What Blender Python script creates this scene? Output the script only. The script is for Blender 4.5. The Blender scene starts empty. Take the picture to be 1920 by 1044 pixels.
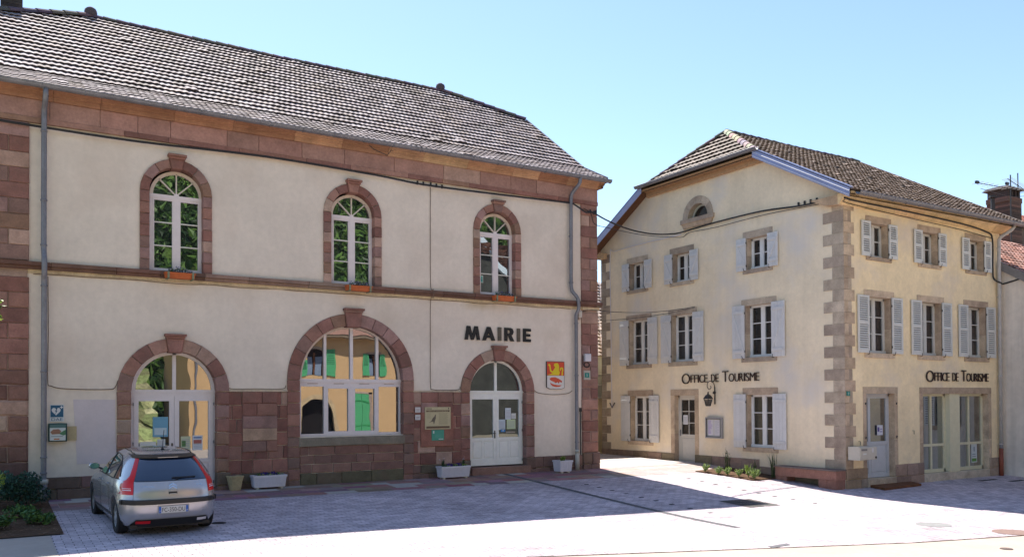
import bpy, bmesh, math, random
from mathutils import Vector, Matrix, noise

# ------------------------------------------------------------------ camera
scn = bpy.context.scene
SUN_A, SUN_B = 0.03, 0.68          # horizontal shift of a shadow per metre of height (towards -x, towards -y)
def make_camera():
    yaw, pitch, roll = math.radians(31.869), math.radians(.839), math.radians(-.293)
    cy, sy = math.cos(yaw), math.sin(yaw)
    f = Vector((sy, cy, 0)); r = Vector((cy, -sy, 0)); u = Vector((0, 0, 1))
    f2 = f*math.cos(pitch) + u*math.sin(pitch); u2 = -f*math.sin(pitch) + u*math.cos(pitch)
    r3 = r*math.cos(roll) + u2*math.sin(roll); u3 = -r*math.sin(roll) + u2*math.cos(roll)
    cd = bpy.data.cameras.new('camera'); cam = bpy.data.objects.new('camera', cd)
    scn.collection.objects.link(cam)
    m = Matrix.Identity(4)
    for i in range(3):
        m[i][0] = r3[i]; m[i][1] = u3[i]; m[i][2] = -f2[i]
    m[0][3], m[1][3], m[2][3] = 0, 0, 2.0
    cam.matrix_world = m
    cd.sensor_fit = 'HORIZONTAL'; cd.sensor_width = 36; cd.lens = 36*1583.6/1920
    cd.shift_y = (729.9-522)/1920
    cd.clip_start = .1; cd.clip_end = 2000
    scn.camera = cam
make_camera()
scn.render.resolution_x, scn.render.resolution_y = 1024, 556

# ------------------------------------------------------------------ light
sdir = Vector((SUN_A, SUN_B, 1)).normalized()
w = bpy.data.worlds.new('World'); scn.world = w; w.use_nodes = True
nt = w.node_tree; nt.nodes.clear()
sky = nt.nodes.new('ShaderNodeTexSky'); sky.sky_type = 'NISHITA'; sky.sun_disc = False
sky.sun_elevation = math.asin(sdir.z); sky.sun_rotation = math.atan2(sdir.x, sdir.y)
sky.altitude = 200; sky.air_density = 1.0; sky.dust_density = .22; sky.ozone_density = 1.45
bg = nt.nodes.new('ShaderNodeBackground'); bg.inputs['Strength'].default_value = .105
wo = nt.nodes.new('ShaderNodeOutputWorld')
nt.links.new(sky.outputs[0], bg.inputs[0]); nt.links.new(bg.outputs[0], wo.inputs[0])
sl = bpy.data.lights.new('sun', 'SUN'); sl.energy = 4.8; sl.angle = math.radians(.5); sl.color = (1, .93, .84)
so = bpy.data.objects.new('sun', sl); scn.collection.objects.link(so)
so.rotation_mode = 'QUATERNION'; so.rotation_quaternion = sdir.to_track_quat('Z', 'Y'); so.location = (10, 30, 40)
scn.view_settings.view_transform = 'Standard'; scn.view_settings.look = 'None'
scn.view_settings.exposure = 1.21; scn.view_settings.gamma = 1
scn.cycles.max_bounces = 8

rnd = random.Random(7)

# ------------------------------------------------------------------ materials
def mat(name, col, rough=.8, nscale=0, namt=.15, bump=0, bscale=None, spec=.5, metal=0, attr=False, coat=0, streak=0, detail=6, patch=0, patchcol=None, pscale=.6, spots=()):
    m = bpy.data.materials.new(name); m.use_nodes = True
    t = m.node_tree; n = t.nodes; L = t.links; n.clear()
    out = n.new('ShaderNodeOutputMaterial'); b = n.new('ShaderNodeBsdfPrincipled'); L.new(b.outputs[0], out.inputs[0])
    b.inputs['Roughness'].default_value = rough; b.inputs['Metallic'].default_value = metal
    b.inputs['Specular IOR Level'].default_value = spec; b.inputs['Coat Weight'].default_value = coat
    tc = n.new('ShaderNodeTexCoord'); cs = None
    if attr:
        a = n.new('ShaderNodeAttribute'); a.attribute_name = 'Col'; cs = a.outputs['Color']
    else:
        c = n.new('ShaderNodeRGB'); c.outputs[0].default_value = (*col, 1); cs = c.outputs[0]
    def ns(scale, det=detail, vec=None, rg=.6):
        x = n.new('ShaderNodeTexNoise'); x.inputs['Scale'].default_value = scale; x.inputs['Detail'].default_value = det
        x.inputs['Roughness'].default_value = rg
        L.new(vec or tc.outputs['Object'], x.inputs['Vector']); return x
    def mulmix(cs, fac_socket, lo, hi, f0=.3, f1=.7):
        r = n.new('ShaderNodeMapRange'); r.inputs['From Min'].default_value = f0; r.inputs['From Max'].default_value = f1
        r.inputs['To Min'].default_value = lo; r.inputs['To Max'].default_value = hi
        L.new(fac_socket, r.inputs['Value'])
        v = n.new('ShaderNodeVectorMath'); v.operation = 'SCALE'; L.new(cs, v.inputs[0]); L.new(r.outputs[0], v.inputs['Scale'])
        return v.outputs[0]
    if nscale:
        cs = mulmix(cs, ns(nscale).outputs['Fac'], 1-namt, 1+namt)
        cs = mulmix(cs, ns(nscale*7.3, 3).outputs['Fac'], 1-namt*.6, 1+namt*.6)
    if patch:
        p = ns(pscale, 5); r = n.new('ShaderNodeMapRange'); r.inputs['From Min'].default_value = .5; r.inputs['From Max'].default_value = .68
        r.inputs['To Max'].default_value = patch; L.new(p.outputs['Fac'], r.inputs['Value'])
        mx = n.new('ShaderNodeMix'); mx.data_type = 'RGBA'; L.new(r.outputs[0], mx.inputs['Factor']); L.new(cs, mx.inputs['A'])
        mx.inputs['B'].default_value = (*patchcol, 1); cs = mx.outputs['Result']
    if streak:
        mp = n.new('ShaderNodeMapping'); mp.inputs['Scale'].default_value = (3.2, 3.2, .18); L.new(tc.outputs['Object'], mp.inputs[0])
        cs = mulmix(cs, ns(1.0, 5, mp.outputs[0]).outputs['Fac'], 1-streak, 1+streak*.3, .32, .55)
    for (c, rad, colr, k) in spots:
        mp = n.new('ShaderNodeMapping'); mp.vector_type = 'TEXTURE'; mp.inputs['Location'].default_value = c; mp.inputs['Scale'].default_value = rad
        L.new(tc.outputs['Object'], mp.inputs[0]); ln = n.new('ShaderNodeVectorMath'); ln.operation = 'LENGTH'; L.new(mp.outputs[0], ln.inputs[0])
        q = ns(3.0, 5); ad = n.new('ShaderNodeMath'); ad.operation = 'MULTIPLY_ADD'; L.new(q.outputs['Fac'], ad.inputs[0]); ad.inputs[1].default_value = 1.2; L.new(ln.outputs['Value'], ad.inputs[2])
        r = n.new('ShaderNodeMapRange'); r.inputs['From Min'].default_value = .75; r.inputs['From Max'].default_value = 1.5; r.inputs['To Min'].default_value = k; r.inputs['To Max'].default_value = 0; L.new(ad.outputs[0], r.inputs['Value'])
        mx = n.new('ShaderNodeMix'); mx.data_type = 'RGBA'; L.new(r.outputs[0], mx.inputs['Factor']); L.new(cs, mx.inputs['A']); mx.inputs['B'].default_value = (*colr, 1); cs = mx.outputs['Result']
    L.new(cs, b.inputs['Base Color'])
    if bump:
        x = ns(bscale or 60, 4); bp = n.new('ShaderNodeBump'); bp.inputs['Strength'].default_value = 1
        bp.inputs['Distance'].default_value = bump; L.new(x.outputs['Fac'], bp.inputs['Height']); L.new(bp.outputs[0], b.inputs['Normal'])
    return m

M = {}
SPOTS = [((3.75, 0, 4.72), (.7, 90, .22), (.52, .40, .24), .7), ((8.05, 0, 4.62), (.4, 90, .30), (.50, .38, .22), .8), ((12.5, 0, 4.7), (.7, 90, .25), (.52, .40, .25), .7), ((13.9, 0, 2.1), (.5, 90, .5), (.58, .46, .36), .6), ((14.2, 0, .7), (.7, 90, .4), (.60, .50, .40), .6), ((6.2, 0, 4.0), (.9, 90, .3), (.60, .50, .40), .4), ((1.0, 0, 4.2), (.5, 90, .5), (.58, .48, .38), .5)]
M['plaster'] = mat('plaster', (.73, .635, .545), .95, 1.1, .07, .004, 38, .2, streak=.02, spots=SPOTS, patch=.35, patchcol=(.60, .48, .39), pscale=.45)
M['plaster_patch'] = mat('plaster_patch', (.62, .54, .55), .95, 3, .04, .006, 30, .2)
M['plaster_side'] = mat('plaster_side', (.56, .50, .42), .95, 1, .08, .004, 40, .2)
M['ochre_plaster'] = mat('ochre_plaster', (.86, .705, .46), .95, 1.3, .10, .006, 26, .2, patch=.85, patchcol=(.70, .60, .49), pscale=.55, streak=.03)
M['gable_plaster'] = mat('gable_plaster', (.81, .685, .50), .95, 1.1, .08, .006, 26, .2, patch=.9, patchcol=(.68, .62, .55), pscale=.5, streak=.04)
M['orange_plaster'] = mat('orange_plaster', (.56, .37, .19), .95, 1.0, .06, .003, 40, .2)
M['grey_plaster'] = mat('grey_plaster', (.74, .67, .59), .95, .7, .10, .005, 30, .2, streak=.12)
M['stone'] = mat('stone', (.3, .2, .1), .92, 4, .2, .009, 30, .25, attr=True, patch=.4, patchcol=(.18, .12, .095), pscale=1.7)
M['stone_strata'] = mat('stone_strata', (.3, .2, .1), .92, 2.4, .2, .004, 30, .25, attr=True)
M['paint'] = mat('paint', (.6, .6, .6), .55, 6, .05, 0, None, .4, attr=True)
M['gloss'] = mat('gloss', (.6, .6, .6), .3, 0, 0, 0, None, .5, attr=True)
M['matte'] = mat('matte', (.6, .6, .6), .9, 9, .12, .002, 60, .2, attr=True)
M['zinc'] = mat('zinc', (.20, .20, .225), .5, 2.5, .16, .001, 8, .5, metal=.35, streak=.12)
M['zinc_new'] = mat('zinc_new', (.33, .35, .50), .45, 2.0, .10, 0, None, .5, metal=.5)
M['tile_grey'] = mat('tile_grey', (.2, .15, .15), .8, 7, .16, .002, 60, .2, attr=True, patch=.35, patchcol=(.16, .13, .11), pscale=.9)
M['tile_brown'] = mat('tile_brown', (.2, .15, .15), .72, 7, .22, .002, 60, .3, attr=True, patch=.4, patchcol=(.13, .10, .085), pscale=.8)
M['black'] = mat('black', (.012, .012, .013), .45, 0, 0, 0, None, .4)
M['cable'] = mat('cable', (.02, .02, .022), .7)
M['iron'] = mat('iron', (.025, .024, .024), .5, 20, .2, 0, None, .5)
M['terracotta'] = mat('terracotta', (.50, .135, .05), .85, 8, .14, .002, 50, .2)
M['plastic_white'] = mat('plastic_white', (.66, .64, .70), .55, 6, .05, .0008, 90, .4, streak=.04)
M['soil'] = mat('soil', (.10, .06, .038), .95, 16, .45, .02, 22, .1)
M['leaf'] = mat('leaf', (.1, .2, .05), .55, 10, .25, 0, None, .35, attr=True)
M['dark_room'] = mat('dark_room', (.055, .045, .038), .95, .8, .4)
M['rust'] = mat('rust', (.16, .07, .035), .9, 9, .3, .003, 30, .2)
M['tyre'] = mat('tyre', (.022, .022, .024), .85, 30, .2, .002, 120, .3)

def glass(name, refl, tint=(.03, .03, .035), see=.5):
    m = bpy.data.materials.new(name); m.use_nodes = True
    t = m.node_tree; n = t.nodes; L = t.links; n.clear()
    out = n.new('ShaderNodeOutputMaterial'); g = n.new('ShaderNodeBsdfGlossy'); g.inputs['Roughness'].default_value = .0
    g.inputs['Color'].default_value = (.95, .97, 1, 1)
    tc = n.new('ShaderNodeTexCoord'); x = n.new('ShaderNodeTexNoise'); x.inputs['Scale'].default_value = 1.4; x.inputs['Detail'].default_value = 1
    L.new(tc.outputs['Object'], x.inputs['Vector'])
    bp = n.new('ShaderNodeBump'); bp.inputs['Distance'].default_value = .0019; bp.inputs['Strength'].default_value = 1
    L.new(x.outputs['Fac'], bp.inputs['Height']); L.new(bp.outputs[0], g.inputs['Normal'])
    tr = n.new('ShaderNodeBsdfTransparent'); tr.inputs[0].default_value = (.72, .76, .76, 1)
    d = n.new('ShaderNodeBsdfDiffuse'); d.inputs[0].default_value = (*tint, 1)
    a = n.new('ShaderNodeMixShader'); a.inputs[0].default_value = see; L.new(d.outputs[0], a.inputs[1]); L.new(tr.outputs[0], a.inputs[2])
    lw = n.new('ShaderNodeFresnel'); lw.inputs['IOR'].default_value = 1.5
    ad = n.new('ShaderNodeMath'); ad.operation = 'ADD'; ad.inputs[1].default_value = refl; ad.use_clamp = True; L.new(lw.outputs[0], ad.inputs[0])
    b = n.new('ShaderNodeMixShader'); L.new(ad.outputs[0], b.inputs[0]); L.new(a.outputs[0], b.inputs[1]); L.new(g.outputs[0], b.inputs[2])
    L.new(b.outputs[0], out.inputs[0]); return m
M['glass_hall'] = glass('glass_hall', .25, see=.35)
M['glass_house'] = glass('glass_house', .05, see=.7)
M['glass_shop'] = glass('glass_shop', .34, tint=(.02, .02, .02), see=.5)
M['glass_car'] = glass('glass_car', .07, tint=(.008, .018, .05), see=.25)

def paver_mat(name, c1, c2, mortar, bw, rh, msize=.012, rough=.8, bump=.004, warp=.0, zone=False, off=.5, contrast=.18):
    m = bpy.data.materials.new(name); m.use_nodes = True
    t = m.node_tree; n = t.nodes; L = t.links; n.clear()
    out = n.new('ShaderNodeOutputMaterial'); b = n.new('ShaderNodeBsdfPrincipled'); L.new(b.outputs[0], out.inputs[0])
    b.inputs['Roughness'].default_value = rough; b.inputs['Specular IOR Level'].default_value = .3
    tc = n.new('ShaderNodeTexCoord'); br = n.new('ShaderNodeTexBrick')
    br.inputs['Scale'].default_value = 1; br.inputs['Brick Width'].default_value = bw; br.inputs['Row Height'].default_value = rh
    br.inputs['Mortar Size'].default_value = msize; br.inputs['Mortar Smooth'].default_value = .3; br.offset = off
    br.inputs['Color1'].default_value = (*c1, 1); br.inputs['Color2'].default_value = (*c2, 1); br.inputs['Mortar'].default_value = (*mortar, 1)
    L.new(tc.outputs['Object'], br.inputs['Vector'])
    def ns(s, d):
        x = n.new('ShaderNodeTexNoise'); x.inputs['Scale'].default_value = s; x.inputs['Detail'].default_value = d
        L.new(tc.outputs['Object'], x.inputs['Vector']); return x
    cs = br.outputs['Color']
    for s, d, amt in ((.35, 5, contrast), (2.2, 4, contrast*.8), (26, 4, contrast)):
        r = n.new('ShaderNodeMapRange'); r.inputs['From Min'].default_value = .3; r.inputs['From Max'].default_value = .7
        r.inputs['To Min'].default_value = 1-amt; r.inputs['To Max'].default_value = 1+amt; L.new(ns(s, d).outputs['Fac'], r.inputs['Value'])
        v = n.new('ShaderNodeVectorMath'); v.operation = 'SCALE'; L.new(cs, v.inputs[0]); L.new(r.outputs[0], v.inputs['Scale']); cs = v.outputs[0]
    L.new(cs, b.inputs['Base Color'])
    if bump:
        bp = n.new('ShaderNodeBump'); bp.inputs['Distance'].default_value = bump; bp.invert = True
        L.new(br.outputs['Fac'], bp.inputs['Height'])
        b2 = n.new('ShaderNodeBump'); b2.inputs['Distance'].default_value = bump*.6
        L.new(ns(40, 4).outputs['Fac'], b2.inputs['Height']); L.new(bp.outputs[0], b2.inputs['Normal']); L.new(b2.outputs[0], b.inputs['Normal'])
    return m
M['pavers'] = paver_mat('pavers', (.585, .505, .54), (.39, .335, .365), (.15, .13, .135), .26, .13, .0075)
M['slabs'] = paver_mat('slabs', (.46, .40, .375), (.54, .475, .44), (.40, .35, .33), .62, .31, .008, contrast=.2)  # alley copy of the apron slabs, sunlight put into the paler colour
M['slabs_pale'] = mat('slabs_pale', (.42, .40, .36), .8, 6, .14, .002, 60, .3)
M['road'] = mat('road', (.40, .34, .295), .9, 1.2, .07, .004, 120, .25)
M['earth'] = mat('earth', (.22, .2, .15), .95, .5, .2)

# ------------------------------------------------------------------ mesh builder
class MB:
    def __init__(s): s.v = []; s.f = []; s.c = []
    def add(s, vs, fs, col=(.5, .5, .5)):
        o = len(s.v); s.v += [tuple(x) for x in vs]; s.f += [tuple(i+o for i in f) for f in fs]; s.c += [col]*len(fs)
    def quad(s, a, b, c, d, col=(.5, .5, .5)): s.add([a, b, c, d], [(0, 1, 2, 3)], col)
    def hexa(s, p, col):     # p: 8 points bottom 0-3, top 4-7
        s.add(p, [(0, 3, 2, 1), (4, 5, 6, 7), (0, 1, 5, 4), (1, 2, 6, 5), (2, 3, 7, 6), (3, 0, 4, 7)], col)
    def box(s, F, u0, u1, v0, v1, w0, w1, col=(.5, .5, .5)):
        s.hexa([F(u0, v0, w0), F(u1, v0, w0), F(u1, v1, w0), F(u0, v1, w0), F(u0, v0, w1), F(u1, v0, w1), F(u1, v1, w1), F(u0, v1, w1)], col)
    def prism(s, F, pts, w0, w1, col=(.5, .5, .5), ch=0):
        n = len(pts); cx = sum(p[0] for p in pts)/n; cy = sum(p[1] for p in pts)/n
        def shr(p):
            d = math.hypot(p[0]-cx, p[1]-cy) or 1; k = max(0, 1-ch*1.4/d); return (cx+(p[0]-cx)*k, cy+(p[1]-cy)*k)
        rings = [(pts, w0), (pts, w1-ch if ch else w1)]
        if ch: rings.append(([shr(p) for p in pts], w1))
        vs = []; fs = []
        for P, ww in rings: vs += [F(p[0], p[1], ww) for p in P]
        for k in range(len(rings)-1):
            for i in range(n):
                j = (i+1) % n; fs.append((k*n+i, k*n+j, (k+1)*n+j, (k+1)*n+i))
        fs.append(tuple(range(n))[::-1]); fs.append(tuple(range((len(rings)-1)*n, len(rings)*n)))
        s.add(vs, fs, col)
    def block(s, F, u0, u1, v0, v1, w0, w1, col, ch=.012):
        j = lambda: rnd.uniform(-.25, .25)*ch if ch > .009 else 0
        s.prism(F, [(u0+j(), v0+j()), (u0+(u1-u0)*.45, v0+j()), (u1+j(), v0+j()), (u1+j(), v1+j()), (u0+(u1-u0)*.6, v1+j()), (u0+j(), v1+j())], w0, w1, col, ch)
    def tube(s, pts, r, n=8, col=(.5, .5, .5), caps=True):
        P = [Vector(p) for p in pts]; vs = []; fs = []; ref = Vector((0, 0, 1))
        prev = None
        for i, p in enumerate(P):
            d = (P[min(i+1, len(P)-1)]-P[max(i-1, 0)]); d = d.normalized() if d.length > 1e-9 else Vector((0, 0, 1))
            if prev is None:
                a = d.cross(Vector((0, 0, 1)));
                if a.length < .05: a = d.cross(Vector((0, 1, 0)))
            else: a = prev - d*prev.dot(d)
            a.normalize(); prev = a; b = d.cross(a); rr = r[i] if isinstance(r, (list, tuple)) else r
            for k in range(n):
                t = 2*math.pi*k/n; vs.append(p+a*math.cos(t)*rr+b*math.sin(t)*rr)
        for i in range(len(P)-1):
            for k in range(n): fs.append((i*n+k, i*n+(k+1) % n, (i+1)*n+(k+1) % n, (i+1)*n+k))
        if caps: fs.append(tuple(range(n))[::-1]); fs.append(tuple(range((len(P)-1)*n, len(P)*n)))
        s.add(vs, fs, col)
    def arc(s, F, uc, vs_, r0, r1, w0, w1, a0=0, a1=math.pi, n=20, col=(.5, .5, .5)):
        vs = []; fs = []
        for i in range(n+1):
            a = a0+(a1-a0)*i/n; c, q = math.cos(a), math.sin(a)
            vs += [F(uc+r0*c, vs_+r0*q, w0), F(uc+r1*c, vs_+r1*q, w0), F(uc+r1*c, vs_+r1*q, w1), F(uc+r0*c, vs_+r0*q, w1)]
        for i in range(n):
            for k in range(4): fs.append((4*i+k, 4*i+(k+1) % 4, 4*i+4+(k+1) % 4, 4*i+4+k))
        fs += [(0, 1, 2, 3), (4*n+3, 4*n+2, 4*n+1, 4*n)]
        s.add(vs, fs, col)

def props(o, label=None, cat=None, group=None, kind=None):
    if label: o['label'] = label
    if cat: o['category'] = cat
    if group: o['group'] = group
    if kind: o['kind'] = kind
    return o
def rootloc(p):
    v = Vector((0, 0, 0))
    while p is not None: v += p.location; p = p.parent
    return v
def obj(name, mb, m, parent=None, loc=None, smooth=False, label=None, fixn=True, bevel=0):
    base = Vector(loc) if loc is not None else Vector((0, 0, 0))
    off = rootloc(parent)+base
    me = bpy.data.meshes.new(name); me.from_pydata([(a[0]-off.x, a[1]-off.y, a[2]-off.z) for a in mb.v], [], mb.f)
    me.materials.append(M[m] if isinstance(m, str) else m)
    at = me.color_attributes.new('Col', 'FLOAT_COLOR', 'CORNER'); buf = []
    for i, p in enumerate(me.polygons):
        c = mb.c[i]; buf += [c[0], c[1], c[2], 1.0]*p.loop_total
    at.data.foreach_set('color', buf)
    if fixn:
        bm = bmesh.new(); bm.from_mesh(me); bmesh.ops.recalc_face_normals(bm, faces=bm.faces); bm.to_mesh(me); bm.free()
    if smooth:
        for p in me.polygons: p.use_smooth = True
    me.update()
    o = bpy.data.objects.new(name, me); scn.collection.objects.link(o); o.location = base
    if parent: o.parent = parent
    if bevel:
        b = o.modifiers.new('bevel', 'BEVEL'); b.width = bevel; b.segments = 2; b.limit_method = 'ANGLE'
    if label: o['label'] = label
    return o
def thing(name, label, cat, loc, group=None):
    o = bpy.data.objects.new(name, None); scn.collection.objects.link(o); o.location = loc
    o.empty_display_size = .2; return props(o, label, cat, group)
def single(name, mb, m, label, cat, loc, group=None, **k): return props(obj(name, mb, m, None, loc, **k), label, cat, group)
def structure(name, mb, m, **k): return props(obj(name, mb, m, None, **k), kind='structure')
def dup(root, delta, label=None, group=None):
    r = root.copy(); scn.collection.objects.link(r); r.location = root.location+Vector(delta)
    if label: r['label'] = label
    if group: r['group'] = group
    for ch in root.children:
        c = ch.copy(); scn.collection.objects.link(c); c.parent = r
        for g in ch.children: d = g.copy(); scn.collection.objects.link(d); d.parent = c
    return r

# ------------------------------------------------------------------ facade frames: u to the right, v up, w out of the wall
KA, KB = .8696, 1.0652
def A(u, v, w=0): return (u*KA, (23.75-w)*KA, v*KA)                   # town hall front
def Rf(u, v, w=0): return (u*KB, (14.03-w)*KB, v*KB-.45)              # tourist office, front with the shop window
def G(u, v, w=0): return ((18.88-w)*KB, -u*KB, v*KB-.45)              # tourist office, gable (u = -y)
def W(x, y, z): return (x, y, z)
def XZ(u, v, w=0): return (u, -w, v)

def gz(x, y):
    s = .03+.045*min(max((x-4)/14, 0), 1)
    if y < 20.4:
        z = -.05-s*(20.4-y); lo = -.25-.27*min(max((x-2)/12, 0), 1); k = .04
        return lo+k*math.log(1+math.exp(min((z-lo)/k, 50)))
    return -.05+.05*min((y-20.4)/5.5, 1)

def text_mesh(mb, F, s, u, v, h, width=None, w0=.0, w1=.02, col=(.02, .02, .02), xs=None, shear=0, weight=0):
    cu = bpy.data.curves.new('t', 'FONT'); cu.body = s; cu.size = 1; cu.offset = weight
    o = bpy.data.objects.new('t', cu); scn.collection.objects.link(o)
    bpy.context.view_layer.update()
    me = bpy.data.meshes.new_from_object(o.evaluated_get(bpy.context.evaluated_depsgraph_get()))
    X = [q.co.x for q in me.vertices]; Y = [q.co.y for q in me.vertices]
    x0, x1 = min(X), max(X); sc = h/(max(Y)-min(Y)) if len(s) == 1 else h/.70
    sx = (width/(x1-x0)) if width else (xs or 1)*sc
    bm = bmesh.new(); bm.from_mesh(me)
    if w1 > w0+1e-4:
        ext = bmesh.ops.extrude_face_region(bm, geom=list(bm.faces))
        for q in ext['geom']:
            if isinstance(q, bmesh.types.BMVert): q.co.z += 1
    bm.verts.index_update()
    mb.add([F(u+(q.co.x-x0)*sx+shear*q.co.y, v+q.co.y*sc, w0+(w1-w0)*q.co.z if w1 > w0+1e-4 else w0) for q in bm.verts], [[x.index for x in f.verts] for f in bm.faces], col)
    bm.free(); bpy.data.objects.remove(o); bpy.data.curves.remove(cu); bpy.data.meshes.remove(me)
    return (x1-x0)*sx

# wall sheet with rectangular or round-headed openings: (u0, u1, v0, vspring, arched)
def wall_open(mb, F, U0, U1, V0, V1, ops, col=(.5, .5, .5), w=0, n=16, topf=None):
    br = {U0, U1}
    for (a, b, v0, vs, arch) in ops:
        br |= {a, b}
        if arch:
            c, r = (a+b)/2, (b-a)/2
            for i in range(1, n): br.add(c-r*math.cos(math.pi*i/n))
    u = U0
    if topf:
        k = 1
        for x in topf[1]: br.add(x)
    while u < U1: br.add(u); u += 1.0
    br = sorted(x for x in br if U0-1e-6 <= x <= U1+1e-6)
    tv = (lambda x: topf[0](x)) if topf else (lambda x: V1)
    def top(op, u):
        a, b, v0, vs, arch = op
        if not arch: return vs
        c, r = (a+b)/2, (b-a)/2; return vs+math.sqrt(max(0, r*r-(u-c)**2))
    for a, b in zip(br, br[1:]):
        if b-a < 1e-5: continue
        m = (a+b)/2; la = lb = V0
        for op in sorted([o for o in ops if o[0] < m < o[1]], key=lambda o: o[2]):
            mb.quad(F(a, la, w), F(b, lb, w), F(b, op[2], w), F(a, op[2], w), col); la, lb = top(op, a), top(op, b)
        mb.quad(F(a, la, w), F(b, lb, w), F(b, tv(b), w), F(a, tv(a), w), col)

# tiled roof face: real courses with a wavy profile and a step at each lower edge
def tiles(mb, P, N, s0, s1, lo, hi, course, tw, amp, th, pal, seed=1, stag=.5, grp=1):
    r = random.Random(seed); nc = max(1, round((s1-s0)/course)); dc = (s1-s0)/nc; q = 5
    prof = [0, .6, 1, .7, .2]
    prev = None
    for j in range(nc):
        sa, sb = s0+j*dc, s0+(j+1)*dc+.012
        ua, ub = lo((sa+sb)/2), hi((sa+sb)/2)
        if ub-ua < tw*.5: continue
        st = (j % 2)*stag*tw
        k0 = math.floor((ua-st)/tw); us = []
        k = k0
        while True:
            for i in range(q):
                u = st+(k+i/q)*tw
                if ua < u < ub: us.append((u, prof[i], k))
            k += 1
            if st+k*tw > ub: break
        us = [(ua, us[0][1], us[0][2])]+us+[(ub, us[-1][1], us[-1][2])]
        vs = []; fs = []; cs = []
        jit = {}
        n = N(sa)
        for (u, h, k) in us:
            k = k//grp
            if k not in jit: jit[k] = (r.uniform(-.004, .007) if r.random() > .02 else r.uniform(.01, .03), r.choice(pal), r.uniform(.74, 1.2) if r.random() > .05 else r.uniform(.4, .65))
            hh = amp*h+jit[k][0]
            for (s, e) in ((sa+.05, -.01), (sa, th+hh-.014), (sa, th+hh), (sb, hh)):
                p = P(u, s); vs.append((p[0]+n[0]*e, p[1]+n[1]*e, p[2]+n[2]*e))
        for i in range(len(us)-1):
            a, b = 4*i, 4*i+4; kk = jit[us[i][2]//grp]; c = tuple(x*kk[2] for x in kk[1])
            fs += [(a, b, b+1, a+1), (a+1, b+1, b+2, a+2), (a+2, b+2, b+3, a+3)]; cs += [tuple(x*.35 for x in c), c, c]  # underside face darkened: shade below each tile lip put into the colour
        o = len(mb.v); mb.v += vs; mb.f += [tuple(x+o for x in f) for f in fs]; mb.c += cs

def ridge(mb, p0, p1, r=.12, step=.38, pal=((.2, .15, .14),), seed=3, up=(0, 0, 1)):
    R = random.Random(seed); a, b = Vector(p0), Vector(p1); d = (b-a); L = d.length; d.normalize(); n = max(1, int(L/step))
    side = d.cross(Vector(up)).normalized(); top = side.cross(d)
    for i in range(n):
        q0 = a+d*(i*L/n-.03); q1 = a+d*((i+1)*L/n+.03); c = tuple(x*R.uniform(.8, 1.2) for x in R.choice(pal)); k = 7; vs = []
        dz = R.uniform(-.008, .008)
        for q, rr in ((q0, r*1.12), (q1, r*.92)):
            for ring in (rr, rr-.02):
                for t in range(k): ang = math.pi*t/(k-1); vs.append(q+side*math.cos(ang)*ring+top*(math.sin(ang)*ring-.02+dz))
        fs = []
        for t in range(k-1): fs += [(t, t+1, 2*k+t+1, 2*k+t), (k+t, 3*k+t, 3*k+t+1, k+t+1), (t, k+t, k+t+1, t+1), (2*k+t, 2*k+t+1, 3*k+t+1, 3*k+t)]
        mb.add(vs, fs, c)
# ------------------------------------------------------------------ ground
def frange(a, b, s):
    n = max(1, round((b-a)/s)); return [a+(b-a)*i/n for i in range(n+1)]
def sheet(name, xs, ylo, yhi, step, dz, m, kind='structure'):
    mb = MB()
    for a, b in zip(xs, xs[1:]):
        la, ha, lb, hb = ylo(a), yhi(a), ylo(b), yhi(b); n = max(1, round((max(ha, hb)-min(la, lb))/step))
        for i in range(n):
            t, q = i/n, (i+1)/n
            P = [(a, la+(ha-la)*t), (b, lb+(hb-lb)*t), (b, lb+(hb-lb)*q), (a, la+(ha-la)*q)]
            mb.add([(x, y, gz(x, y)+dz) for x, y in P], [(0, 1, 2, 3)])
    return structure(name, mb, m, fixn=False)
gm = MB()
gx = [-400, -150, -60, -25]+frange(-12, 34, 1)+[40, 60, 90, 150, 400]; gy = [-400, -150, -70, -40]+frange(-20, 36, 1)+[50, 80, 140, 400]
for a, b in zip(gx, gx[1:]):
    for c, d in zip(gy, gy[1:]): gm.add([(x, y, gz(x, y)-.05) for x, y in ((a, c), (b, c), (b, d), (a, d))], [(0, 1, 2, 3)])
structure('ground', gm, 'earth', fixn=False)
LR = lambda x: 12.66-.265*x
sheet('plaza', frange(.9, 30, .5), lambda x: LR(x), lambda x: 18.87 if x < 20 else 16.2, .5, 0, 'pavers')
sheet('road', frange(.9, 40, .65), lambda x: -6.8, LR, .6, -.004, 'road')
sheet('side_pavement', frange(-14, .9, .7), lambda x: -6.8, lambda x: 15.98, .6, .004, 'road')
sheet('alley', frange(15.95, 20.1, .4), lambda x: 20.2, lambda x: 34, .5, -.004, 'slabs')
mb = MB(); R = random.Random(11); y = 18.87; row = 0
while y < 20.6:
    x = 1.1-R.uniform(0, .5)
    y1 = min(y+.345, 20.66)
    while x < 20.2:
        L = R.choice([.45, .6, .75, .9]); a, b = max(x, 1.1)+.005, min(x+L, 20.2)-.005
        if b > a+.05:
            f = .55 if a > 15.6 else 0
            pale = R.random() < .13
            c = (.44, .41, .37) if pale else tuple(k*R.uniform(.8, 1.2) for k in R.choice([(.27, .165, .165), (.31, .20, .19), (.25, .15, .155), (.35, .24, .225)]))
            c = tuple(v*(1-f)+w_*f for v, w_ in zip(c, (.50, .44, .41)))  # slabs at the alley end paled: sunlight blended into their colour
            mb.add([(p, q, gz(p, q)+.004) for p, q in ((a, y+.005), (b, y+.005), (b, y1-.005), (a, y1-.005))], [(0, 1, 2, 3)], c)
        x += L
    y = y1; row += 1
structure('stone_apron', mb, 'matte', fixn=False)
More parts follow.
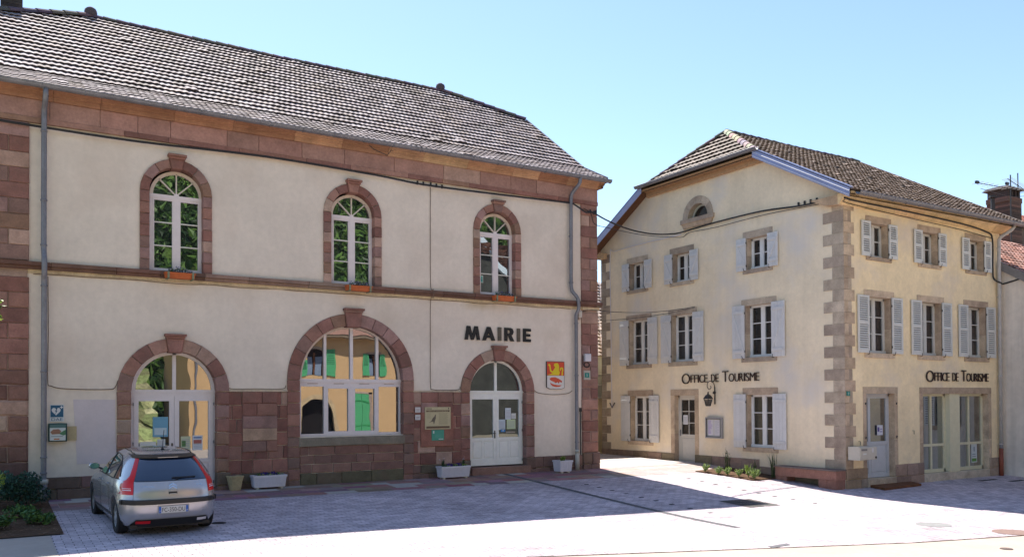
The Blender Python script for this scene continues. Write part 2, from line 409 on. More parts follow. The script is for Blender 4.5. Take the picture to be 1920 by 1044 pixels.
sheet('apron_bedding', frange(1.1, 20.2, .5), lambda x: 18.87, lambda x: 20.66, .5, -.002, 'road')

sheet('road_joint', frange(.9, 30, .5), lambda x: LR(x)-.02, lambda x: LR(x)+.012, .1, .004, 'soil')
# drain, studs, covers
def flat(name, pts, dz, m, col, label, cat, group=None, th=.004):
    mb = MB(); n = len(pts); cx = sum(p[0] for p in pts)/n; cy = sum(p[1] for p in pts)/n; z = gz(cx, cy)
    mb.add([(x, y, gz(x, y)+dz) for x, y in pts]+[(x, y, gz(x, y)-.03) for x, y in pts], [tuple(range(n))]+[(i, (i+1) % n, n+(i+1) % n, n+i) for i in range(n)], col)
    return single(name, mb, m, label, cat, (cx, cy, z), group)
mb = MB(); y = 11.75
while y < 20.6:
    x0, x1 = 12.40, 12.58
    for k in range(4):
        a = y+k*.12; b = a+.085
        mb.add([(x, q, gz(x, q)+.006) for x, q in ((x0+.02, a), (x1-.02, a), (x1-.02, b), (x0+.02, b))], [(0, 1, 2, 3)], (.085, .085, .09))
    for q0, q1 in ((x0, x0+.02), (x1-.02, x1)): mb.add([(x, q, gz(x, q)+.006) for x, q in ((q0, y), (q1, y), (q1, y+.48), (q0, y+.48))], [(0, 1, 2, 3)], (.22, .22, .23))
    mb.add([(x, q, gz(x, q)+.004) for x, q in ((x0, y), (x1, y), (x1, y+.48), (x0, y+.48))], [(0, 1, 2, 3)], (.19, .19, .2))
    y += .48
single('drain_channel', mb, 'matte', 'long narrow grated drain channel running across the plaza from the town hall door', 'drain', (12.5, 16, gz(12.5, 16)), fixn=False)
def rect(cx, cy, dx, dy): return [(cx-dx, cy-dy), (cx+dx, cy-dy), (cx+dx, cy+dy), (cx-dx, cy+dy)]
for i, y in enumerate([18.0, 17.45, 16.92, 16.37, 15.8, 15.26, 14.72, 14.12, 13.5]):
    flat('ground_stud', rect(13.5, y, .06, .035), .007, 'matte', (.03, .03, .03), 'small dark stud set in the paving, in the row left of the square cover', 'stud', 'studs in two rows in the plaza paving')
for i, y in enumerate([17.95, 17.42, 16.9, 16.4, 15.87, 15.36, 14.83, 14.27, 13.6]):
    flat('ground_stud', rect(17.12, y, .06, .035), .007, 'matte', (.05, .05, .05), 'small dark stud in the paving, in the row in front of the planting bed', 'stud', 'studs in two rows in the plaza paving')
sq = thing('access_cover', 'large square dark access cover with pale joint at the tip of the shadow', 'manhole cover', (15.5, 14.2, gz(15.5, 14.2)))
for k, (a, b, c, d) in enumerate([(15.0, 15.5, 13.72, 14.22), (15.52, 16.05, 13.72, 14.22), (15.0, 15.5, 14.24, 14.72), (15.52, 16.05, 14.24, 14.72)]):
    mb = MB(); mb.add([(x, y, gz(x, y)+.008) for x, y in ((a, c), (b, c), (b, d), (a, d))], [(0, 1, 2, 3)], [(.09, .085, .08), (.12, .115, .11), (.07, .07, .07), (.10, .09, .085)][k])
    obj('cover_plate', mb, 'matte', sq, fixn=False)
def disc(cx, cy, r, n=24): return [(cx+r*math.cos(2*math.pi*i/n), cy+r*math.sin(2*math.pi*i/n)) for i in range(n)]
flat('manhole_cover', disc(16.24, 10.03, .33), .006, 'matte', (.24, .24, .24), 'round grey manhole cover in the sunlit paving on the right', 'manhole cover')
flat('manhole_cover', disc(3.6, 15.95, .13), .006, 'matte', (.04, .04, .045), 'small round dark cover behind the rear wheel of the silver car', 'manhole cover')
flat('manhole_cover', disc(16.55, 8.63, .36), .008, 'matte', (.22, .15, .13), 'round rusty brown manhole cover on the edge of the paving at the far right', 'manhole cover')
flat('valve_cover', disc(14.64, 7.75, .1, 12), .006, 'matte', (.12, .09, .08), 'tiny oval valve cover set in the beige road', 'valve cover')
flat('drain_grate', [(11.18, 9.85), (11.13, 9.69), (11.68, 9.79), (11.76, 9.94)], .006, 'matte', (.13, .13, .14), 'small rectangular grey drain grate in the sunlit foreground paving', 'drain grate')
flat('drain_grate', rect(26.2, 14.4, .45, .07), .006, 'matte', (.03, .03, .03), 'short black drain grate in shade in front of the shop window', 'drain grate')
flat('drain_grate', rect(26.9, 13.9, .4, .07), .006, 'matte', (.03, .03, .03), 'short black drain grate beside the grey wall at the right edge', 'drain grate')

# ------------------------------------------------------------------ town hall
STA = [(.30, .155, .12), (.26, .125, .10), (.34, .19, .15), (.28, .14, .115), (.23, .115, .095), (.31, .185, .165), (.29, .17, .12), (.25, .15, .125)]
STL = [(.42, .275, .22), (.40, .285, .225), (.36, .23, .18)]
def stone(r=rnd, pl=.08, k=1.0, pal=None):
    c = r.choice(STL) if r.random() < pl else r.choice(pal or STA); q = r.uniform(.85, 1.15)*k; return tuple(x*q for x in c)
MORT = (.36, .25, .2)
hall = thing('town_hall', 'long cream town hall with red sandstone arches, stone cornice and grey tiled roof', 'town hall', A(9.15, 0, -6))
U0, U1 = 0, 18.3
WIN = [4.27, 9.22, 14.22]
ops = [(c-.68, c+.68, 5.72, 7.88, True) for c in WIN]+[(9.21-1.63, 9.21+1.63, 1.33, 2.96, True), (4.23-1.08, 4.23+1.08, -.4, 2.62, True), (14.225-1.08, 14.225+1.08, -.4, 2.62, True)]
mb = MB(); wall_open(mb, A, U0, U1, -.5, 10.0, ops)
obj('front_wall', mb, 'plaster', hall, fixn=False)
EAV = (23.37, 10.10); KNK = (24.8, 10.84); RID = (30.1, 14.75); DEP = 12.7
def roofz(y):    # y in hall units from the front
    y = y if y < 30.1 else 60.2-y
    return EAV[1]+(y-EAV[0])*(KNK[1]-EAV[1])/(KNK[0]-EAV[0]) if y < KNK[0] else KNK[1]+(y-KNK[0])*(RID[1]-KNK[1])/(RID[0]-KNK[0])
def Asd(u, v, w=0): return ((18.3+w)*KA, (23.75+u)*KA, v*KA)       # right side wall, u going back
def Asl(u, v, w=0): return ((0-w)*KA, (23.75+u)*KA, v*KA)
for nm, F in (('right_wall', Asd), ('left_wall', Asl)):
    mb = MB(); wall_open(mb, F, 0, DEP, -.5, 10, [], topf=(lambda u: min(roofz(23.75+u), 13.6)-.06, [1.05, 4.7, 6.35, 8, 11.65])); obj(nm, mb, 'plaster_side', hall, fixn=False)
mb = MB(); mb.quad(A(0, -.5, -DEP), A(18.3, -.5, -DEP), A(18.3, 10, -DEP), A(0, 10, -DEP)); obj('rear_wall', mb, 'plaster_side', hall, fixn=False)
mb = MB(); mb.quad(A(.1, -.5, -1.6), A(18.2, -.5, -1.6), A(18.2, 9.9, -1.6), A(.1, 9.9, -1.6))
for z in (0.0, 5.3, 9.6): mb.quad(A(.1, z, -.3), A(18.2, z, -.3), A(18.2, z, -1.6), A(.1, z, -1.6))
obj('room_interior', mb, 'dark_room', hall, fixn=False)

# ashlar helper: random stones in rows between u0..u1 and the rows list
def ashlar(mb, F, u0, u1, rows, w0, w1, lens, r, pl=.08, ch=.014, pal=None, k=1, skip=None):
    for v0, v1 in zip(rows, rows[1:]):
        u = u0; first = True
        while u < u1-1e-4:
            L = r.uniform(*lens)*(r.uniform(.4, 1) if first else 1); first = False
            e = min(u+L, u1)
            if u1-e < lens[0]*.45: e = u1
            if not (skip and skip((u+e)/2, (v0+v1)/2)):
                mb.block(F, u+.006, e-.006, v0+.006, v1-.006, w0, w1+r.uniform(-.006, .008), stone(r, pl, k, pal), ch)
            u = e
R = random.Random(5)
def rows(a, b, h): n = max(1, round((b-a)/h)); return [a+(b-a)*i/n for i in range(n+1)]
# corner quoins
for nm, (a, b, mid) in {'left': (0.0, .84, .42), 'right': (17.62, 18.3, 17.98)}.items():
    mb = MB()
    mb.box(A, a+.01, b-.01, .5, 9.2, -.2, .025, MORT)
    for base, tp in ((.52, 5.40), (5.80, 9.2)):
        rr = rows(base, tp, .362)
        for i, (v0, v1) in enumerate(zip(rr, rr[1:])):
            low = v0 < 2.9
            cf = .035 if low else .014; pq = [(.24, .13, .105), (.20, .105, .088), (.17, .095, .08)] if nm == 'left' and v0 < 3.4 else None
            if i % 2: mb.block(A, a, mid-.012, v0+.006, v1-.006, -.2, .06, stone(R, .12, 1, pq), cf); mb.block(A, mid+.012, b+.02, v0+.006, v1-.006, -.2, .06, stone(R, .16, 1, pq), cf)
            else: mb.block(A, a, b+.02, v0+.006, v1-.006, -.2, .06, stone(R, .12, 1, pq), cf)
    ashlar(mb, A, a, b+.06, [-.5, .12, .52], -.2, .10, (.35, .7), R, .1, .02, [(.20, .13, .11), (.18, .12, .09)])
    if nm == 'right':
        for i, (v0, v1) in enumerate(zip(rows(.52, 9.2, .362), rows(.52, 9.2, .362)[1:])):
            mb.block(Asd, .0, .75 if i % 2 else .4, v0+.006, v1-.006, -.1, .02, stone(R, .12), .014)
    obj('corner_stones', mb, 'stone', hall, fixn=False)
DRK = [(.27, .125, .098), (.23, .105, .085), (.30, .145, .115), (.20, .095, .08), (.26, .14, .11)]
# plinth between quoins and doors, plus masonry under the big window and the stone dado
mb = MB(); dk = [(.17, .105, .088), (.14, .095, .075), (.19, .11, .10), (.13, .105, .075)]
ashlar(mb, A, .84, 2.9, [-.5, -.12, .2, .5], -.1, .06, (.5, .9), R, .02, .02, dk)
obj('base_masonry', mb, 'stone', hall, fixn=False); mb = MB(); ashlar(mb, A, 15.62, 17.62, [-.5, .08, .46], -.1, .06, (.5, .9), R, .05, .02, [(.2, .12, .10), (.22, .13, .105)])
obj('base_masonry', mb, 'stone', hall, fixn=False)
for a, b in ((5.55, 7.28), (11.12, 12.86)):
    mb = MB()
    ashlar(mb, A, a, b, [-.5, .1, .36], -.1, .085, (.45, .9), R, .0, .02, dk)
    ashlar(mb, A, a, b, rows(.36, 2.62, .353), -.1, .03, (.28, .7), R, .03, .012, DRK)
    mb.block(A, a+.02, b-.02, 2.62, 2.67, -.1, .05, (.55, .44, .33), .01); obj('base_masonry', mb, 'stone', hall, fixn=False)
mb = MB()
ashlar(mb, A, 7.6, 10.84, [-.5, -.1, .28], -.12, .05, (.7, 1.0), R, .0, .02, [(.15, .12, .085), (.16, .10, .08), (.13, .115, .075)])
ashlar(mb, A, 7.6, 10.84, rows(.28, 1.05, .26), -.14, .03, (.5, 1.1), R, .04, .012, [(.23, .125, .10), (.26, .15, .12), (.21, .12, .10)])
mb.block(A, 7.56, 10.88, 1.05, 1.30, -.3, .07, (.23, .20, .155), .02)
mb.box(A, 5.5, 12.9, -.5, 1.0, -.25, -.14, MORT)
obj('base_masonry', mb, 'stone', hall, fixn=False)
# raised panels in the dado
mb = MB()
ashlar(mb, A, 5.98, 6.95, [.95, 1.26, 1.6, 1.95, 2.3, 2.62], .0, .065, (.4, .97), R, .0, .012)
mb.block(A, 5.99, 6.94, 1.26, 1.6, .0, .072, (.42, .28, .20), .012)
obj('raised_panel', mb, 'stone', hall, fixn=False)
mb = MB(); ashlar(mb, A, 11.42, 12.52, [1.98, 2.3, 2.62], 0, .07, (.5, .9), R, .0, .012); mb.block(A, 11.40, 12.54, .92, 1.98, 0, .075, (.30, .135, .10), .012)
obj('raised_panel', mb, 'stone', hall, fixn=False)

def surround(F, c, ri, ro, vb, vs, root, nv, hs, low=0, pl=.07, keyh=.22, rev=-.28, seed=1):
    r = random.Random(seed); mb = MB()
    n = nv; half = math.radians(7.5 if ri > 1.5 else (9 if ri > .9 else 11.5))
    for side in (-1, 1):
        for i in range(n):
            a0 = half+(math.pi/2-half)*i/n; a1 = half+(math.pi/2-half)*(i+1)/n
            g = .006
            pts = []
            for rr, a in ((ri, a0), (ro, a0), (ro, (a0+a1)/2), (ro, a1), (ri, a1), (ri, (a0+a1)/2)):
                da = g/rr*(1 if a == a0 else -1 if a == a1 else 0)
                pts.append((c+side*rr*math.sin(a+da), vs+rr*math.cos(a+da)))
            mb.prism(F, pts, rev, .055+r.uniform(-.004, .006), stone(r, pl*.3), .012)
        v = vs; i = 0
        rr = rows(vb, vs, hs)
        for v0, v1 in zip(rr, rr[1:]):
            rust = .012 if not low else .03
            o = ro+(.03 if v1 < low else 0)
            pal = None if v1 > low else [(.18, .115, .095), (.16, .12, .09)]
            a, b = sorted((c+side*ri, c+side*o))
            mb.block(F, a, b, v0+.006, v1-.006, rev, .055+r.uniform(-.004, .006)+(.03 if v1 < low else 0), stone(r, pl, 1, pal), rust)
    kt = vs+ro+keyh
    s0, s1 = ri*math.sin(half)-.004, ro*math.sin(half)+.005
    mb.prism(F, [(c-s0, vs+ri*math.cos(half)-.03), (c+s0, vs+ri*math.cos(half)-.03), (c+s1, kt-.10), (c-s1, kt-.10)], rev, .12, stone(r, 0, 1.05), .02)
    mb.block(F, c-s1-.015, c+s1+.015, kt-.11, kt-.05, -.05, .16, stone(r, 0, 1.05), .008)
    mb.block(F, c-s1-.045, c+s1+.045, kt-.05, kt+.01, -.05, .21, stone(r, 0, .85), .008)
    return mb
for i, c in enumerate(WIN): obj('window_surround', surround(A, c, .675, .905, 5.78, 7.88, hall, 3, .30, pl=.2, keyh=.10, seed=20+i), 'stone', hall, fixn=False)
obj('window_surround', surround(A, 9.21, 1.61, 1.97, 1.32, 2.96, hall, 6, .34, keyh=.14, seed=31), 'stone', hall, fixn=False)
mb = MB()
for a, b in ((7.24, 7.6), (10.82, 11.18)):
    mb = MB(); ashlar(mb, A, a, b, [-.5, .1, .42, .74, 1.04, 1.32], -.2, .06, (.5, .6), R, .0, .02, [(.22, .14, .115), (.24, .13, .105)]); obj('window_pier', mb, 'stone', hall, fixn=False)
for c, s in ((4.23, 41), (14.225, 42)): obj('door_surround', surround(A, c, 1.065, 1.405, -.3, 2.62, hall, 4, .355, low=.5, keyh=.10, pl=.1, seed=s), 'stone', hall, fixn=False)

# band course, frieze, cornice
mb = MB(); R = random.Random(9); u = 0
CRM = (.60, .47, .30)
while u < 18.3:
    L = R.uniform(1.0, 1.7); e = min(u+L, 18.36)
    if 18.3-e < .5: e = 18.45
    c = stone(R, .12, .72, [(.24, .125, .095), (.21, .12, .09)]); top = tuple(x*.5 for x in c)
    mb.block(A, u+.003, e-.003, 5.68, 5.78, -.1, .19, c, .012); mb.block(A, u+.003, e-.003, 5.60, 5.68, -.1, .13, c, .01); u = e
mb.box(A, .84, 17.62, 5.52, 5.60, -.1, .05, CRM)
mb.box(A, 17.62, 18.36, 5.50, 5.60, -.1, .09, CRM)
mb.box(Asd, -.15, .9, 5.60, 5.78, -.1, .15, (.2, .14, .1))
obj('band_course', mb, 'stone', hall, fixn=False)
mb = MB(); u = 0
while u < 18.3:
    L = R.uniform(.75, 1.7); e = min(u+L, 18.34)
    if 18.3-e < .5: e = 18.34
    mb.block(A, u+.005, e-.005, 9.33, 9.775, -.1, .06, stone(R, .30, 1.1, [(.33, .19, .155), (.36, .21, .17), (.31, .17, .14)]), .008); u = e
u = 0
while u < 18.3:
    L = R.uniform(.9, 1.9); e = min(u+L, 18.34); mb.block(A, u+.003, e-.003, 9.2, 9.33, -.1, .085, stone(R, .1), .008); u = e
mb.box(Asd, 0, .8, 9.2, 9.775, -.1, .04, STA[0])
obj('frieze', mb, 'stone_strata', hall, fixn=False)
mb = MB(); u = 0; OR = [(.42, .235, .14), (.47, .28, .17), (.36, .19, .115), (.52, .34, .20), (.33, .165, .10)]
prof = [(0, 9.775), (.10, 9.775), (.13, 9.82), (.14, 9.87), (.20, 9.90), (.21, 9.95), (.30, 9.99), (.34, 10.03), (.34, 10.08), (0, 10.08)]
while u < 18.3:
    L = R.uniform(1.0, 1.8); e = min(u+L, 18.62)
    if 18.3-e < .4: e = 18.62
    c = R.choice(OR); q = R.uniform(.88, 1.12); c = tuple(x*q for x in c)
    n = len(prof); vs = [A(u+.004, v, w) for w, v in prof]+[A(e-.004, v, w) for w, v in prof]
    if e > 18.5: vs = [A(u+.004, v, w) for w, v in prof]+[A(18.3+w*.85, v, w) for w, v in prof]
    mb.add(vs, [(i, (i+1) % n, n+(i+1) % n, n+i) for i in range(n)]+[tuple(range(n)), tuple(range(n, 2*n))[::-1]], c); u = e
mb.add([Asd(-.3*1, v, w*.85) for w, v in prof]+[Asd(.8, v, w*.85) for w, v in prof], [(i, (i+1) % n, n+(i+1) % n, n+i) for i in range(n)], OR[0])
obj('cornice', mb, 'stone_strata', hall, fixn=False)

# roof
PALG = [(.32, .275, .285), (.29, .245, .26), (.35, .305, .315), (.255, .21, .22), (.30, .245, .235)]
sl1 = math.hypot(KNK[0]-EAV[0], KNK[1]-EAV[1]); sl2 = math.hypot(RID[0]-KNK[0], RID[1]-KNK[1]); ST = (sl1+sl2)*KA
def Pr(u, s):
    s = s/KA
    if s < sl1: t = s/sl1; y, z = EAV[0]+(KNK[0]-EAV[0])*t, EAV[1]+(KNK[1]-EAV[1])*t
    else: t = (s-sl1)/sl2; y, z = KNK[0]+(RID[0]-KNK[0])*t, KNK[1]+(RID[1]-KNK[1])*t
    zs = -.05*math.sin(math.pi*max(0, min(1, (u/KA-2.8)/12.6)))*t if s >= sl1 else 0
    return (u, y*KA, (z+zs)*KA)
def Nr(s):
    d = (KNK[0]-EAV[0], KNK[1]-EAV[1]) if s/KA < sl1 else (RID[0]-KNK[0], RID[1]-KNK[1]); L = math.hypot(*d); return (0, -d[1]/L, d[0]/L)
UR, UL = 18.55, -.25; HIPS = (sl1+sl2*(13.65-KNK[1])/(RID[1]-KNK[1]))*KA
hi = lambda s: KA*(UR if s < HIPS else UR-(UR-15.4)*(s-HIPS)/(ST-HIPS))
lo = lambda s: KA*(UL if s < HIPS else UL+(2.8-UL)*(s-HIPS)/(ST-HIPS))
mb = MB()
tiles(mb, Pr, Nr, .0, sl1*KA, lo, hi, .19, .15, .010, .021, PALG, 3, 0, 2)
tiles(mb, Pr, Nr, sl1*KA, ST, lo, hi, .303, .15, .014, .048, PALG, 4, .25, 2)
obj('front_roof', mb, 'tile_grey', hall, fixn=False)
mb = MB()
B1 = [(u*KA, (60.2-y)*KA, z*KA) for u, y, z in ((UL, *EAV), (UR, *EAV), (UR, *KNK), (UL, *KNK))]; mb.quad(*B1, col=PALG[0])
mb.quad(*[(u*KA, (60.2-y)*KA, z*KA) for u, y, z in ((UL, *KNK), (UR, *KNK), (UR, 28.6, 13.65), (UL, 28.6, 13.65))], col=PALG[0])
mb.quad(*[(u*KA, (60.2-y)*KA, z*KA) for u, y, z in ((UL, 28.6, 13.65), (UR, 28.6, 13.65), (15.4, *RID), (2.8, *RID))], col=PALG[0])
for u, e in ((UR, 15.4), (UL, 2.8)): mb.add([(u*KA, 28.6*KA, 13.65*KA), (u*KA, 31.6*KA, 13.65*KA), (e*KA, 30.1*KA, RID[1]*KA)], [(0, 1, 2)], PALG[1])
mb.quad(*[(u*KA, y*KA, 10.06*KA) for u, y in ((UL, 23.4), (UR, 23.4), (UR, 36.8), (UL, 36.8))], col=(.2, .13, .08))
obj('rear_roof', mb, 'tile_grey', hall, fixn=False)
mb = MB(); rp = [(.10, .085, .09), (.13, .11, .11)]
ridge(mb, (2.8*KA, 30.1*KA, 14.76*KA), (9.1*KA, 30.1*KA, 14.71*KA), .10, .34, rp); ridge(mb, (9.1*KA, 30.1*KA, 14.71*KA), (15.4*KA, 30.1*KA, 14.76*KA), .10, .34, rp)
ridge(mb, (18.45*KA, 28.6*KA, 13.68*KA), (15.4*KA, 30.1*KA, 14.78*KA), .12, .36, rp); ridge(mb, (UL*KA, 28.6*KA, 13.68*KA), (2.8*KA, 30.1*KA, 14.78*KA), .12, .36, rp)
obj('ridge_tiles', mb, 'matte', hall, fixn=False)
for u in (2.8, 15.4):
    mb = MB(); vs = []; n = 8
    for k, (rr, z) in enumerate([(.13, -.02), (.17, .08), (.15, .17), (.07, .23), (.0, .25)]):
        vs += [(u*KA+rr*math.cos(2*math.pi*i/n), 30.1*KA+rr*math.sin(2*math.pi*i/n), 14.80*KA+z) for i in range(n)]
    mb.add(vs, [(k*n+i, k*n+(i+1) % n, (k+1)*n+(i+1) % n, (k+1)*n+i) for k in range(4) for i in range(n)], (.10, .08, .09))
    obj('ridge_finial', mb, 'matte', hall, smooth=True)
mb = MB(); vp = [(UR, 23.4, 10.14), (UR, *KNK), (UR, 28.6, 13.67)]
for p, q in zip(vp, vp[1:]):
    mb.hexa([(x*KA+dx, y*KA, z*KA+dz) for (x, y, z) in (p, q) for dx, dz in ((-.03, -.12), (.03, -.12), (.03, .05), (-.03, .05))], (.5, .5, .5))
    mb.f = mb.f
obj('verge_flashing', mb, 'zinc', hall, fixn=True)
mb = MB(); CH = [(.05, .045, .042), (.07, .06, .055), (.04, .035, .035)]
z = 14.2
while z < 16.9:
    wd = .30 if z < 15.55 else (.34 if z < 15.8 else .31)
    for (a, b) in ((0, 1), (1, 0)):
        pass
    mb.block(A, .62-wd, .62+wd, z, z+.085, -7.9+.62-wd, -7.9+.62+wd, rnd.choice(CH), .006); z += .09
obj('chimney', mb, 'stone', hall, fixn=False)
# gutter and downpipes
def gutter(p0, p1, r, root, step=.85, name='gutter'):
    a, b = Vector(p0), Vector(p1); mb = MB(); n = 10; d = (b-a).normalized(); side = d.cross(Vector((0, 0, 1))).normalized()
    for q0, q1 in ((0, 1),):
        vs = []
        for p in (a, b):
            for k in range(n+1): t = math.pi+math.pi*k/n; vs.append(p+side*math.cos(t)*r+Vector((0, 0, 1))*math.sin(t)*r)
            for k in range(n, -1, -1): t = math.pi+math.pi*k/n; vs.append(p+side*math.cos(t)*(r-.008)+Vector((0, 0, 1))*math.sin(t)*(r-.008))
        m = 2*(n+1); mb.add(vs, [(k, (k+1) % m, m+(k+1) % m, m+k) for k in range(m)]+[tuple(range(m)), tuple(range(m, 2*m))[::-1]])
    for s in (1, -1): mb.tube([a+side*s*r, b+side*s*r], .011, 6)
    L = (b-a).length; k = step*.5
    while k < L: c = a+d*k; mb.tube([c+side*math.cos(math.pi+math.pi*i/8)*(r+.004)+Vector((0, 0, 1))*math.sin(math.pi+math.pi*i/8)*(r+.004) for i in range(9)], .010, 5); k += step
    return obj(name, mb, 'zinc', root, smooth=False, fixn=False)
gutter(A(-.25, 10.06, .44), A(18.62, 10.06, .44), .085, hall, .80)
def pipe(pts, r, root, m='zinc', collars=(), name='downpipe', F=A):
    P = [Vector(F(*p)) for p in pts]; Q = [P[0]]
    for i in range(1, len(P)-1):
        a, b, c = P[i-1], P[i], P[i+1]; d = min((a-b).length, (c-b).length)*.4
        d = min(d, .12); s, e = b+(a-b).normalized()*d, b+(c-b).normalized()*d
        for t in (0, .33, .67, 1): Q.append(s*(1-t)**2+b*2*t*(1-t)+e*t*t)
    Q.append(P[-1]); mb = MB(); mb.tube(Q, r, 12)
    for (u, v, w) in collars:
        c = Vector(F(u, v, w)); mb.tube([c+Vector((0, 0, .018)), c-Vector((0, 0, .018))], r*1.22, 12)
    return obj(name, mb, m, root, smooth=True)
pipe([(1.19, 10.0, .44), (1.19, 9.75, .42), (1.17, 9.55, .16), (1.17, 6.05, .16), (1.18, 5.85, .27), (1.18, 5.5, .27), (1.18, 5.35, .17), (1.18, .55, .17), (1.20, .3, .2), (1.20, -.1, .2)], .055, hall, collars=[(1.17, 9.0, .16), (1.17, 7.3, .16), (1.17, 6.2, .16), (1.18, 5.2, .17), (1.18, 3.1, .17), (1.18, 1.0, .17), (1.18, .62, .17)])
pipe([(17.30, 10.0, .44), (17.30, 9.8, .42), (17.12, 9.45, .14), (17.10, 6.3, .14), (17.12, 6.1, .16), (17.32, 5.85, .26), (17.34, 5.5, .26), (17.30, 5.3, .15), (17.30, .7, .15), (17.30, .5, .17), (17.30, -.05, .17)], .055, hall, collars=[(17.1, 8.0, .14), (17.1, 6.4, .14), (17.30, 5.0, .15), (17.30, 3.2, .15), (17.30, .9, .15)])
M['pipe_cream'] = mat('pipe_cream', (.47, .45, .39), .6, 8, .1)
for x, t, z0 in ((17.30, .60, .72), (1.19, .42, .62)):
    mb = MB(); mb.tube([A(x, t, .17), A(x, -.1, .17)], .066, 12); mb.tube([A(x, t+.05, .17), A(x, t-.06, .17)], .08, 12); obj('pipe_sleeve', mb, 'pipe_cream', hall, smooth=True)

# joinery -----------------------------------------------------------
FRM = (.74, .66, .655); FRW = (.80, .79, .74)  # same white paint; FRM has pinkish reflected light mixed into the colour
def pane_rect(mb, F, a, b, c, d, w): mb.quad(F(a, c, w), F(b, c, w), F(b, d, w), F(a, d, w))
def pane_arch(mb, F, c, r, vs, w, n=24):
    mb.add([F(c+r*math.cos(math.pi*i/n), vs+r*math.sin(math.pi*i/n), w) for i in range(n+1)], [tuple(range(n+1))])
def arched_window(F, c, root, label=None):
    mb = MB(); w0, w1 = -.25, -.18; r = .64; vb, vt, vs = 5.80, 7.76, 7.84; fr = FRM
    mb.arc(F, c, vs, r-.055, r+.03, w0, w1, n=24, col=(.66, .55, .47))
    mb.box(F, c-r-.03, c-r+.045, vb, vt, w0, w1, fr); mb.box(F, c+r-.045, c+r+.03, vb, vt, w0, w1, fr)
    mb.box(F, c-r-.03, c+r+.03, vt, vt+.10, w0, w1+.015, fr); mb.box(F, c-r-.03, c+r+.03, vb-.06, vb+.05, w0, w1+.03, fr)
    mb.box(F, c-.065, c+.065, vb+.05, vt, w0, w1+.012, fr)
    for s in (-1, 1):
        a, b = sorted((c+s*.065, c+s*(r-.045)))
        mb.box(F, a, a+.04, vb+.05, vt, w0+.01, w1+.006, fr); mb.box(F, b-.04, b, vb+.05, vt, w0+.01, w1+.006, fr)
        mb.box(F, a, b, vb+.05, vb+.10, w0+.01, w1+.004, fr); mb.box(F, a, b, vt-.05, vt, w0+.01, w1+.004, fr)
        for k in (1, 2): v = vb+.08+(vt-vb-.1)*k/3; mb.box(F, a+.03, b-.03, v-.014, v+.014, w0+.02, w1, (.68, .66, .6))
    for ang in (45, 90, 135):
        t = math.radians(ang); dx, dy = math.cos(t), math.sin(t); px, py = -dy*.016, dx*.016
        mb.prism(F, [(c+.03*dx+px, vs+.02+.03*dy+py), (c+.03*dx-px, vs+.02+.03*dy-py), (c+(r-.03)*dx-px, vs+(r-.03)*dy-py), (c+(r-.03)*dx+px, vs+(r-.03)*dy+py)], w0+.02, w1, (.66, .58, .5))
    mb.arc(F, c, vs+.01, 0.0, .07, w0+.02, w1+.01, n=8, col=fr)
    o = obj('window', mb, 'paint', root, label=label, fixn=False)
    g = MB(); pane_rect(g, F, c-r, c+r, vb, vt, w0+.03); pane_arch(g, F, c, r, vs, w0+.03); obj('pane', g, 'glass_hall', o, fixn=False)
    return o
for i, c in enumerate(WIN): arched_window(A, c+.03, hall)
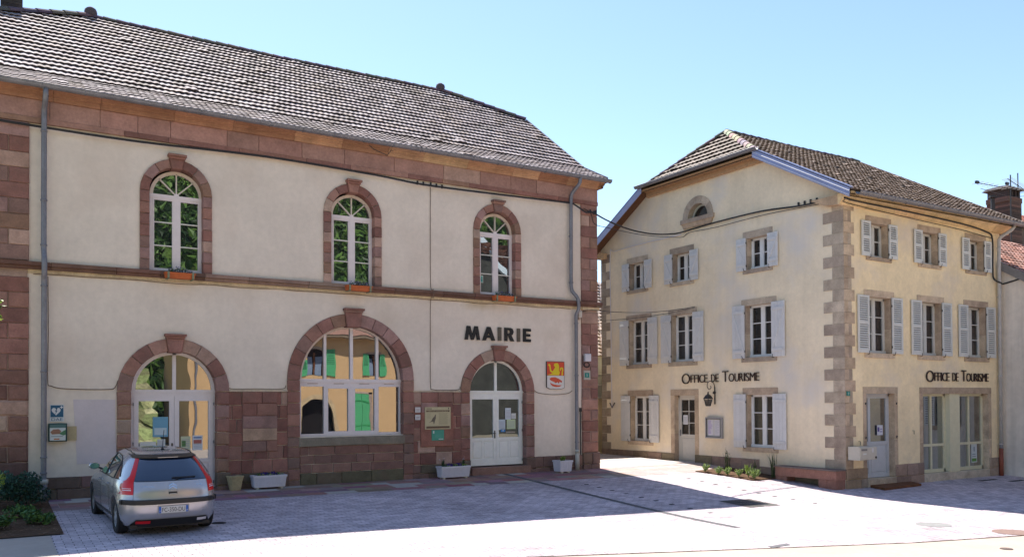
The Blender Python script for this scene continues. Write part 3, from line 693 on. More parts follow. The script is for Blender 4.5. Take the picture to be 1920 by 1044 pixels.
def door_leafed(F, c, root, fr, top, vb, hw, leaf_glass, panels, handle_dark=True):
    w0, w1 = -.26, -.19; vs = 2.62; r = hw
    mb = MB()
    mb.arc(F, c, vs+.02, r-.10, r+.03, w0, w1, n=28, col=tuple(x*1.05 for x in fr))
    mb.box(F, c-.045, c+.045, vs, vs+r-.04, w0, w1, fr)
    mb.box(F, c-r-.03, c+r+.03, vs-.03, vs+.05, w0, w1+.03, fr); mb.box(F, c-r-.03, c+r+.03, vs-.13, vs-.03, w0, w1+.01, fr)
    mb.box(F, c-r-.03, c-r+.06, vb, vs-.13, w0, w1, fr); mb.box(F, c+r-.06, c+r+.03, vb, vs-.13, w0, w1, fr)
    d = obj('door', mb, 'paint', root, fixn=False)
    g = MB(); pane_arch(g, F, c, r-.05, vs+.02, w0+.03)
    vt = vs-.13; vm = vb+(vt-vb)*panels
    for s in (-1, 1):
        lf = MB(); a, b = sorted((c+s*.004, c+s*(r-.06)))
        fw = leaf_glass
        lf.box(F, a, a+fw, vb+.01, vt, w0+.01, w1+.012, fr); lf.box(F, b-fw, b, vb+.01, vt, w0+.01, w1+.012, fr)
        lf.box(F, a+fw, b-fw, vt-fw, vt, w0+.01, w1+.012, fr); lf.box(F, a+fw, b-fw, vm-.05, vm+.05, w0+.01, w1+.012, fr)
        lf.box(F, a+fw, b-fw, vb+.01, vb+.22, w0+.01, w1+.012, fr); lf.box(F, a+fw, b-fw, vb+.2, vm, w0+.01, w1-.012, tuple(x*.95 for x in fr))
        m = (a+b)/2; lf.box(F, m-.03, m+.03, vb+.22, vm-.05, w0+.02, w1+.006, fr)
        for q in (a+fw, m+.03): lf.block(F, q+.03, q+(m-.03-a-fw)-.03, vb+.26, vm-.09, w0, w1+.003, fr, .01)
        lo_ = obj('door_leaf', lf, 'paint', d, fixn=False)
        pane_rect(g, F, a+fw-.01, b-fw+.01, vm+.04, vt-fw+.01, w0+.04)
        hg = MB()
        for v in (vb+.15, (vb+vt)/2, vt-.2): hg.tube([F(c+s*(r-.05), v-.04, w1+.02), F(c+s*(r-.05), v+.04, w1+.02)], .012, 6)
        obj('hinge', hg, 'zinc', d, fixn=False)
    obj('pane', g, 'glass_hall', d, fixn=False)
    h = MB(); v = vb+(vt-vb)*.45
    h.block(F, c-.075, c-.035, v-.13, v+.12, w1, w1+.025, (.03, .03, .03), .004); h.tube([F(c-.055, v+.03, w1+.02), F(c-.055, v+.03, w1+.07), F(c-.17, v+.03, w1+.07)], .011, 6)
    obj('door_handle', h, 'iron' if handle_dark else 'zinc', d, fixn=False)
    return d
dl = door_leafed(A, 4.25, hall, FRM, 0, .02, 1.06, .12, .30); dl['label'] = 'double door, reflected pinkish light put into its colour, with clear panes behind the silver car'
dr = door_leafed(A, 14.25, hall, FRW, 0, .22, 1.06, .10, .38); dr['label'] = 'white panelled double door under the lettering'
mb = MB(); mb.block(A, 13.2, 15.45, -.3, .19, -.35, .10, (.27, .155, .12), .02); obj('door_step', mb, 'stone', hall, fixn=False); mb = MB(); mb.block(A, 2.95, 5.5, -.3, .0, -.35, .05, (.2, .14, .11), .02); obj('door_step', mb, 'stone', hall, fixn=False)
mb = MB(); mb.box(A, 14.62, 14.98, 1.27, 1.32, -.18, -.165, (.35, .3, .25)); obj('letter_slot', mb, 'paint', hall, fixn=False)
# big round-headed window
mb = MB(); c = 9.24; w0, w1 = -.26, -.18; r = 1.59; vs = 2.98; fr = FRM; vb = 1.34
mb.arc(A, c, vs, r-.07, r+.04, w0, w1, n=36, col=(.66, .54, .47))
mb.box(A, c-r-.04, c+r+.04, 2.78, 2.90, w0, w1+.01, fr); mb.box(A, c-r-.04, c+r+.04, 2.90, 3.0, w0, w1+.035, fr)
mb.box(A, c-r-.04, c+r+.04, vb-.04, vb+.06, w0, w1+.03, fr)
for x in (c-r, c+r): mb.box(A, x-.05, x+.05, vb, 2.8, w0, w1, fr)
for x in (-.82, .82): mb.box(A, c+x-.04, c+x+.04, vb, 2.8, w0, w1+.012, fr); mb.box(A, c+x-.04, c+x+.04, 3.0, vs+math.sqrt(r*r-x*x)-.03, w0, w1+.008, fr)
mb.box(A, c-.045, c+.045, 3.0, vs+r-.03, w0, w1+.008, fr); mb.box(A, c-.055, c+.055, vb, 2.8, w0, w1+.02, fr)
for s in (-1, 1):
    a, b = sorted((c+s*.055, c+s*.78)); mb.box(A, a, a+.05, vb+.06, 2.78, w0, w1+.014, fr); mb.box(A, b-.05, b, vb+.06, 2.78, w0, w1+.014, fr)
    mb.box(A, a, b, vb+.06, vb+.12, w0, w1+.013, fr); mb.box(A, a, b, 2.72, 2.78, w0, w1+.013, fr)
for x in (-1.2, -.4, .4, 1.2): mb.box(A, c+x-.16, c+x+.16, 2.85, 2.875, w1, w1+.016, (.45, .36, .34))
bw = obj('window', mb, 'paint', hall, fixn=False, label='very large round-headed window with eight panes')
g = MB(); pane_rect(g, A, c-r, c+r, vb, 2.8, w0+.03); pane_arch(g, A, c, r, vs, w0+.03, 36); obj('pane', g, 'glass_hall', bw, fixn=False)
# papers taped inside the panes
def paper(u0, u1, v0, v1, col, w=-.225, F=A, marks=()):
    mb = MB(); mb.box(F, u0, u1, v0, v1, w, w+.003, col)
    for (a, b, c_, d, cc) in marks: mb.box(F, u0+(u1-u0)*a, u0+(u1-u0)*b, v0+(v1-v0)*c_, v0+(v1-v0)*d, w+.003, w+.0045, cc)
    return mb
lines = [(.12, .88, .15+.12*i, .19+.12*i, (.35, .35, .4)) for i in range(6)]
PP = [((4.02-.3, 4.12-.02, 1.42, 1.95), (.16, .36, .50), 'blue poster with a pale picture on the pinkish door glass', [(.1, .9, .1, .45, (.5, .6, .65))]),
      ((3.40, 3.80, 1.02, 1.30), (.66, .66, .64), 'white sheet low on the left leaf of the pinkish door', lines[:4]+[(.1, .5, .1, .4, (.1, .15, .35))]),
      ((3.83, 4.03, 1.15, 1.36), (.64, .64, .62), 'small white square notice on the left leaf of the pinkish door', lines),
      ((4.42, 4.67, 1.03, 1.42), (.55, .56, .38), 'greenish yellow flyer low on the right leaf of the pinkish door', lines+[(.1, .5, .3, .7, (.15, .3, .12))]),
      ((4.72, 4.98, 1.04, 1.44), (.66, .68, .72), 'white sheet with a red picture on the right leaf of the pinkish door', lines[:3]+[(.1, .9, .45, .7, (.4, .12, .1)), (.1, .9, .8, .9, (.12, .2, .4))]),
      ((14.62, 14.84, 1.72, 2.10), (.60, .64, .68), 'tall pale sheet, highest on the glass of the white door', lines),
      ((14.30, 14.62, 1.38, 1.72), (.50, .58, .64), 'pale blue notice left of the green one on the white door', lines),
      ((14.68, 15.02, 1.40, 1.72), (.52, .62, .38), 'yellow green notice on the glass of the white door', lines),
      ((14.86, 15.04, 1.74, 1.92), (.66, .66, .62), 'small white card above the yellow green notice', lines[:4]),
      ((14.45, 14.62, 1.31, 1.40), (.05, .25, .60), 'tiny blue sticker at the bottom of the white door glass', [(.4, .6, .3, .8, (.7, .75, .8))]),
      ((13.58, 13.80, 6.20, 6.44), (.50, .56, .50), 'small sticker with teal and orange on the third upstairs window', [(.1, .9, .1, .5, (.02, .30, .28)), (.1, .45, .55, .9, (.65, .2, .1)), (.5, .9, .4, .9, (.1, .35, .3))])]
for (q, col, lb, mk) in PP:
    single('notice', paper(*q, col, marks=mk, w=-.205), 'paint', lb, 'notice', A((q[0]+q[1])/2, q[2], -.2), 'papers on the town hall glass', fixn=False)
# ------------------------------------------------------------------ tourist office
BX0, BX1, BY0, BY1 = 18.88, 26.35, 14.03, 24.2
office = thing('tourist_office', 'pale yellow three-storey house with grey shutters and stone corner blocks beside the town hall', 'house', Rf(22.5, 0, -5))
SB = [(.51, .39, .275), (.47, .36, .26), (.55, .43, .31), (.44, .335, .245)]
SBG = [(.43, .35, .265), (.40, .325, .25), (.47, .385, .295), (.37, .295, .23)]
def sb(r=rnd, k=1, pal=SB): c = r.choice(pal); q = r.uniform(.88, 1.14)*k; return tuple(x*q for x in c)
R3 = [20.35, 22.67, 25.02]; G3 = [-22.2, -20.03, -16.9]; G2 = [-22.15, -20.02, -16.88]
rops = [(c-.39, c+.39, 6.12, 7.03, False) for c in R3]+[(c-.49, c+.49, 3.55, 5.05, False) for c in (20.35, 22.7, 25.0)]+[(19.75, 20.97, .22, 2.47, False), (22.27, 25.60, .22, 2.47, False)]
gops = [(c-.39, c+.39, 6.12, 7.03, False) for c in G3]+[(c-.49, c+.49, 3.56, 5.07, False) for c in G2]+[(-22.1-.49, -22.1+.49, .95, 2.47, False), (-16.86-.5, -16.86+.5, .95, 2.47, False), (-20.42, -19.5, .26, 2.48, False), (-19.3-.45, -19.3+.45, 8.05, 8.052, True)]
def rakez(u): y = -u; return min(7.66+.5745*((y-13.6) if y < 19.1 else (24.6-y)), 9.38)
mb = MB(); wall_open(mb, Rf, BX0, BX1, -.6, 7.75, rops); obj('front_wall', mb, 'ochre_plaster', office, fixn=False)
mb = MB(); wall_open(mb, G, -BY1, -BY0, -.6, 9, gops, topf=(lambda u: rakez(u), [-19.1, -16.6, -21.6, -13.6-5.5*.55])); obj('gable_wall', mb, 'gable_plaster', office, fixn=False)
mb = MB()
def BB(x, y, z): return (x*KB, y*KB, z*KB-.45)
mb.quad(BB(BX1, BY0, -.6), BB(BX1, BY1, -.6), BB(BX1, BY1, 7.7), BB(BX1, BY0, 7.7)); mb.add([BB(BX1, BY0, 7.7), BB(BX1, BY1, 7.7), BB(BX1, 19.1, 10.6)], [(0, 1, 2)])
mb.quad(BB(BX0, BY1, -.6), BB(BX1, BY1, -.6), BB(BX1, BY1, 7.7), BB(BX0, BY1, 7.7)); obj('back_wall', mb, 'ochre_plaster', office, fixn=False)
mb = MB()
mb.quad(*[BB(x, BY0+1.1, z) for x, z in ((BX0+1.1, 0), (BX1-.1, 0), (BX1-.1, 7.5), (BX0+1.1, 7.5))]); mb.quad(*[BB(BX0+1.1, y, z) for y, z in ((BY0+1.1, 0), (BY1-.1, 0), (BY1-.1, 7.5), (BY0+1.1, 7.5))]); mb.quad(*[BB(BX0+.9, y, z) for y, z in ((17.6, 7.5), (20.6, 7.5), (20.6, 8.9), (17.6, 8.9))])
for z in (.2, 3.0, 5.6, 7.5): mb.add([BB(x, y, z) for x, y in ((BX0+.05, BY0+.05), (BX1-.05, BY0+.05), (BX1-.05, BY0+1.1), (BX0+1.1, BY0+1.1), (BX0+1.1, BY1-.05), (BX0+.05, BY1-.05))], [tuple(range(6))])
obj('room_interior', mb, 'dark_room', office, fixn=False)
# quoins wrapping the corner
R = random.Random(3); mb = MB(); rr = rows(.45, 7.55, .2965)
for i, (v0, v1) in enumerate(zip(rr, rr[1:])):
    lg, lr = (.62, .16) if i % 2 == 0 else (.34, .42)
    c = sb(R, 1, SBG); c2 = sb(R)
    e = .012
    mb.box(G, -BY0-lg, -BY0+e, v0+.005, v1-.005, -.3, e, c)
    mb.box(Rf, BX0+.0, BX0+lr, v0+.005, v1-.005, -.3, e+.001, c2)
mb.box(G, -BY0-.32, -BY0+.004, .45, 7.55, -.3, .004, (.5, .42, .32)); mb.box(Rf, BX0, BX0+.14, .45, 7.55, -.3, .004, (.5, .42, .32))
obj('corner_stones', mb, 'stone', office, fixn=False); mb = MB()
rr = rows(.55, 7.55, .30)
for i, (v0, v1) in enumerate(zip(rr, rr[1:])):
    lg = .50 if i % 2 == 0 else .27; mb.box(G, -BY1, -BY1+lg, v0+.005, v1-.005, -.2, .012, sb(R, .8, SBG))
obj('corner_stones', mb, 'stone', office, fixn=False)
# plinths
mb = MB(); dkp = [(.24, .18, .13), (.27, .19, .15), (.20, .165, .11), (.30, .21, .17)]
def plinth(F, u0, u1, rws, r, lens=(.5, .95), w1=.03, pal=dkp):
    for v0, v1 in zip(rws, rws[1:]):
        u = u0
        while u < u1-1e-3:
            e = min(u+r.uniform(*lens), u1)
            if u1-e < .25: e = u1
            c = r.choice(pal); q = r.uniform(.85, 1.15); mb.block(F, u+.005, e-.005, v0+.005, v1-.005, -.2, w1+r.uniform(0, .01), tuple(x*q for x in c), .012); u = e
plinth(G, -BY1, -20.42, [-.3, .62], R); obj('base_masonry', mb, 'stone', office, fixn=False); mb = MB(); plinth(G, -19.5, -16.9, [-.3, .15, .62], R); plinth(G, -16.9, -BY0-.02, [-.3, .1, .42], R, pal=[(.3, .22, .17), (.26, .2, .15)])
obj('base_masonry', mb, 'stone', office, fixn=False); mb = MB()
plinth(Rf, BX0, 19.75, [-.2, .24, .52], R, w1=.035, pal=[(.3, .22, .15), (.24, .2, .16), (.36, .28, .2)]); obj('base_masonry', mb, 'stone', office, fixn=False); mb = MB(); plinth(Rf, 20.97, 22.27, [-.2, .22, .55], R, w1=.035, pal=[(.33, .23, .18), (.28, .2, .165)])
obj('base_masonry', mb, 'stone', office, fixn=False); mb = MB()
plinth(Rf, 25.6, BX1, [-.2, .26, .55], R, w1=.035, pal=[(.38, .29, .22)])
obj('base_masonry', mb, 'stone', office, fixn=False)
mb = MB(); mb.block(Rf, 22.27, 25.60, -.3, .215, -.3, .035, (.52, .45, .36), .012); obj('window_sill', mb, 'stone', office, fixn=False)
mb = MB(); mb.block(Rf, 19.75, 20.97, -.3, .215, -.3, .06, (.42, .35, .27), .012); obj('door_step', mb, 'stone', office, fixn=False)
mb = MB(); mb.block(G, -20.42, -19.5, -.1, .255, -.3, .05, (.4, .38, .36), .012); obj('door_step', mb, 'stone', office, fixn=False)

def stone_frame(F, a, b, vb, vt, lin, sill, jamb=.15, side=False, pal=SB, seed=0, lx=.16):
    r = random.Random(seed); mb = MB(); e = .010; j = [vb+(vt-vb)*t for t in (0, .45, 1)]
    for s in (0, 1):
        for v0, v1 in zip(j, j[1:]):
            x0, x1 = (a-jamb, a) if s == 0 else (b, b+jamb); mb.box(F, x0, x1, v0+.003, v1-.003, -.26, e if side else .004, sb(r, 1, pal))
    mb.box(F, a-lx, b+lx, vt, vt+lin, -.26, e+.003, sb(r, 1, pal))
    if sill: mb.box(F, a-lx, b+lx, vb-sill, vb, -.26, .03, sb(r, 1, pal))
    return mb
def casement(F, a, b, vb, vt, nrow, root, label=None, curtain=None, w=-.24, fr=(.74, .74, .73), gl='glass_house', seed=0):
    mb = MB(); w0, w1 = w, w+.06; c = (a+b)/2
    for x0, x1 in ((a, a+.055), (b-.055, b)): mb.box(F, x0, x1, vb, vt, w0, w1, fr)
    mb.box(F, a, b, vt-.06, vt, w0, w1, fr); mb.box(F, a, b, vb, vb+.08, w0, w1+.03, fr); mb.box(F, c-.045, c+.045, vb, vt, w0, w1+.012, fr)
    for s in (-1, 1):
        p, q = sorted((c+s*.045, c+s*((b-a)/2-.055)))
        mb.box(F, p, p+.03, vb+.08, vt-.06, w0+.01, w1+.006, fr); mb.box(F, q-.03, q, vb+.08, vt-.06, w0+.01, w1+.006, fr)
        for k in range(1, nrow): v = vb+.08+(vt-vb-.14)*k/nrow; mb.box(F, p+.02, q-.02, v-.012, v+.012, w0+.02, w1+.002, fr)
    o = obj('window', mb, 'paint', root, label=label, fixn=False)
    g = MB(); pane_rect(g, F, a+.03, b-.03, vb+.05, vt-.03, w0+.03); obj('pane', g, gl, o, fixn=False)
    if curtain:
        k = MB(); r = random.Random(seed); n = 40; vs = []
        segs = [(a+.03, a+(b-a)*curtain[0]), (b-(b-a)*curtain[1], b-.03)]
        for (p, q) in segs:
            if q-p < .06: continue
            pts = [(p+(q-p)*i/n, w0-.07+.018*math.sin(i*1.1+r.random())) for i in range(n+1)]
            k.add([F(x, vb+.06, ww) for x, ww in pts]+[F(x, vt-.02, ww) for x, ww in pts], [(i, i+1, n+2+i, n+1+i) for i in range(n)], curtain[2])
        if k.f: obj('curtain', k, 'matte', o, fixn=False)
    return o
SH = (.60, .60, .60); SHW = (.62, .62, .59)
def shutter_plank(F, u0, u1, v0, v1, left, zed, parent, label=None):
    mb = MB(); r = random.Random(int(abs(u0)*100)); n = 4; w = .035
    for i in range(n):
        a, b = u0+(u1-u0)*i/n, u0+(u1-u0)*(i+1)/n; q = r.uniform(.95, 1.05); mb.block(F, a+.002, b-.002, v0, v1, w, w+.028, tuple(x*q for x in SH), .003)
    h = v1-v0; bat = .085
    ys = (v0+h*.10, v1-h*.10-bat) if h > 1.2 else (v0+h*.14, v1-h*.14-bat)
    for y in ys: mb.block(F, u0+.015, u1-.015, y, y+bat, w+.028, w+.052, SH, .004)
    if zed:
        x0, x1 = (u0+.05, u1-.05) if left else (u1-.05, u0+.05)
        p, q = (x0, ys[1]), (x1, ys[0]+bat); d = .030
        mb.prism(F, [(p[0]-d, p[1]), (p[0]+d, p[1]), (q[0]+d, q[1]), (q[0]-d, q[1])], w+.028, w+.046, SH)
    o = obj('shutter', mb, 'paint', parent, fixn=False, label=label)
    return o
def shutter_iron(F, a, b, vb, vt, root):
    mb = MB()
    for s, x in ((-1, a), (1, b)):
        for v in (vb+(vt-vb)*.12, vb+(vt-vb)*.86): mb.tube([F(x+s*.005, v-.03, .05), F(x+s*.005, v+.03, .05)], .014, 6)
        mb.tube([F(x+s*.06, vb-.04, .03), F(x+s*.06, vb-.03, .09), F(x+s*.08, vb+.05, .10)], .009, 5)
    return obj('shutter_hardware', mb, 'iron', root, fixn=False)
CU = (.32, .30, .34)
for row, (cs, hw, vb, vt, nr, lin, sill) in enumerate([(G3, .39, 6.12, 7.03, 2, .20, .12), (G2, .49, 3.56, 5.07, 3, .18, .14), ([-22.1, None, -16.86], .49, .95, 2.47, 3, .20, .13)]):
    for i, c in enumerate(cs):
        if c is None: continue
        obj('window_surround', stone_frame(G, c-hw, c+hw, vb, vt, lin, sill, pal=SB if row == 2 else SBG, seed=row*5+i), 'stone', office, fixn=False)
        cur = [(.32, 0.0, CU), (.0, .0, CU), (.0, .0, CU), (.45, .45, CU), (.3, .3, CU), (0, 0, CU), (.9, 0, CU), (0, 0, CU), (.3, 0, (.5, .42, .25))][row*3+i]
        o = casement(G, c-hw, c+hw, vb, vt, nr, office, curtain=cur if cur[0]+cur[1] > 0 else None, seed=i)
        sw = hw*.98; z = row < 2
        shutter_plank(G, c-hw-sw, c-hw-.01, vb-.02, vt+.02, True, z, o); shutter_plank(G, c+hw+.01, c+hw+sw, vb-.02, vt+.02, False, z, o)
        shutter_iron(G, c-hw, c+hw, vb, vt, office)
def shutter_louvre(F, u0, u1, v0, v1, parent):
    mb = MB(); w = .03; fw = .055
    mb.box(F, u0, u0+fw, v0, v1, w, w+.035, SHW); mb.box(F, u1-fw, u1, v0, v1, w, w+.035, SHW)
    m = v0+(v1-v0)*.52
    for y0, y1 in ((v0, v0+.09), (m-.035, m+.035), (v1-.06, v1)): mb.box(F, u0+fw, u1-fw, y0, y1, w, w+.035, SHW)
    mb.box(F, u0+fw, u1-fw, v0+.05, v1-.03, w, w+.004, (.14, .14, .14))
    for (y0, y1) in ((v0+.09, m-.035), (m+.035, v1-.06)):
        n = max(2, int((y1-y0)/.056)); d = (y1-y0)/n
        for k in range(n):
            y = y0+k*d; mb.hexa([F(u0+fw, y, w+.03), F(u1-fw, y, w+.03), F(u1-fw, y+.008, w+.034), F(u0+fw, y+.008, w+.034), F(u0+fw, y+d*.62, w+.008), F(u1-fw, y+d*.62, w+.008), F(u1-fw, y+d*.62+.008, w+.012), F(u0+fw, y+d*.62+.008, w+.012)], SHW)
    return obj('shutter', mb, 'paint', parent, fixn=False)
for row, (cs, hw, vb, vt, nr, lin, sill) in enumerate([(R3, .39, 6.12, 7.03, 2, .18, .10), ((20.35, 22.7, 25.0), .49, 3.55, 5.05, 3, .18, .13)]):
    for i, c in enumerate(cs):
        obj('window_surround', stone_frame(Rf, c-hw, c+hw, vb, vt, lin, sill, seed=40+row*5+i), 'stone', office, fixn=False)
        o = casement(Rf, c-hw, c+hw, vb, vt, nr, office, curtain=(.48, .48, (.22, .19, .21)), seed=i, fr=(.58, .58, .55))
        sw = hw*.97; shutter_louvre(Rf, c-hw-sw, c-hw-.01, vb, vt+.02, o); shutter_louvre(Rf, c+hw+.01, c+hw+sw, vb, vt+.02, o)
        shutter_iron(Rf, c-hw, c+hw, vb, vt, office)
obj('door_surround', stone_frame(Rf, 19.75, 20.97, .22, 2.47, .18, 0, .14, True, seed=61, lx=.14), 'stone', office, fixn=False)
obj('window_surround', stone_frame(Rf, 22.27, 25.60, .0, 2.47, .18, 0, .15, True, seed=62, lx=.15), 'stone', office, fixn=False)
obj('door_surround', stone_frame(G, -20.42, -19.5, .24, 2.48, .19, 0, .17, True, seed=63, lx=.17), 'stone', office, fixn=False)
# round-headed attic window
mb = MB(); r_ = random.Random(2)
for i in range(5):
    a0, a1 = math.pi*i/5+.008, math.pi*(i+1)/5-.008; mb.arc(G, -19.3, 8.05, .43, .66, -.26, .02, a0, a1, 5, sb(r_, 1, SBG))
mb.box(G, -19.3-.72, -19.3+.72, 7.92, 8.05, -.26, .07, sb(r_, 1, SBG)); mb.prism(G, [(-19.3-.68, 7.92), (-19.3-.6, 7.76), (-19.3+.6, 7.76), (-19.3+.68, 7.92)], -.1, .05, (.50, .36, .24))
obj('window_surround', mb, 'stone', office, fixn=False)
mb = MB(); mb.arc(G, -19.3, 8.05, .37, .44, -.24, -.18, n=16, col=(.5, .5, .44)); mb.box(G, -19.74, -18.86, 8.03, 8.08, -.24, -.18, (.5, .5, .44)); o = obj('window', mb, 'paint', office, fixn=False, label='small half-round attic window')
g = MB(); pane_arch(g, G, -19.3, .42, 8.05, -.21, 14); obj('pane', g, 'glass_house', o, fixn=False)
# doors
def glazed_door(F, a, b, vb, vt, root, fr, split, w=-.24, leafs=1, gl='glass_house', rows_=3, cols=2, vm=.40):
    mb = MB(); w0, w1 = w, w+.06
    mb.box(F, a, a+.05, vb, vt, w0, w1+.01, fr); mb.box(F, b-.05, b, vb, vt, w0, w1+.01, fr); mb.box(F, a, b, vt-.07, vt, w0, w1+.01, fr)
    m = vb+(vt-vb)*vm; g = MB()
    cuts = [a+.05]+([split] if split else [])+[b-.05]
    for p, q in zip(cuts, cuts[1:]):
        f = .075 if not split else .05
        mb.box(F, p, p+f, vb, vt-.07, w0, w1, fr); mb.box(F, q-f, q, vb, vt-.07, w0, w1, fr); mb.box(F, p+f, q-f, vt-.07-f, vt-.07, w0, w1, fr)
        mb.box(F, p+f, q-f, vb, vb+.1, w0, w1, fr); mb.box(F, p+f, q-f, m-.04, m+.04, w0, w1, fr); mb.box(F, p+f, q-f, vb+.1, m-.04, w0+.01, w1-.02, tuple(x*.96 for x in fr))
        mb.block(F, p+f+.04, q-f-.04, vb+.14, m-.08, w0+.01, w1-.008, fr, .012)
        pane_rect(g, F, p+f-.01, q-f+.01, m+.03, vt-.07-f+.01, w0+.03)
        for k in range(1, rows_): v = m+.04+(vt-.07-f-m-.04)*k/rows_; mb.box(F, p+f, q-f, v-.012, v+.012, w0+.02, w1-.006, fr)
        if cols == 2: x = (p+q)/2; mb.box(F, x-.012, x+.012, m+.04, vt-.07-f, w0+.02, w1-.004, fr)
    d = obj('door', mb, 'paint', root, fixn=False); obj('pane', g, gl, d, fixn=False)
    h = MB(); x = a+.085; v = vb+(vt-vb)*.46; h.block(F, x-.02, x+.02, v-.1, v+.1, w1, w1+.02, (.3, .3, .3), .003); h.tube([F(x, v+.03, w1+.01), F(x, v+.03, w1+.06), F(x+.1, v+.03, w1+.06)], .009, 6)
    obj('door_handle', h, 'zinc', d, fixn=False)
    return d
glazed_door(Rf, 19.75, 20.97, .22, 2.47, office, (.50, .52, .55), 20.12, rows_=1, cols=1, gl='glass_shop', vm=.41)
glazed_door(G, -20.42, -19.5, .26, 2.48, office, (.52, .50, .46), None, rows_=3, cols=2, vm=.42)
# shop window
mb = MB(); CR = (.66, .62, .44); w0, w1 = -.24, -.17; a, b, vb, vt = 22.27, 25.60, .22, 2.47; g = MB()
for p, q in ((a, 23.62), (24.12, b)):
    mb.box(Rf, p, p+.06, vb, vt, w0, w1, CR); mb.box(Rf, q-.06, q, vb, vt, w0, w1, CR); mb.box(Rf, p, q, vt-.07, vt, w0, w1, CR); mb.box(Rf, p, q, vb, vb+.1, w0, w1, CR)
    m = (p+q)/2 + (.0 if p < 23 else 0); mb.box(Rf, m-.03, m+.03, vb+.1, vt-.07, w0, w1, CR); mb.box(Rf, p+.06, m-.03, .97, 1.04, w0, w1-.002, CR); mb.box(Rf, m+.03, q-.06, .97, 1.04, w0, w1-.002, CR)
    pane_rect(g, Rf, p+.03, q-.03, vb+.05, vt-.04, w0+.03)
mb.box(Rf, 23.62, 24.12, vb, vt, -.26, -.02, CR)
sw_ = obj('window', mb, 'paint', office, fixn=False, label='wide shop window in cream frames with a thick centre post'); obj('pane', g, 'glass_shop', sw_, fixn=False)
single('notice', paper(25.02, 25.32, .42, .97, (.55, .60, .62), w=-.205, F=Rf, marks=[(.1, .9, .05, .22, (.12, .3, .06)), (.4, .6, .6, .85, (.25, .3, .35)), (.15, .7, .42, .46, (.2, .25, .3)), (.15, .8, .3, .34, (.2, .25, .3))]), 'paint', 'pale blue poster low in the right half of the shop window', 'notice', Rf(25.2, .4, -.2), fixn=False)
single('notice', paper(20.45, 20.70, 1.35, 1.62, (.62, .62, .68), w=-.175, F=Rf, marks=[(.08, .4, .35, .8, (.08, .06, .25)), (.5, .9, .55, .65, (.2, .2, .4)), (.5, .9, .3, .4, (.2, .2, .4))]), 'paint', 'small square violet and white notice on the door glass next to the mailbox', 'notice', Rf(20.5, 1.3, -.2), fixn=False)
single('notice', paper(-20.2, -20.0, 1.55, 1.85, (.62, .63, .66), w=-.175, F=G, marks=lines), 'paint', 'white sheet on the glazed door below the lantern', 'notice', G(-20.1, 1.5, -.2), fixn=False)

# roof of the tourist office
PALB = [(.29, .22, .18), (.25, .19, .155), (.33, .255, .205), (.21, .16, .13), (.27, .21, .18)]
HY, HX, HZ = 19.1, 19.96, 10.82; EY, EZ = 13.55, 7.63
SLB = math.hypot(HY-EY, HZ-EZ); cs_, sn_ = (HY-EY)/SLB, (HZ-EZ)/SLB
def Pb(u, s):
    t = s/KB; x = u/KB; k = min(1, max(0, (x-19)/7)); sg = -.035*math.sin(math.pi*k)*math.sin(math.pi*min(1, t/SLB)); return (u, (EY+cs_*t)*KB, (EZ+sn_*t+sg)*KB-.45)
Nb = lambda s: (0, -sn_, cs_)
X0, X1 = 18.50, 27.0
hy0 = 16.6; hs = (hy0-EY)/cs_*KB; SB_ = SLB*KB
lo = lambda s: KB*(X0+.02 if s < hs else X0+.02+(HX-X0)*(s-hs)/(SB_-hs)); hi = lambda s: KB*(X1-.45*s/SB_)
mb = MB(); tiles(mb, Pb, Nb, 0, SB_, lo, hi, .29, .20, .017, .055, PALB, 8); obj('front_roof', mb, 'tile_brown', office, fixn=False)
hz0 = EZ+sn_/cs_*(hy0-EY); HL = math.hypot(HX-X0, HZ-hz0); hc, hsn = (HX-X0)/HL, (HZ-hz0)/HL
def Ph(u, s): t = s/KB; return ((X0+hc*t)*KB, -u, (hz0+hsn*t)*KB-.45)
Nh = lambda s: (-hsn, 0, hc)
mb = MB(); half = HY-hy0
tiles(mb, Ph, Nh, 0, HL*KB, lambda s: -KB*(HY+half*(1-s/(HL*KB))), lambda s: -KB*(HY-half*(1-s/(HL*KB))), .29, .20, .017, .058, [tuple(x*.62 for x in c) for c in PALB], 9); obj('hip_roof', mb, 'tile_brown', office, fixn=False)  # same tiles darkened: weaker sun on the hip put into the palette
mb = MB(); mb.add([BB(X0, 38.2-EY, EZ), BB(X1, 38.2-EY, EZ), BB(X1-.45, HY, HZ), BB(HX, HY, HZ), BB(X0, 38.2-hy0, hz0)], [(0, 1, 2, 3, 4)], PALB[0])
mb.add([BB(x, y, z-.14) for x, y, z in ((X0+.05, EY+.1, EZ), (X1, EY, EZ), (X1-.45, HY, HZ), (HX, HY, HZ), (X0, hy0, hz0))], [(0, 1, 2, 3, 4)], (.2, .15, .1))
mb.add([BB(x+.05, y, z-.14) for x, y, z in ((X0, 38.2-hy0, hz0), (X0, hy0, hz0), (HX, HY, HZ))], [(0, 1, 2)], (.2, .15, .1))
obj('rear_roof', mb, 'tile_brown', office, fixn=False)
mb = MB(); rp = [(.07, .055, .055), (.10, .08, .075)]
ridge(mb, BB(HX, HY, HZ), BB(23.2, HY, HZ-.03), .13, .36, rp); ridge(mb, BB(23.2, HY, HZ-.03), BB(X1-.45, HY, HZ), .13, .36, rp)
ridge(mb, BB(X0+.1, hy0+.1, hz0+.05), BB(HX, HY, HZ+.02), .12, .3, [(.34, .30, .26), (.38, .33, .28)]); ridge(mb, BB(X0+.1, 38.2-hy0-.1, hz0+.05), BB(HX, HY, HZ+.02), .12, .36, rp)
obj('ridge_tiles', mb, 'matte', office, fixn=False)
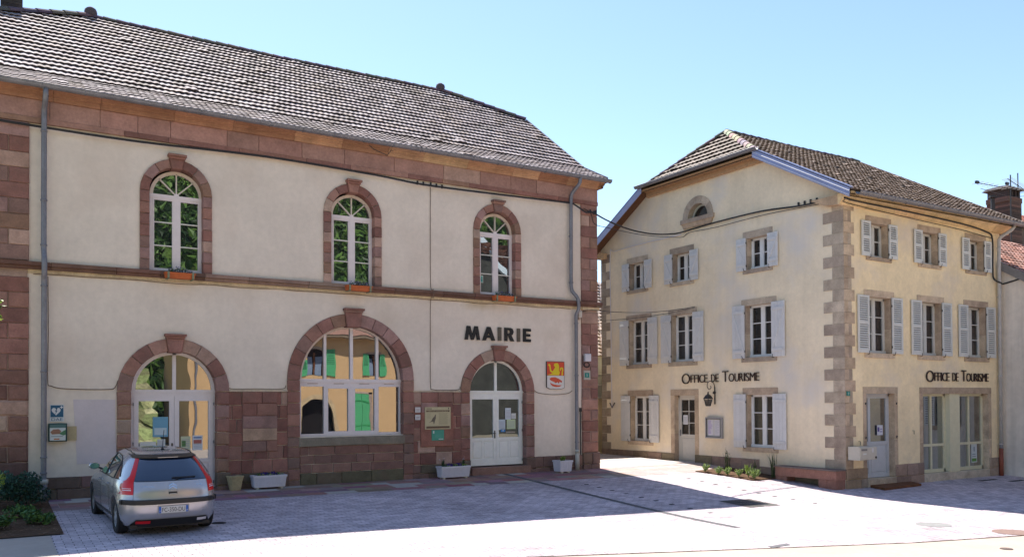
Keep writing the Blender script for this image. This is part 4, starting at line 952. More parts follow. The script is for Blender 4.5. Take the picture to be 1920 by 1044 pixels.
mb = MB(); mb.hexa([BB(x, y, z) for (x, y, z) in ((X1-.03, EY, EZ-.1), (X1-.48, HY, HZ-.1), (X1-.38, HY, HZ-.1), (X1+.07, EY, EZ-.1), (X1-.03, EY, EZ+.06), (X1-.48, HY, HZ+.07), (X1-.38, HY, HZ+.07), (X1+.07, EY, EZ+.06))], (.3, .25, .22)); obj('verge_tiles', mb, 'matte', office, fixn=False)
mb = MB()     # vents and odd tiles
for x, t in ((21.0, .72), (24.2, .80), (22.6, .42), (23.9, .38), (22.0, .55)):
    p = Pb(x*KB, SB_*t); mb.hexa([(p[0]+dx, p[1]+dy*cs_, p[2]+dy*sn_+dz) for dx, dy, dz in ((-.1, -.12, .02), (.1, -.12, .02), (.1, .15, .03), (-.1, .15, .03), (-.06, -.10, .13), (.06, -.10, .13), (.05, .15, .05), (-.05, .15, .05))], (.10, .08, .07))
obj('vent_tile', mb, 'matte', office, fixn=False)
# rake flashings (zinc), soffit boards, gutters
mb = MB()
def rake(mb, y0, z0, y1, z1, h, x0, x1): mb.hexa([BB(x, y, z) for (x, y, z) in ((x0, y0, z0-h), (x0, y1, z1-h), (x1, y1, z1-h), (x1, y0, z0-h), (x0, y0, z0+.05), (x0, y1, z1+.05), (x1, y1, z1+.05), (x1, y0, z0+.05))], (.5, .5, .5))
rake(mb, EY-.02, EZ, hy0+.1, hz0+.03, .20, X0-.035, X0-.02); rake(mb, EY-.02, EZ+.03, hy0+.1, hz0+.06, .0, X0-.035, X0+.12); rake(mb, EY-.02, EZ-.17, hy0+.1, hz0-.14, .02, X0-.045, X0-.015)
obj('verge_flashing', mb, 'zinc_new', office, fixn=False)
mb = MB()
for dz in (-.045, -.155): mb.tube([BB(X0-.045, EY-.02, EZ+dz), BB(X0-.045, hy0+.1, hz0+.03+dz)], .009, 4, (.62, .64, .7))  # pale lines paint the highlight along the zinc rake
obj('flashing_highlight', mb, 'paint', office, fixn=False); mb = MB()
rake(mb, 38.2-EY+.02, EZ, 38.2-hy0-.1, hz0+.03, .20, X0-.035, X0-.02); rake(mb, 38.2-EY+.02, EZ+.03, 38.2-hy0-.1, hz0+.06, .0, X0-.035, X0+.12)
obj('verge_flashing', mb, 'zinc_new', office, fixn=False)
mb = MB()
for ya, yb in ((EY, hy0), (38.2-EY, 38.2-hy0)): mb.quad(BB(X0, ya, EZ-.12), BB(X0, yb, hz0-.12), BB(BX0, yb, hz0-.12), BB(BX0, ya, EZ-.12), (.12, .06, .035))
mb.box(W, (X0+.02)*KB, BX0*KB, hy0*KB, (38.2-hy0)*KB, (hz0-.10)*KB-.45, (hz0-.05)*KB-.45, (.40, .24, .13)); mb.box(W, (BX0-.12)*KB, BX0*KB, hy0*KB, (38.2-hy0)*KB, (hz0-.26)*KB-.45, (hz0-.10)*KB-.45, (.45, .28, .16))
obj('soffit', mb, 'matte', office, fixn=False)
gutter(BB(X0-.07, 16.5, 9.46), BB(X0-.07, 21.75, 9.46), .085, office, .75); gutter(BB(18.75, EY-.07, 7.60), BB(27.15, EY-.07, 7.60), .085, office, .62)
mb = MB(); prof = [(0, 7.36), (.06, 7.36), (.09, 7.43), (.18, 7.52), (.30, 7.56), (.40, 7.58), (.42, 7.63), (0, 7.63)]; n = len(prof); u = BX0-.22; R = random.Random(4)
while u < 26.6:
    e = min(u+R.uniform(.9, 1.6), 26.75); c = sb(R, 1.1, [(.62, .46, .26), (.60, .42, .24), (.56, .40, .25)])
    if 26.6-e < .4: e = 26.75
    mb.add([Rf(u+.003, v, w) for w, v in prof]+[Rf(e-.003, v, w) for w, v in prof], [(i, (i+1) % n, n+(i+1) % n, n+i) for i in range(n)]+[tuple(range(n)), tuple(range(n, 2*n))[::-1]], c); u = e
obj('cornice', mb, 'stone_strata', office, fixn=False); mb = MB(); mb.box(G, -24.2, -23.85, 7.40, 7.60, -.1, .18, (.50, .34, .2)); obj('corbel', mb, 'stone_strata', office, fixn=False); mb = MB(); mb.prism(G, [(-14.9, 7.62), (-14.0, 7.62), (-14.0, 7.36), (-14.45, 7.40)], -.1, .2, (.48, .34, .22))
obj('corbel', mb, 'stone_strata', office, fixn=False)
M['pipe_grey'] = mat('pipe_grey', (.44, .43, .42), .55, 6, .12)
pipe([(26.35, 7.55, .45), (26.30, 7.42, .40), (26.12, 7.2, .10), (26.10, .9, .10)], .055, office, 'pipe_grey', [(26.11, 6.9, .10), (26.1, 5.4, .10), (26.1, 3.0, .10), (26.1, .95, .10)], F=Rf)
mb = MB(); mb.tube([Rf(26.10, .82, .10), Rf(26.10, 0, .10)], .065, 12); M['pipe_red'] = mat('pipe_red', (.26, .07, .04), .6, 8, .15); obj('pipe_sleeve', mb, 'pipe_red', office, smooth=True)
mb = MB(); mb.tube([Rf(26.10, .98, .10), Rf(26.10, .80, .10)], .06, 12); obj('pipe_joint', mb, 'zinc', office, smooth=True)
mb = MB()
for x, v in ((19.42, 1.22), (21.78, 1.45)): mb.tube([Rf(x-.03, v, .02), Rf(x+.03, v, .03), Rf(x+.03, v-.10, .03)], .008, 5)
for x in (19.70, 21.04):
    for v in (.45, 1.3, 2.2): mb.tube([Rf(x, v-.02, .01), Rf(x, v+.03, .03)], .018, 6)
obj('wall_hook', mb, 'iron', office, fixn=False)
# ------------------------------------------------------------------ lettering, crest, signs and wall fittings
S2 = [.012, .014, .016, .018, .020]
LET = {'M': [[(0, 0), (.2, 0), (.33, 1), (.14, 1)], [(.15, 1), (.36, 1), (.58, .0), (.42, .0)], [(.85, 1), (.64, 1), (.42, .0), (.58, .0)], [(1, 0), (.8, 0), (.67, 1), (.86, 1)]],
       'A': [[(0, 0), (.27, 0), (.64, 1), (.37, 1)], [(1, 0), (.73, 0), (.36, 1), (.63, 1)], [(.2, .19), (.8, .19), (.72, .38), (.28, .38)]],
       'I': [[(0, 0), (1, 0), (1, 1), (0, 1)]],
       'R': [[(0, 0), (.31, 0), (.31, 1), (0, 1)], [(.3, 1), (.62, 1), (.86, .93), (.97, .72), (.86, .50), (.6, .40), (.3, .40), (.3, .58), (.52, .58), (.63, .71), (.52, .82), (.3, .82)], [(.38, .45), (.72, .45), (1.03, 0), (.66, 0)]],
       'E': [[(0, 0), (.36, 0), (.36, 1), (0, 1)], [(.3, 0), (1, 0), (1, .21), (.3, .21)], [(.3, .41), (.92, .41), (.92, .60), (.3, .60)], [(.3, .80), (1, .80), (1, 1), (.3, 1)]]}
sg = thing('lettering_sign', 'heavy black wall lettering MAIRIE above the white door, two letters faded grey', 'sign', A(14.2, 4.3, .1))
for ch, a, b, dv, col in (('M', 12.97, 13.53, .0, 0), ('A', 13.62, 14.10, .0, 0), ('I', 14.21, 14.34, .005, 1), ('R', 14.46, 14.82, .0, 0), ('I', 14.95, 15.07, -.005, 1), ('E', 15.19, 15.49, .0, 0)):
    mb = MB()
    for k, p in enumerate(LET[ch]): mb.prism(A, [(a+(b-a)*x, 4.30+dv+.44*y) for x, y in p], .02, .06+k*.002, (.012, .012, .012) if not col else (.11, .09, .065))
    if col: mb.box(A, a, b, 4.40, 4.415, .06, .063, (.03, .03, .03))
    obj('letter', mb, 'paint', sg, fixn=False, label='faded grey letter' if col else None)
def trace(F, pts, ox, oy, px0, px1, py0, py1, u0, u1, v0, v1): return [(u0+(u1-u0)*(x-px0)/(px1-px0), v1-(v1-v0)*(y-py0)/(py1-py0)) for x, y in pts]
T = lambda pts: trace(A, pts, 0, 0, 1003, 1208, 533, 862, 16.12, 16.86, 2.72, 3.67)
cr = thing('crest_sign', 'painted shield with a yellow lion on red above a red shape on white', 'coat of arms', A(16.5, 2.72, .05))
out = [(1003, 533), (1208, 533), (1208, 845), (1170, 860), (1105, 862), (1040, 858), (1003, 840)]
mb = MB(); mb.prism(A, T(out), .01, .05, (.06, .05, .05)); obj('backing', mb, 'paint', cr, fixn=False)
mb = MB(); mb.prism(A, T([(1008, 538), (1203, 538), (1203, 698), (1008, 698)]), .045, .054, (.62, .07, .03)); mb.prism(A, T([(1008, 700), (1203, 700), (1203, 842), (1170, 856), (1105, 858), (1040, 853), (1008, 837)]), .045, .054, (.66, .63, .60)); obj('painted_field', mb, 'paint', cr, fixn=False)
mb = MB(); YL = (.72, .55, .02)
mb.prism(A, T([(1018, 572), (1032, 562), (1044, 575), (1048, 600), (1056, 640), (1072, 650), (1084, 628), (1098, 606), (1100, 596), (1086, 586), (1084, 568), (1100, 555), (1125, 552), (1140, 568), (1146, 600), (1142, 636), (1154, 660), (1144, 694), (1018, 694), (1020, 688), (1052, 680), (1070, 668), (1048, 658), (1040, 640), (1036, 608), (1034, 588), (1024, 586)]), .05, .059, YL)
mb.prism(A, T([(1152, 640), (1154, 612), (1170, 600), (1190, 606), (1194, 634), (1188, 660), (1190, 694), (1172, 694), (1176, 655), (1180, 626), (1172, 616), (1166, 626), (1165, 640)]), .05, .059, YL)
obj('lion', mb, 'paint', cr, fixn=False)
mb = MB(); RD = (.60, .09, .04)
mb.prism(A, T([(1035, 735), (1060, 720), (1100, 718), (1140, 735), (1180, 765), (1172, 785), (1152, 770), (1140, 795), (1125, 775), (1105, 790), (1088, 774), (1065, 765), (1045, 755)]), .05, .059, RD); mb.prism(A, T([(1043, 780), (1060, 795), (1090, 805), (1130, 812), (1175, 812), (1150, 830), (1110, 835), (1070, 825), (1048, 805)]), .05, .059, RD)
obj('red_charge', mb, 'paint', cr, fixn=False)
# OFFICE DE TOURISME, twice
def tourism(F, a, b, v, label):
    s = thing('lettering_sign', label, 'sign', F((a+b)/2, v, .05), 'dark thin letters on the tourist office')
    L = b-a; big, sm = .32, .24
    pat = [('O', big, 0, .115), ('FFICE', sm, .125, .355), ('DE', sm, .405, .50), ('T', big, .55, .625), ('OURISME', sm, .632, 1.0)]
    for word, h, x0, x1 in pat:
        n = len(word); wd = {'O': 1.25, 'F': .72, 'I': .25, 'C': 1.0, 'E': .75, 'D': 1.0, 'T': .95, 'U': .95, 'R': .85, 'S': .8, 'M': 1.15}
        tot = sum(wd[c] for c in word)+.16*(n-1); x = x0
        for c in word:
            w_ = wd[c]/tot*(x1-x0); mb = MB(); text_mesh(mb, F, c, a+L*x, v-(.03 if h == big and c == 'O' else 0), h, L*w_, .02, .045, (.035, .018, .014), weight=-.010); obj('letter', mb, 'paint', s, fixn=False); x += w_+.16/tot*(x1-x0)
tourism(G, -20.04, -16.86, 2.87, 'thin dark lettering OFFICE DE TOURISME on the gable wall above the lantern')
tourism(Rf, 22.41, 25.58, 2.83, 'thin dark lettering OFFICE DE TOURISME above the shop window')
# defibrillator sign and cabinet
t = thing('defibrillator_sign', 'blue and white wall sign with a heart and the letters DAE', 'sign', A(1.47, 1.87, .02))
BL = (.02, .10, .19)
mb = MB(); mb.box(A, 1.32, 1.63, 1.87, 2.29, .005, .02, (.62, .64, .66)); obj('sign_plate', mb, 'paint', t, fixn=False)
mb = MB(); mb.box(A, 1.335, 1.615, 1.98, 2.275, .02, .023, BL); obj('blue_field', mb, 'paint', t, fixn=False)
mb = MB(); hp = [(16*math.sin(q)**3, 13*math.cos(q)-5*math.cos(2*q)-2*math.cos(3*q)-math.cos(4*q)) for q in [2*math.pi*i/28 for i in range(28)]]
mb.prism(A, [(1.455+x*.0062, 2.13+y*.0068) for x, y in hp], .022, .026, (.66, .67, .68)); mb.box(A, 1.565, 1.585, 2.19, 2.26, .022, .026, (.66, .67, .68)); mb.box(A, 1.54, 1.61, 2.215, 2.235, .022, .0265, (.66, .67, .68)); obj('heart', mb, 'paint', t, fixn=False)
mb = MB(); mb.prism(A, [(1.47, 2.21), (1.43, 2.12), (1.455, 2.125), (1.43, 2.04), (1.485, 2.14), (1.46, 2.135), (1.49, 2.21)], .026, .028, BL); text_mesh(mb, A, 'DAE', 1.355, 1.892, .07, .24, .02, .024, BL); obj('letters', mb, 'paint', t, fixn=False)
t = thing('defibrillator_cabinet', 'small dark green wall cabinet with a picture front beside the left downpipe', 'cabinet', A(1.48, 1.39, .1))
mb = MB(); mb.block(A, 1.28, 1.69, 1.38, 1.83, 0, .17, (.03, .07, .06), .02); obj('case', mb, 'paint', t, fixn=False)
mb = MB(); mb.box(A, 1.31, 1.655, 1.41, 1.80, .165, .174, (.50, .54, .56)); mb.box(A, 1.31, 1.655, 1.72, 1.80, .17, .176, (.03, .12, .14)); mb.prism(A, [(1.32, 1.62), (1.38, 1.68), (1.50, 1.69), (1.56, 1.64), (1.52, 1.57), (1.36, 1.56)], .17, .177, (.25, .11, .08)); mb.prism(A, [(1.50, 1.58), (1.655, 1.67), (1.655, 1.55), (1.6, 1.53)], .17, .1765, (.03, .16, .08)); mb.box(A, 1.40, 1.52, 1.43, 1.46, .17, .177, (.45, .12, .03)); mb.box(A, 1.34, 1.60, 1.50, 1.52, .17, .177, (.2, .25, .3))
obj('front_panel', mb, 'gloss', t, fixn=False)
M['tan_board'] = mat('tan_board', (.48, .38, .22), .7, 6, .12)
mb = MB(); mb.box(A, 1.70, 1.91, 1.40, 1.75, .005, .03, (.5, .5, .5)); single('wall_plate', mb, 'tan_board', 'blank tan board fixed right of the picture cabinet', 'board', A(1.8, 1.4, 0), fixn=False)
mb = MB(); mb.prism(A, [(1.83, 2.42), (2.79, 2.41), (2.80, 1.5), (2.84, .78), (1.92, .80), (1.88, 1.6)], .0, .008); obj('wall_patch', mb, 'plaster_patch', hall, fixn=False, label='bare patch of fresh lilac grey plaster')
# information panel, plaque, small notices
t = thing('information_panel', 'cream information panel with a bird drawing on the red stone wall', 'sign', A(12, 1.47, .08)); mb = MB()
mb.box(A, 11.53, 12.42, 1.46, 2.15, .07, .10, (.50, .43, .26)); obj('sign_plate', mb, 'paint', t, fixn=False)
mb = MB(); BR = (.12, .07, .04)
mb.box(A, 11.57, 12.38, 2.0, 2.055, .1, .103, BR); mb.box(A, 11.57, 12.38, 1.49, 1.555, .1, .103, BR); mb.box(A, 11.58, 11.76, 2.09, 2.11, .1, .102, (.05, .04, .04)); mb.box(A, 12.33, 12.36, 2.08, 2.13, .1, .102, (.05, .04, .04))
R = random.Random(8)
for i in range(13): v = 1.95-i*.028; mb.box(A, 12.0, 12.34-R.uniform(0, .06), v, v+.009, .1, .1012, (.26, .21, .13))
for i in range(6): v = 1.95-i*.028; mb.box(A, 11.58, 11.72, v, v+.008, .1, .1012, (.30, .25, .16))
text_mesh(mb, A, 'CIRCUIT HISTORIQUE', 11.62, 2.012, .032, .70, .103, .104, (.5, .43, .26))
obj('printing', mb, 'paint', t, fixn=False)
mb = MB(); mb.prism(A, [(11.65, 1.66), (11.74, 1.72), (11.80, 1.82), (11.85, 1.86), (11.88, 1.93), (11.90, 1.90), (11.895, 1.80), (11.86, 1.70), (11.84, 1.63), (11.82, 1.63), (11.81, 1.70), (11.75, 1.70)], .1, .103, (.14, .11, .08)); obj('bird_drawing', mb, 'paint', t, fixn=False)
t = thing('green_plaque', 'small green plaque directly under the cream information panel', 'plaque', A(11.98, 1.12, .08)); mb = MB(); mb.box(A, 11.76, 12.19, 1.11, 1.44, .075, .09, (.01, .26, .19)); obj('plaque_plate', mb, 'gloss', t, fixn=False)
mb = MB(); mb.box(A, 11.80, 11.85, 1.33, 1.41, .09, .093, (.5, .6, .55)); mb.box(A, 12.0, 12.16, 1.14, 1.165, .09, .093, (.55, .62, .58))
for v in (1.24, 1.28, 1.20): mb.box(A, 11.88, 12.1, v, v+.012, .09, .092, (.08, .36, .28))
obj('printing', mb, 'paint', t, fixn=False)
for a, v, lb in ((11.19, 1.99, 'small white square notice on the pier right of the big window, upper of two'), (11.19, 1.76, 'small torn white notice on the pier right of the big window, lower of two')):
    single('notice', paper(a, a+.18, v, v+.16, (.58, .56, .55), w=.10, F=A, marks=[(.2, .8, .5, .6, (.3, .2, .2)), (.2, .8, .25, .35, (.35, .3, .3))]), 'paint', lb, 'notice', A(a, v, .1), fixn=False)
def numplate(F, u, v, s, w, ch, label, fr=False):
    t = thing('house_number', label, 'number plate', F(u, v, w))
    mb = MB()
    if fr: mb.box(F, u-.04, u+s+.06, v-.08, v+s+.05, w, w+.012, (.42, .38, .33))
    mb.box(F, u, u+s, v, v+s*.85, w+.012, w+.02, (.01, .20, .17)); obj('number_plate', mb, 'gloss', t, fixn=False)
    mb = MB(); text_mesh(mb, F, ch, u+s*.36, v+s*.2, s*.45, None, w+.02, w+.022, (.6, .62, .6)); obj('digit', mb, 'paint', t, fixn=False)
numplate(A, 17.71, 3.14, .19, .065, '5', 'green number 5 plate on the right corner stones of the town hall', True)
numplate(Rf, 18.90, 2.41, .14, .02, '7', 'green number 7 plate on the corner stones of the pale yellow house')
t = thing('alarm_box', 'white plastic box with a cable loop on the right corner stones', 'junction box', A(17.8, 3.7, .1)); mb = MB(); mb.block(A, 17.68, 17.94, 3.70, 3.96, .06, .16, (.62, .60, .64), .015); obj('case', mb, 'paint', t, fixn=False)
mb = MB(); mb.tube([A(17.8+.12*math.cos(q/8*6.28), 3.58+.09*math.sin(q/8*6.28)*1.0, .08) for q in range(9)], .016, 6); mb.tube([A(17.64, 3.9, .08), A(17.63, 3.6, .08), A(17.72, 3.52, .08)], .012, 6); obj('cable_loop', mb, 'cable', t, fixn=False)
mb = MB(); mb.block(A, 17.44, 17.58, 5.22, 5.45, .03, .13, (.55, .50, .44), .012); mb.box(A, 17.46, 17.56, 5.15, 5.22, .03, .10, (.4, .3, .25)); single('lamp_sensor', mb, 'paint', 'small cream box high beside the right downpipe under the stone band', 'junction box', A(17.5, 5.2, .1), fixn=False)
mb = MB(); mb.tube([A(17.55, -.05, .03), A(17.55, 2.0, .03)], .018, 6); mb.block(A, 17.51, 17.59, 1.95, 2.08, .01, .06, (.03, .03, .03), .004); single('earth_rod', mb, 'iron', 'thin dark conduit rising from the ground beside the right downpipe', 'conduit', A(17.55, 0, 0), fixn=False)

# ------------------------------------------------------------------ plants and planters
def leaves(mb, c, rad, n, size, cols, r, up=.4, thin=.45, surf=.55):
    for _ in range(n):
        while True:
            p = Vector((r.uniform(-1, 1), r.uniform(-1, 1), r.uniform(-1, 1)))
            if p.length <= 1: break
        if r.random() < surf and p.length > .01: p = p.normalized()*r.uniform(.75, 1.05)
        q = Vector((c[0]+p.x*rad[0], c[1]+p.y*rad[1], c[2]+p.z*rad[2]))
        d = Vector((r.gauss(0, 1), r.gauss(0, 1), r.gauss(0, 1)+up)).normalized(); e = d.cross(Vector((r.gauss(0, 1), r.gauss(0, 1), r.gauss(0, 1)))).normalized()
        s = size*r.uniform(.6, 1.3); k = r.uniform(.75, 1.25); col = tuple(min(1, x*k) for x in r.choice(cols)); f = d.cross(e)*s*.12
        mb.add([q-d*s*.5, q+e*s*thin*.5+f, q+d*s*.5, q-e*s*thin*.5+f], [(0, 1, 2, 3)], col)
def blades(mb, c, n, h, spread, cols, r, wd=.012, bend=.5):
    for _ in range(n):
        a = r.uniform(0, 6.28); L = h*r.uniform(.6, 1.1); t = r.uniform(.05, 1)*spread; b = Vector(c)+Vector((r.gauss(0, spread*.15), r.gauss(0, spread*.15), 0)); dx = Vector((math.cos(a), math.sin(a), 0)); sd = Vector((-math.sin(a), math.cos(a), 0))*wd
        p0, p1, p2 = b, b+dx*t*.4+Vector((0, 0, L*.6)), b+dx*t+Vector((0, 0, L*(1-bend*t/max(spread, .01)*.4))); k = r.uniform(.7, 1.3); col = tuple(x*k for x in r.choice(cols))
        mb.add([p0-sd, p0+sd, p1+sd*.8, p1-sd*.8, p2], [(0, 1, 2, 3), (3, 2, 4)], col)
GR = [(.07, .14, .03), (.05, .11, .03), (.10, .18, .04)]; YG = [(.30, .44, .06), (.24, .36, .05), (.38, .48, .10)]; DG = [(.03, .07, .028), (.045, .09, .04), (.025, .055, .026)]
PU = [(.06, .03, .22), (.09, .04, .28), (.03, .02, .14)]; SG = [(.32, .40, .20), (.38, .45, .26), (.24, .33, .14)]
def flower_box(u0, u1, v0, v1, label, seed, side_end=True):
    t = thing('window_flower_box', label, 'flower box', A((u0+u1)/2, v0, .25), 'terracotta boxes on the stone band'); r = random.Random(seed)
    mb = MB(); TC = (.5, .5, .5)
    mb.hexa([A(u0+.02, v0, .20), A(u1-.02, v0, .20), A(u1, v1, .18), A(u0, v1, .18), A(u0+.02, v0, .36), A(u1-.02, v0, .36), A(u1, v1, .40), A(u0, v1, .40)], TC); mb.box(A, u0-.01, u1+.01, v1-.03, v1, .17, .41, TC); obj('box', mb, 'terracotta', t, fixn=False)
    for x in (u0+.05, u1-.09): mb = MB(); mb.box(A, x, x+.05, v0-.01, v1+.01, .39, .42, (.20, .22, .14)); mb.box(A, x, x+.05, v0-.02, v0, .1, .42, (.20, .22, .14)); obj('bracket', mb, 'paint', t, fixn=False)
    mb = MB(); c = A((u0+u1)/2, v1+.03, .3); leaves(mb, c, ((u1-u0)*.42*KA, .07, .07), 240, .05, DG+[(.05, .06, .07)], r); leaves(mb, (c[0], c[1], c[2]+.03), ((u1-u0)*.42*KA, .07, .09), 90, .04, PU+[(.35, .30, .38)], r)
    for k in range(5): p = A(u0+(u1-u0)*r.uniform(.1, .9), v1, .3); blades(mb, p, 5, .17, .05, DG, r, .006)
    obj('flowers', mb, 'leaf', t, fixn=False)
flower_box(3.93, 4.68, 5.58, 5.73, 'terracotta flower box with purple flowers under the leftmost upstairs window', 1)
flower_box(8.90, 9.68, 5.58, 5.73, 'terracotta flower box with purple flowers above the keystone of the big arched window', 2)
flower_box(13.90, 14.72, 5.58, 5.74, 'terracotta flower box above the MAIRIE lettering', 3)
def planter(x0, x1, y0, y1, h, label, seed, rib=.035, ang=0, col=(.66, .64, .70), kind='long'):
    z = gz((x0+x1)/2, y0); cx, cy = (x0+x1)/2, (y0+y1)/2
    t = thing('planter', label, 'planter', (cx, cy, z), 'white ribbed planters along the town hall'); ca, sa = math.cos(ang), math.sin(ang)
    def F(u, v, w): X, Y = u-cx, w-cy; return (cx+X*ca-Y*sa, cy+X*sa+Y*ca, z+v)
    hb = .05; tp = .035; mb = MB()
    def ringp(k, v, ins): return [F(x0+k+ins, v, y0+k+ins), F(x1-k-ins, v, y0+k+ins), F(x1-k-ins, v, y1-k-ins), F(x0+k+ins, v, y1-k-ins)]
    rg = [ringp(tp, hb, 0), ringp(.008, h-.05, 0), ringp(-.005, h-.045, 0), ringp(-.008, h, 0), ringp(.03, h, 0), ringp(.035, h-.05, 0)]
    vs = [p for q in rg for p in q]; mb.add(vs, [(4*k+i, 4*k+(i+1) % 4, 4*k+4+(i+1) % 4, 4*k+4+i) for k in range(len(rg)-1) for i in range(4)]+[(3, 2, 1, 0)])
    def ribs(a, b, fix, axis):
        n = int((b-a-.08)/rib)
        for i in range(n+1):
            q = a+.045+(b-a-.09)*i/max(n, 1)
            P = (lambda d, v: F(q+d, v, fix+(.003 if v > h*.5 else tp-.002))) if axis == 0 else (lambda d, v: F(fix+(.003 if v > h*.5 else tp-.002), v, q+d))
            if axis == 0: mb.hexa([F(q-.009, hb+.02, y0+tp-.012), F(q+.009, hb+.02, y0+tp-.012), F(q+.009, hb+.02, y0+tp+.01), F(q-.009, hb+.02, y0+tp+.01), F(q-.009, h-.06, y0-.003), F(q+.009, h-.06, y0-.003), F(q+.009, h-.06, y0+.02), F(q-.009, h-.06, y0+.02)], (.5, .5, .5))
            else: mb.hexa([F(x0+tp-.012, hb+.02, q-.009), F(x0+tp-.012, hb+.02, q+.009), F(x0+tp+.01, hb+.02, q+.009), F(x0+tp+.01, hb+.02, q-.009), F(x0-.003, h-.06, q-.009), F(x0-.003, h-.06, q+.009), F(x0+.02, h-.06, q+.009), F(x0+.02, h-.06, q-.009)], (.5, .5, .5))
    ribs(x0, x1, y0, 0); ribs(y0, y1, x0, 1)
    obj('pot', mb, 'plastic_white', t, fixn=False)
    mb = MB()
    for a in (x0+.08, x1-.14):
        for b in (y0+.05, y1-.11): mb.box(F, a, a+.06, 0, hb+.01, b, b+.06, (.50, .46, .38))
    obj('feet', mb, 'paint', t, fixn=False)
    mb = MB(); mb.add(ringp(.03, h-.04, 0), [(0, 1, 2, 3)], (.02, .015, .01)); obj('soil', mb, 'soil', t, fixn=False)
    mb = MB(); r = random.Random(seed); L = x1-x0
    if kind == 'long':
        for k in range(8):
            p = F(x0+.1+(L-.2)*(k+.5)/8, h, cy-.04)
            if k % 3 == 1: leaves(mb, p, (.09, .09, .05), 60, .05, YG+GR, r)
            elif k % 3 == 0: leaves(mb, p, (.08, .08, .06), 60, .04, DG+GR, r)
            else: leaves(mb, (p[0], p[1], p[2]+.02), (.09, .09, .055), 80, .05, PU, r)
        if seed == 6:
            for q in (.15, .85): p = F(x0+L*q, h, cy); blades(mb, p, 30, .22, .1, DG, r, .006); leaves(mb, (p[0], p[1], p[2]+.2), (.12, .08, .06), 10, .035, [(.6, .5, .6)], r)
    else: blades(mb, F(cx, h-.03, cy), 130, .17, .17, YG+GR, r, .008)
    obj('flowers', mb, 'leaf', t, fixn=False)
planter(5.36, 6.16, 20.22, 20.52, .335, 'long white ribbed planter with pansies, left of the big arched window', 5, ang=.02)
planter(10.28, 11.18, 20.12, 20.44, .345, 'long white ribbed planter with tall stems below the information panel', 6, ang=.03)
planter(14.05, 14.50, 19.98, 20.38, .37, 'square white slatted planter with a low green plant by the right corner', 7, rib=.09, kind='square')
t = thing('stone_pot', 'empty tapered sandstone coloured pot between the car and the long planter', 'pot', (4.98, 20.42, gz(5, 20.4))); mb = MB(); z = gz(5, 20.4); n = 20
def sq(a, r_, k=4): c, s = math.cos(a), math.sin(a); m = (abs(c)**k+abs(s)**k)**(-1/k); return (4.98+r_*m*c, 20.42+r_*m*s)
pr = [(.115, 0), (.125, .03), (.14, .12), (.165, .25), (.18, .31), (.19, .315), (.19, .34), (.165, .34), (.155, .28)]
mb.add([(*sq(2*math.pi*i/n, q), z+hh) for q, hh in pr for i in range(n)], [(k*n+i, k*n+(i+1) % n, (k+1)*n+(i+1) % n, (k+1)*n+i) for k in range(len(pr)-1) for i in range(n)]+[tuple((len(pr)-1)*n+i for i in range(n))], (.46, .38, .22)); obj('pot', mb, 'stone', t, smooth=False)
# planting bed at the gable
mb = MB(); bed = [(18.35, 18.95), (18.62, 18.0), (18.72, 17.0), (20.08, 17.0), (20.08, 19.3)]
mb.add([(x, y, gz(x, y)+.03) for x, y in bed]+[(x, y, gz(x, y)-.1) for x, y in bed], [(0, 1, 2, 3, 4)]+[(i, (i+1) % 5, 5+(i+1) % 5, 5+i) for i in range(5)]); structure('planting_bed', mb, 'soil', fixn=False)
R = random.Random(21); LB = 'bushy grey green herb in the sunlit bed, '
for i, (x, y, s, lb) in enumerate([(18.55, 18.75, .21, LB+'nearest the glazed door'), (18.62, 18.25, .20, LB+'second from the glazed door'), (18.72, 17.98, .21, LB+'third from the glazed door'), (18.80, 17.62, .20, LB+'fourth, a pale one in the middle'), (18.98, 17.42, .22, 'taller bright yellow green plant in the sunlit bed'), (18.90, 17.12, .28, LB+'the widest, nearest the stone bench')]):
    mb = MB(); z = gz(x, y)+.03; cols = YG if i == 4 else SG+YG
    for k in range(26 if i != 4 else 16):
        a = R.uniform(0, 6.28); q = R.uniform(.1, 1)*s*.75; h = s*(R.uniform(.6, 1.1) if i != 4 else R.uniform(1, 1.7)); p = Vector((x, y, z)); e = p+Vector((math.cos(a)*q, math.sin(a)*q, h)); mb.tube([p, (p+e)/2+Vector((0, 0, h*.1)), e], .005, 4, (.12, .16, .06))
        for m in range(26): w_ = p.lerp(e, R.uniform(.3, 1.05)); leaves(mb, w_, (.02, .02, .02), 1, .042, cols, R, up=1)
    single('herb_plant', mb, 'leaf', lb, 'plant', (x, y, z), 'small plants in the bed at the gable', fixn=False)
for i, (x, y, h, lb) in enumerate([(19.55, 18.75, .75, 'tall dark stemmed plant against the gable base, nearest the glazed door'), (19.6, 17.75, .55, 'thin grassy plant against the gable base in the middle of the bed'), (19.75, 17.15, .85, 'tall upright grassy plant beside the left end of the stone bench')]):
    mb = MB(); blades(mb, (x, y, gz(x, y)), 26 if i != 1 else 14, h, .28, [(.05, .08, .03), (.07, .10, .04)], R, .010, .3)
    if i == 0:
        for k in range(5): leaves(mb, (x+R.uniform(-.1, .2), y, gz(x, y)+h*R.uniform(.7, 1)), (.02, .02, .06), 12, .03, [(.06, .06, .03)], R)
    single('tall_grass_plant', mb, 'leaf', lb, 'plant', (x, y, gz(x, y)), 'tall plants against the gable base', fixn=False)
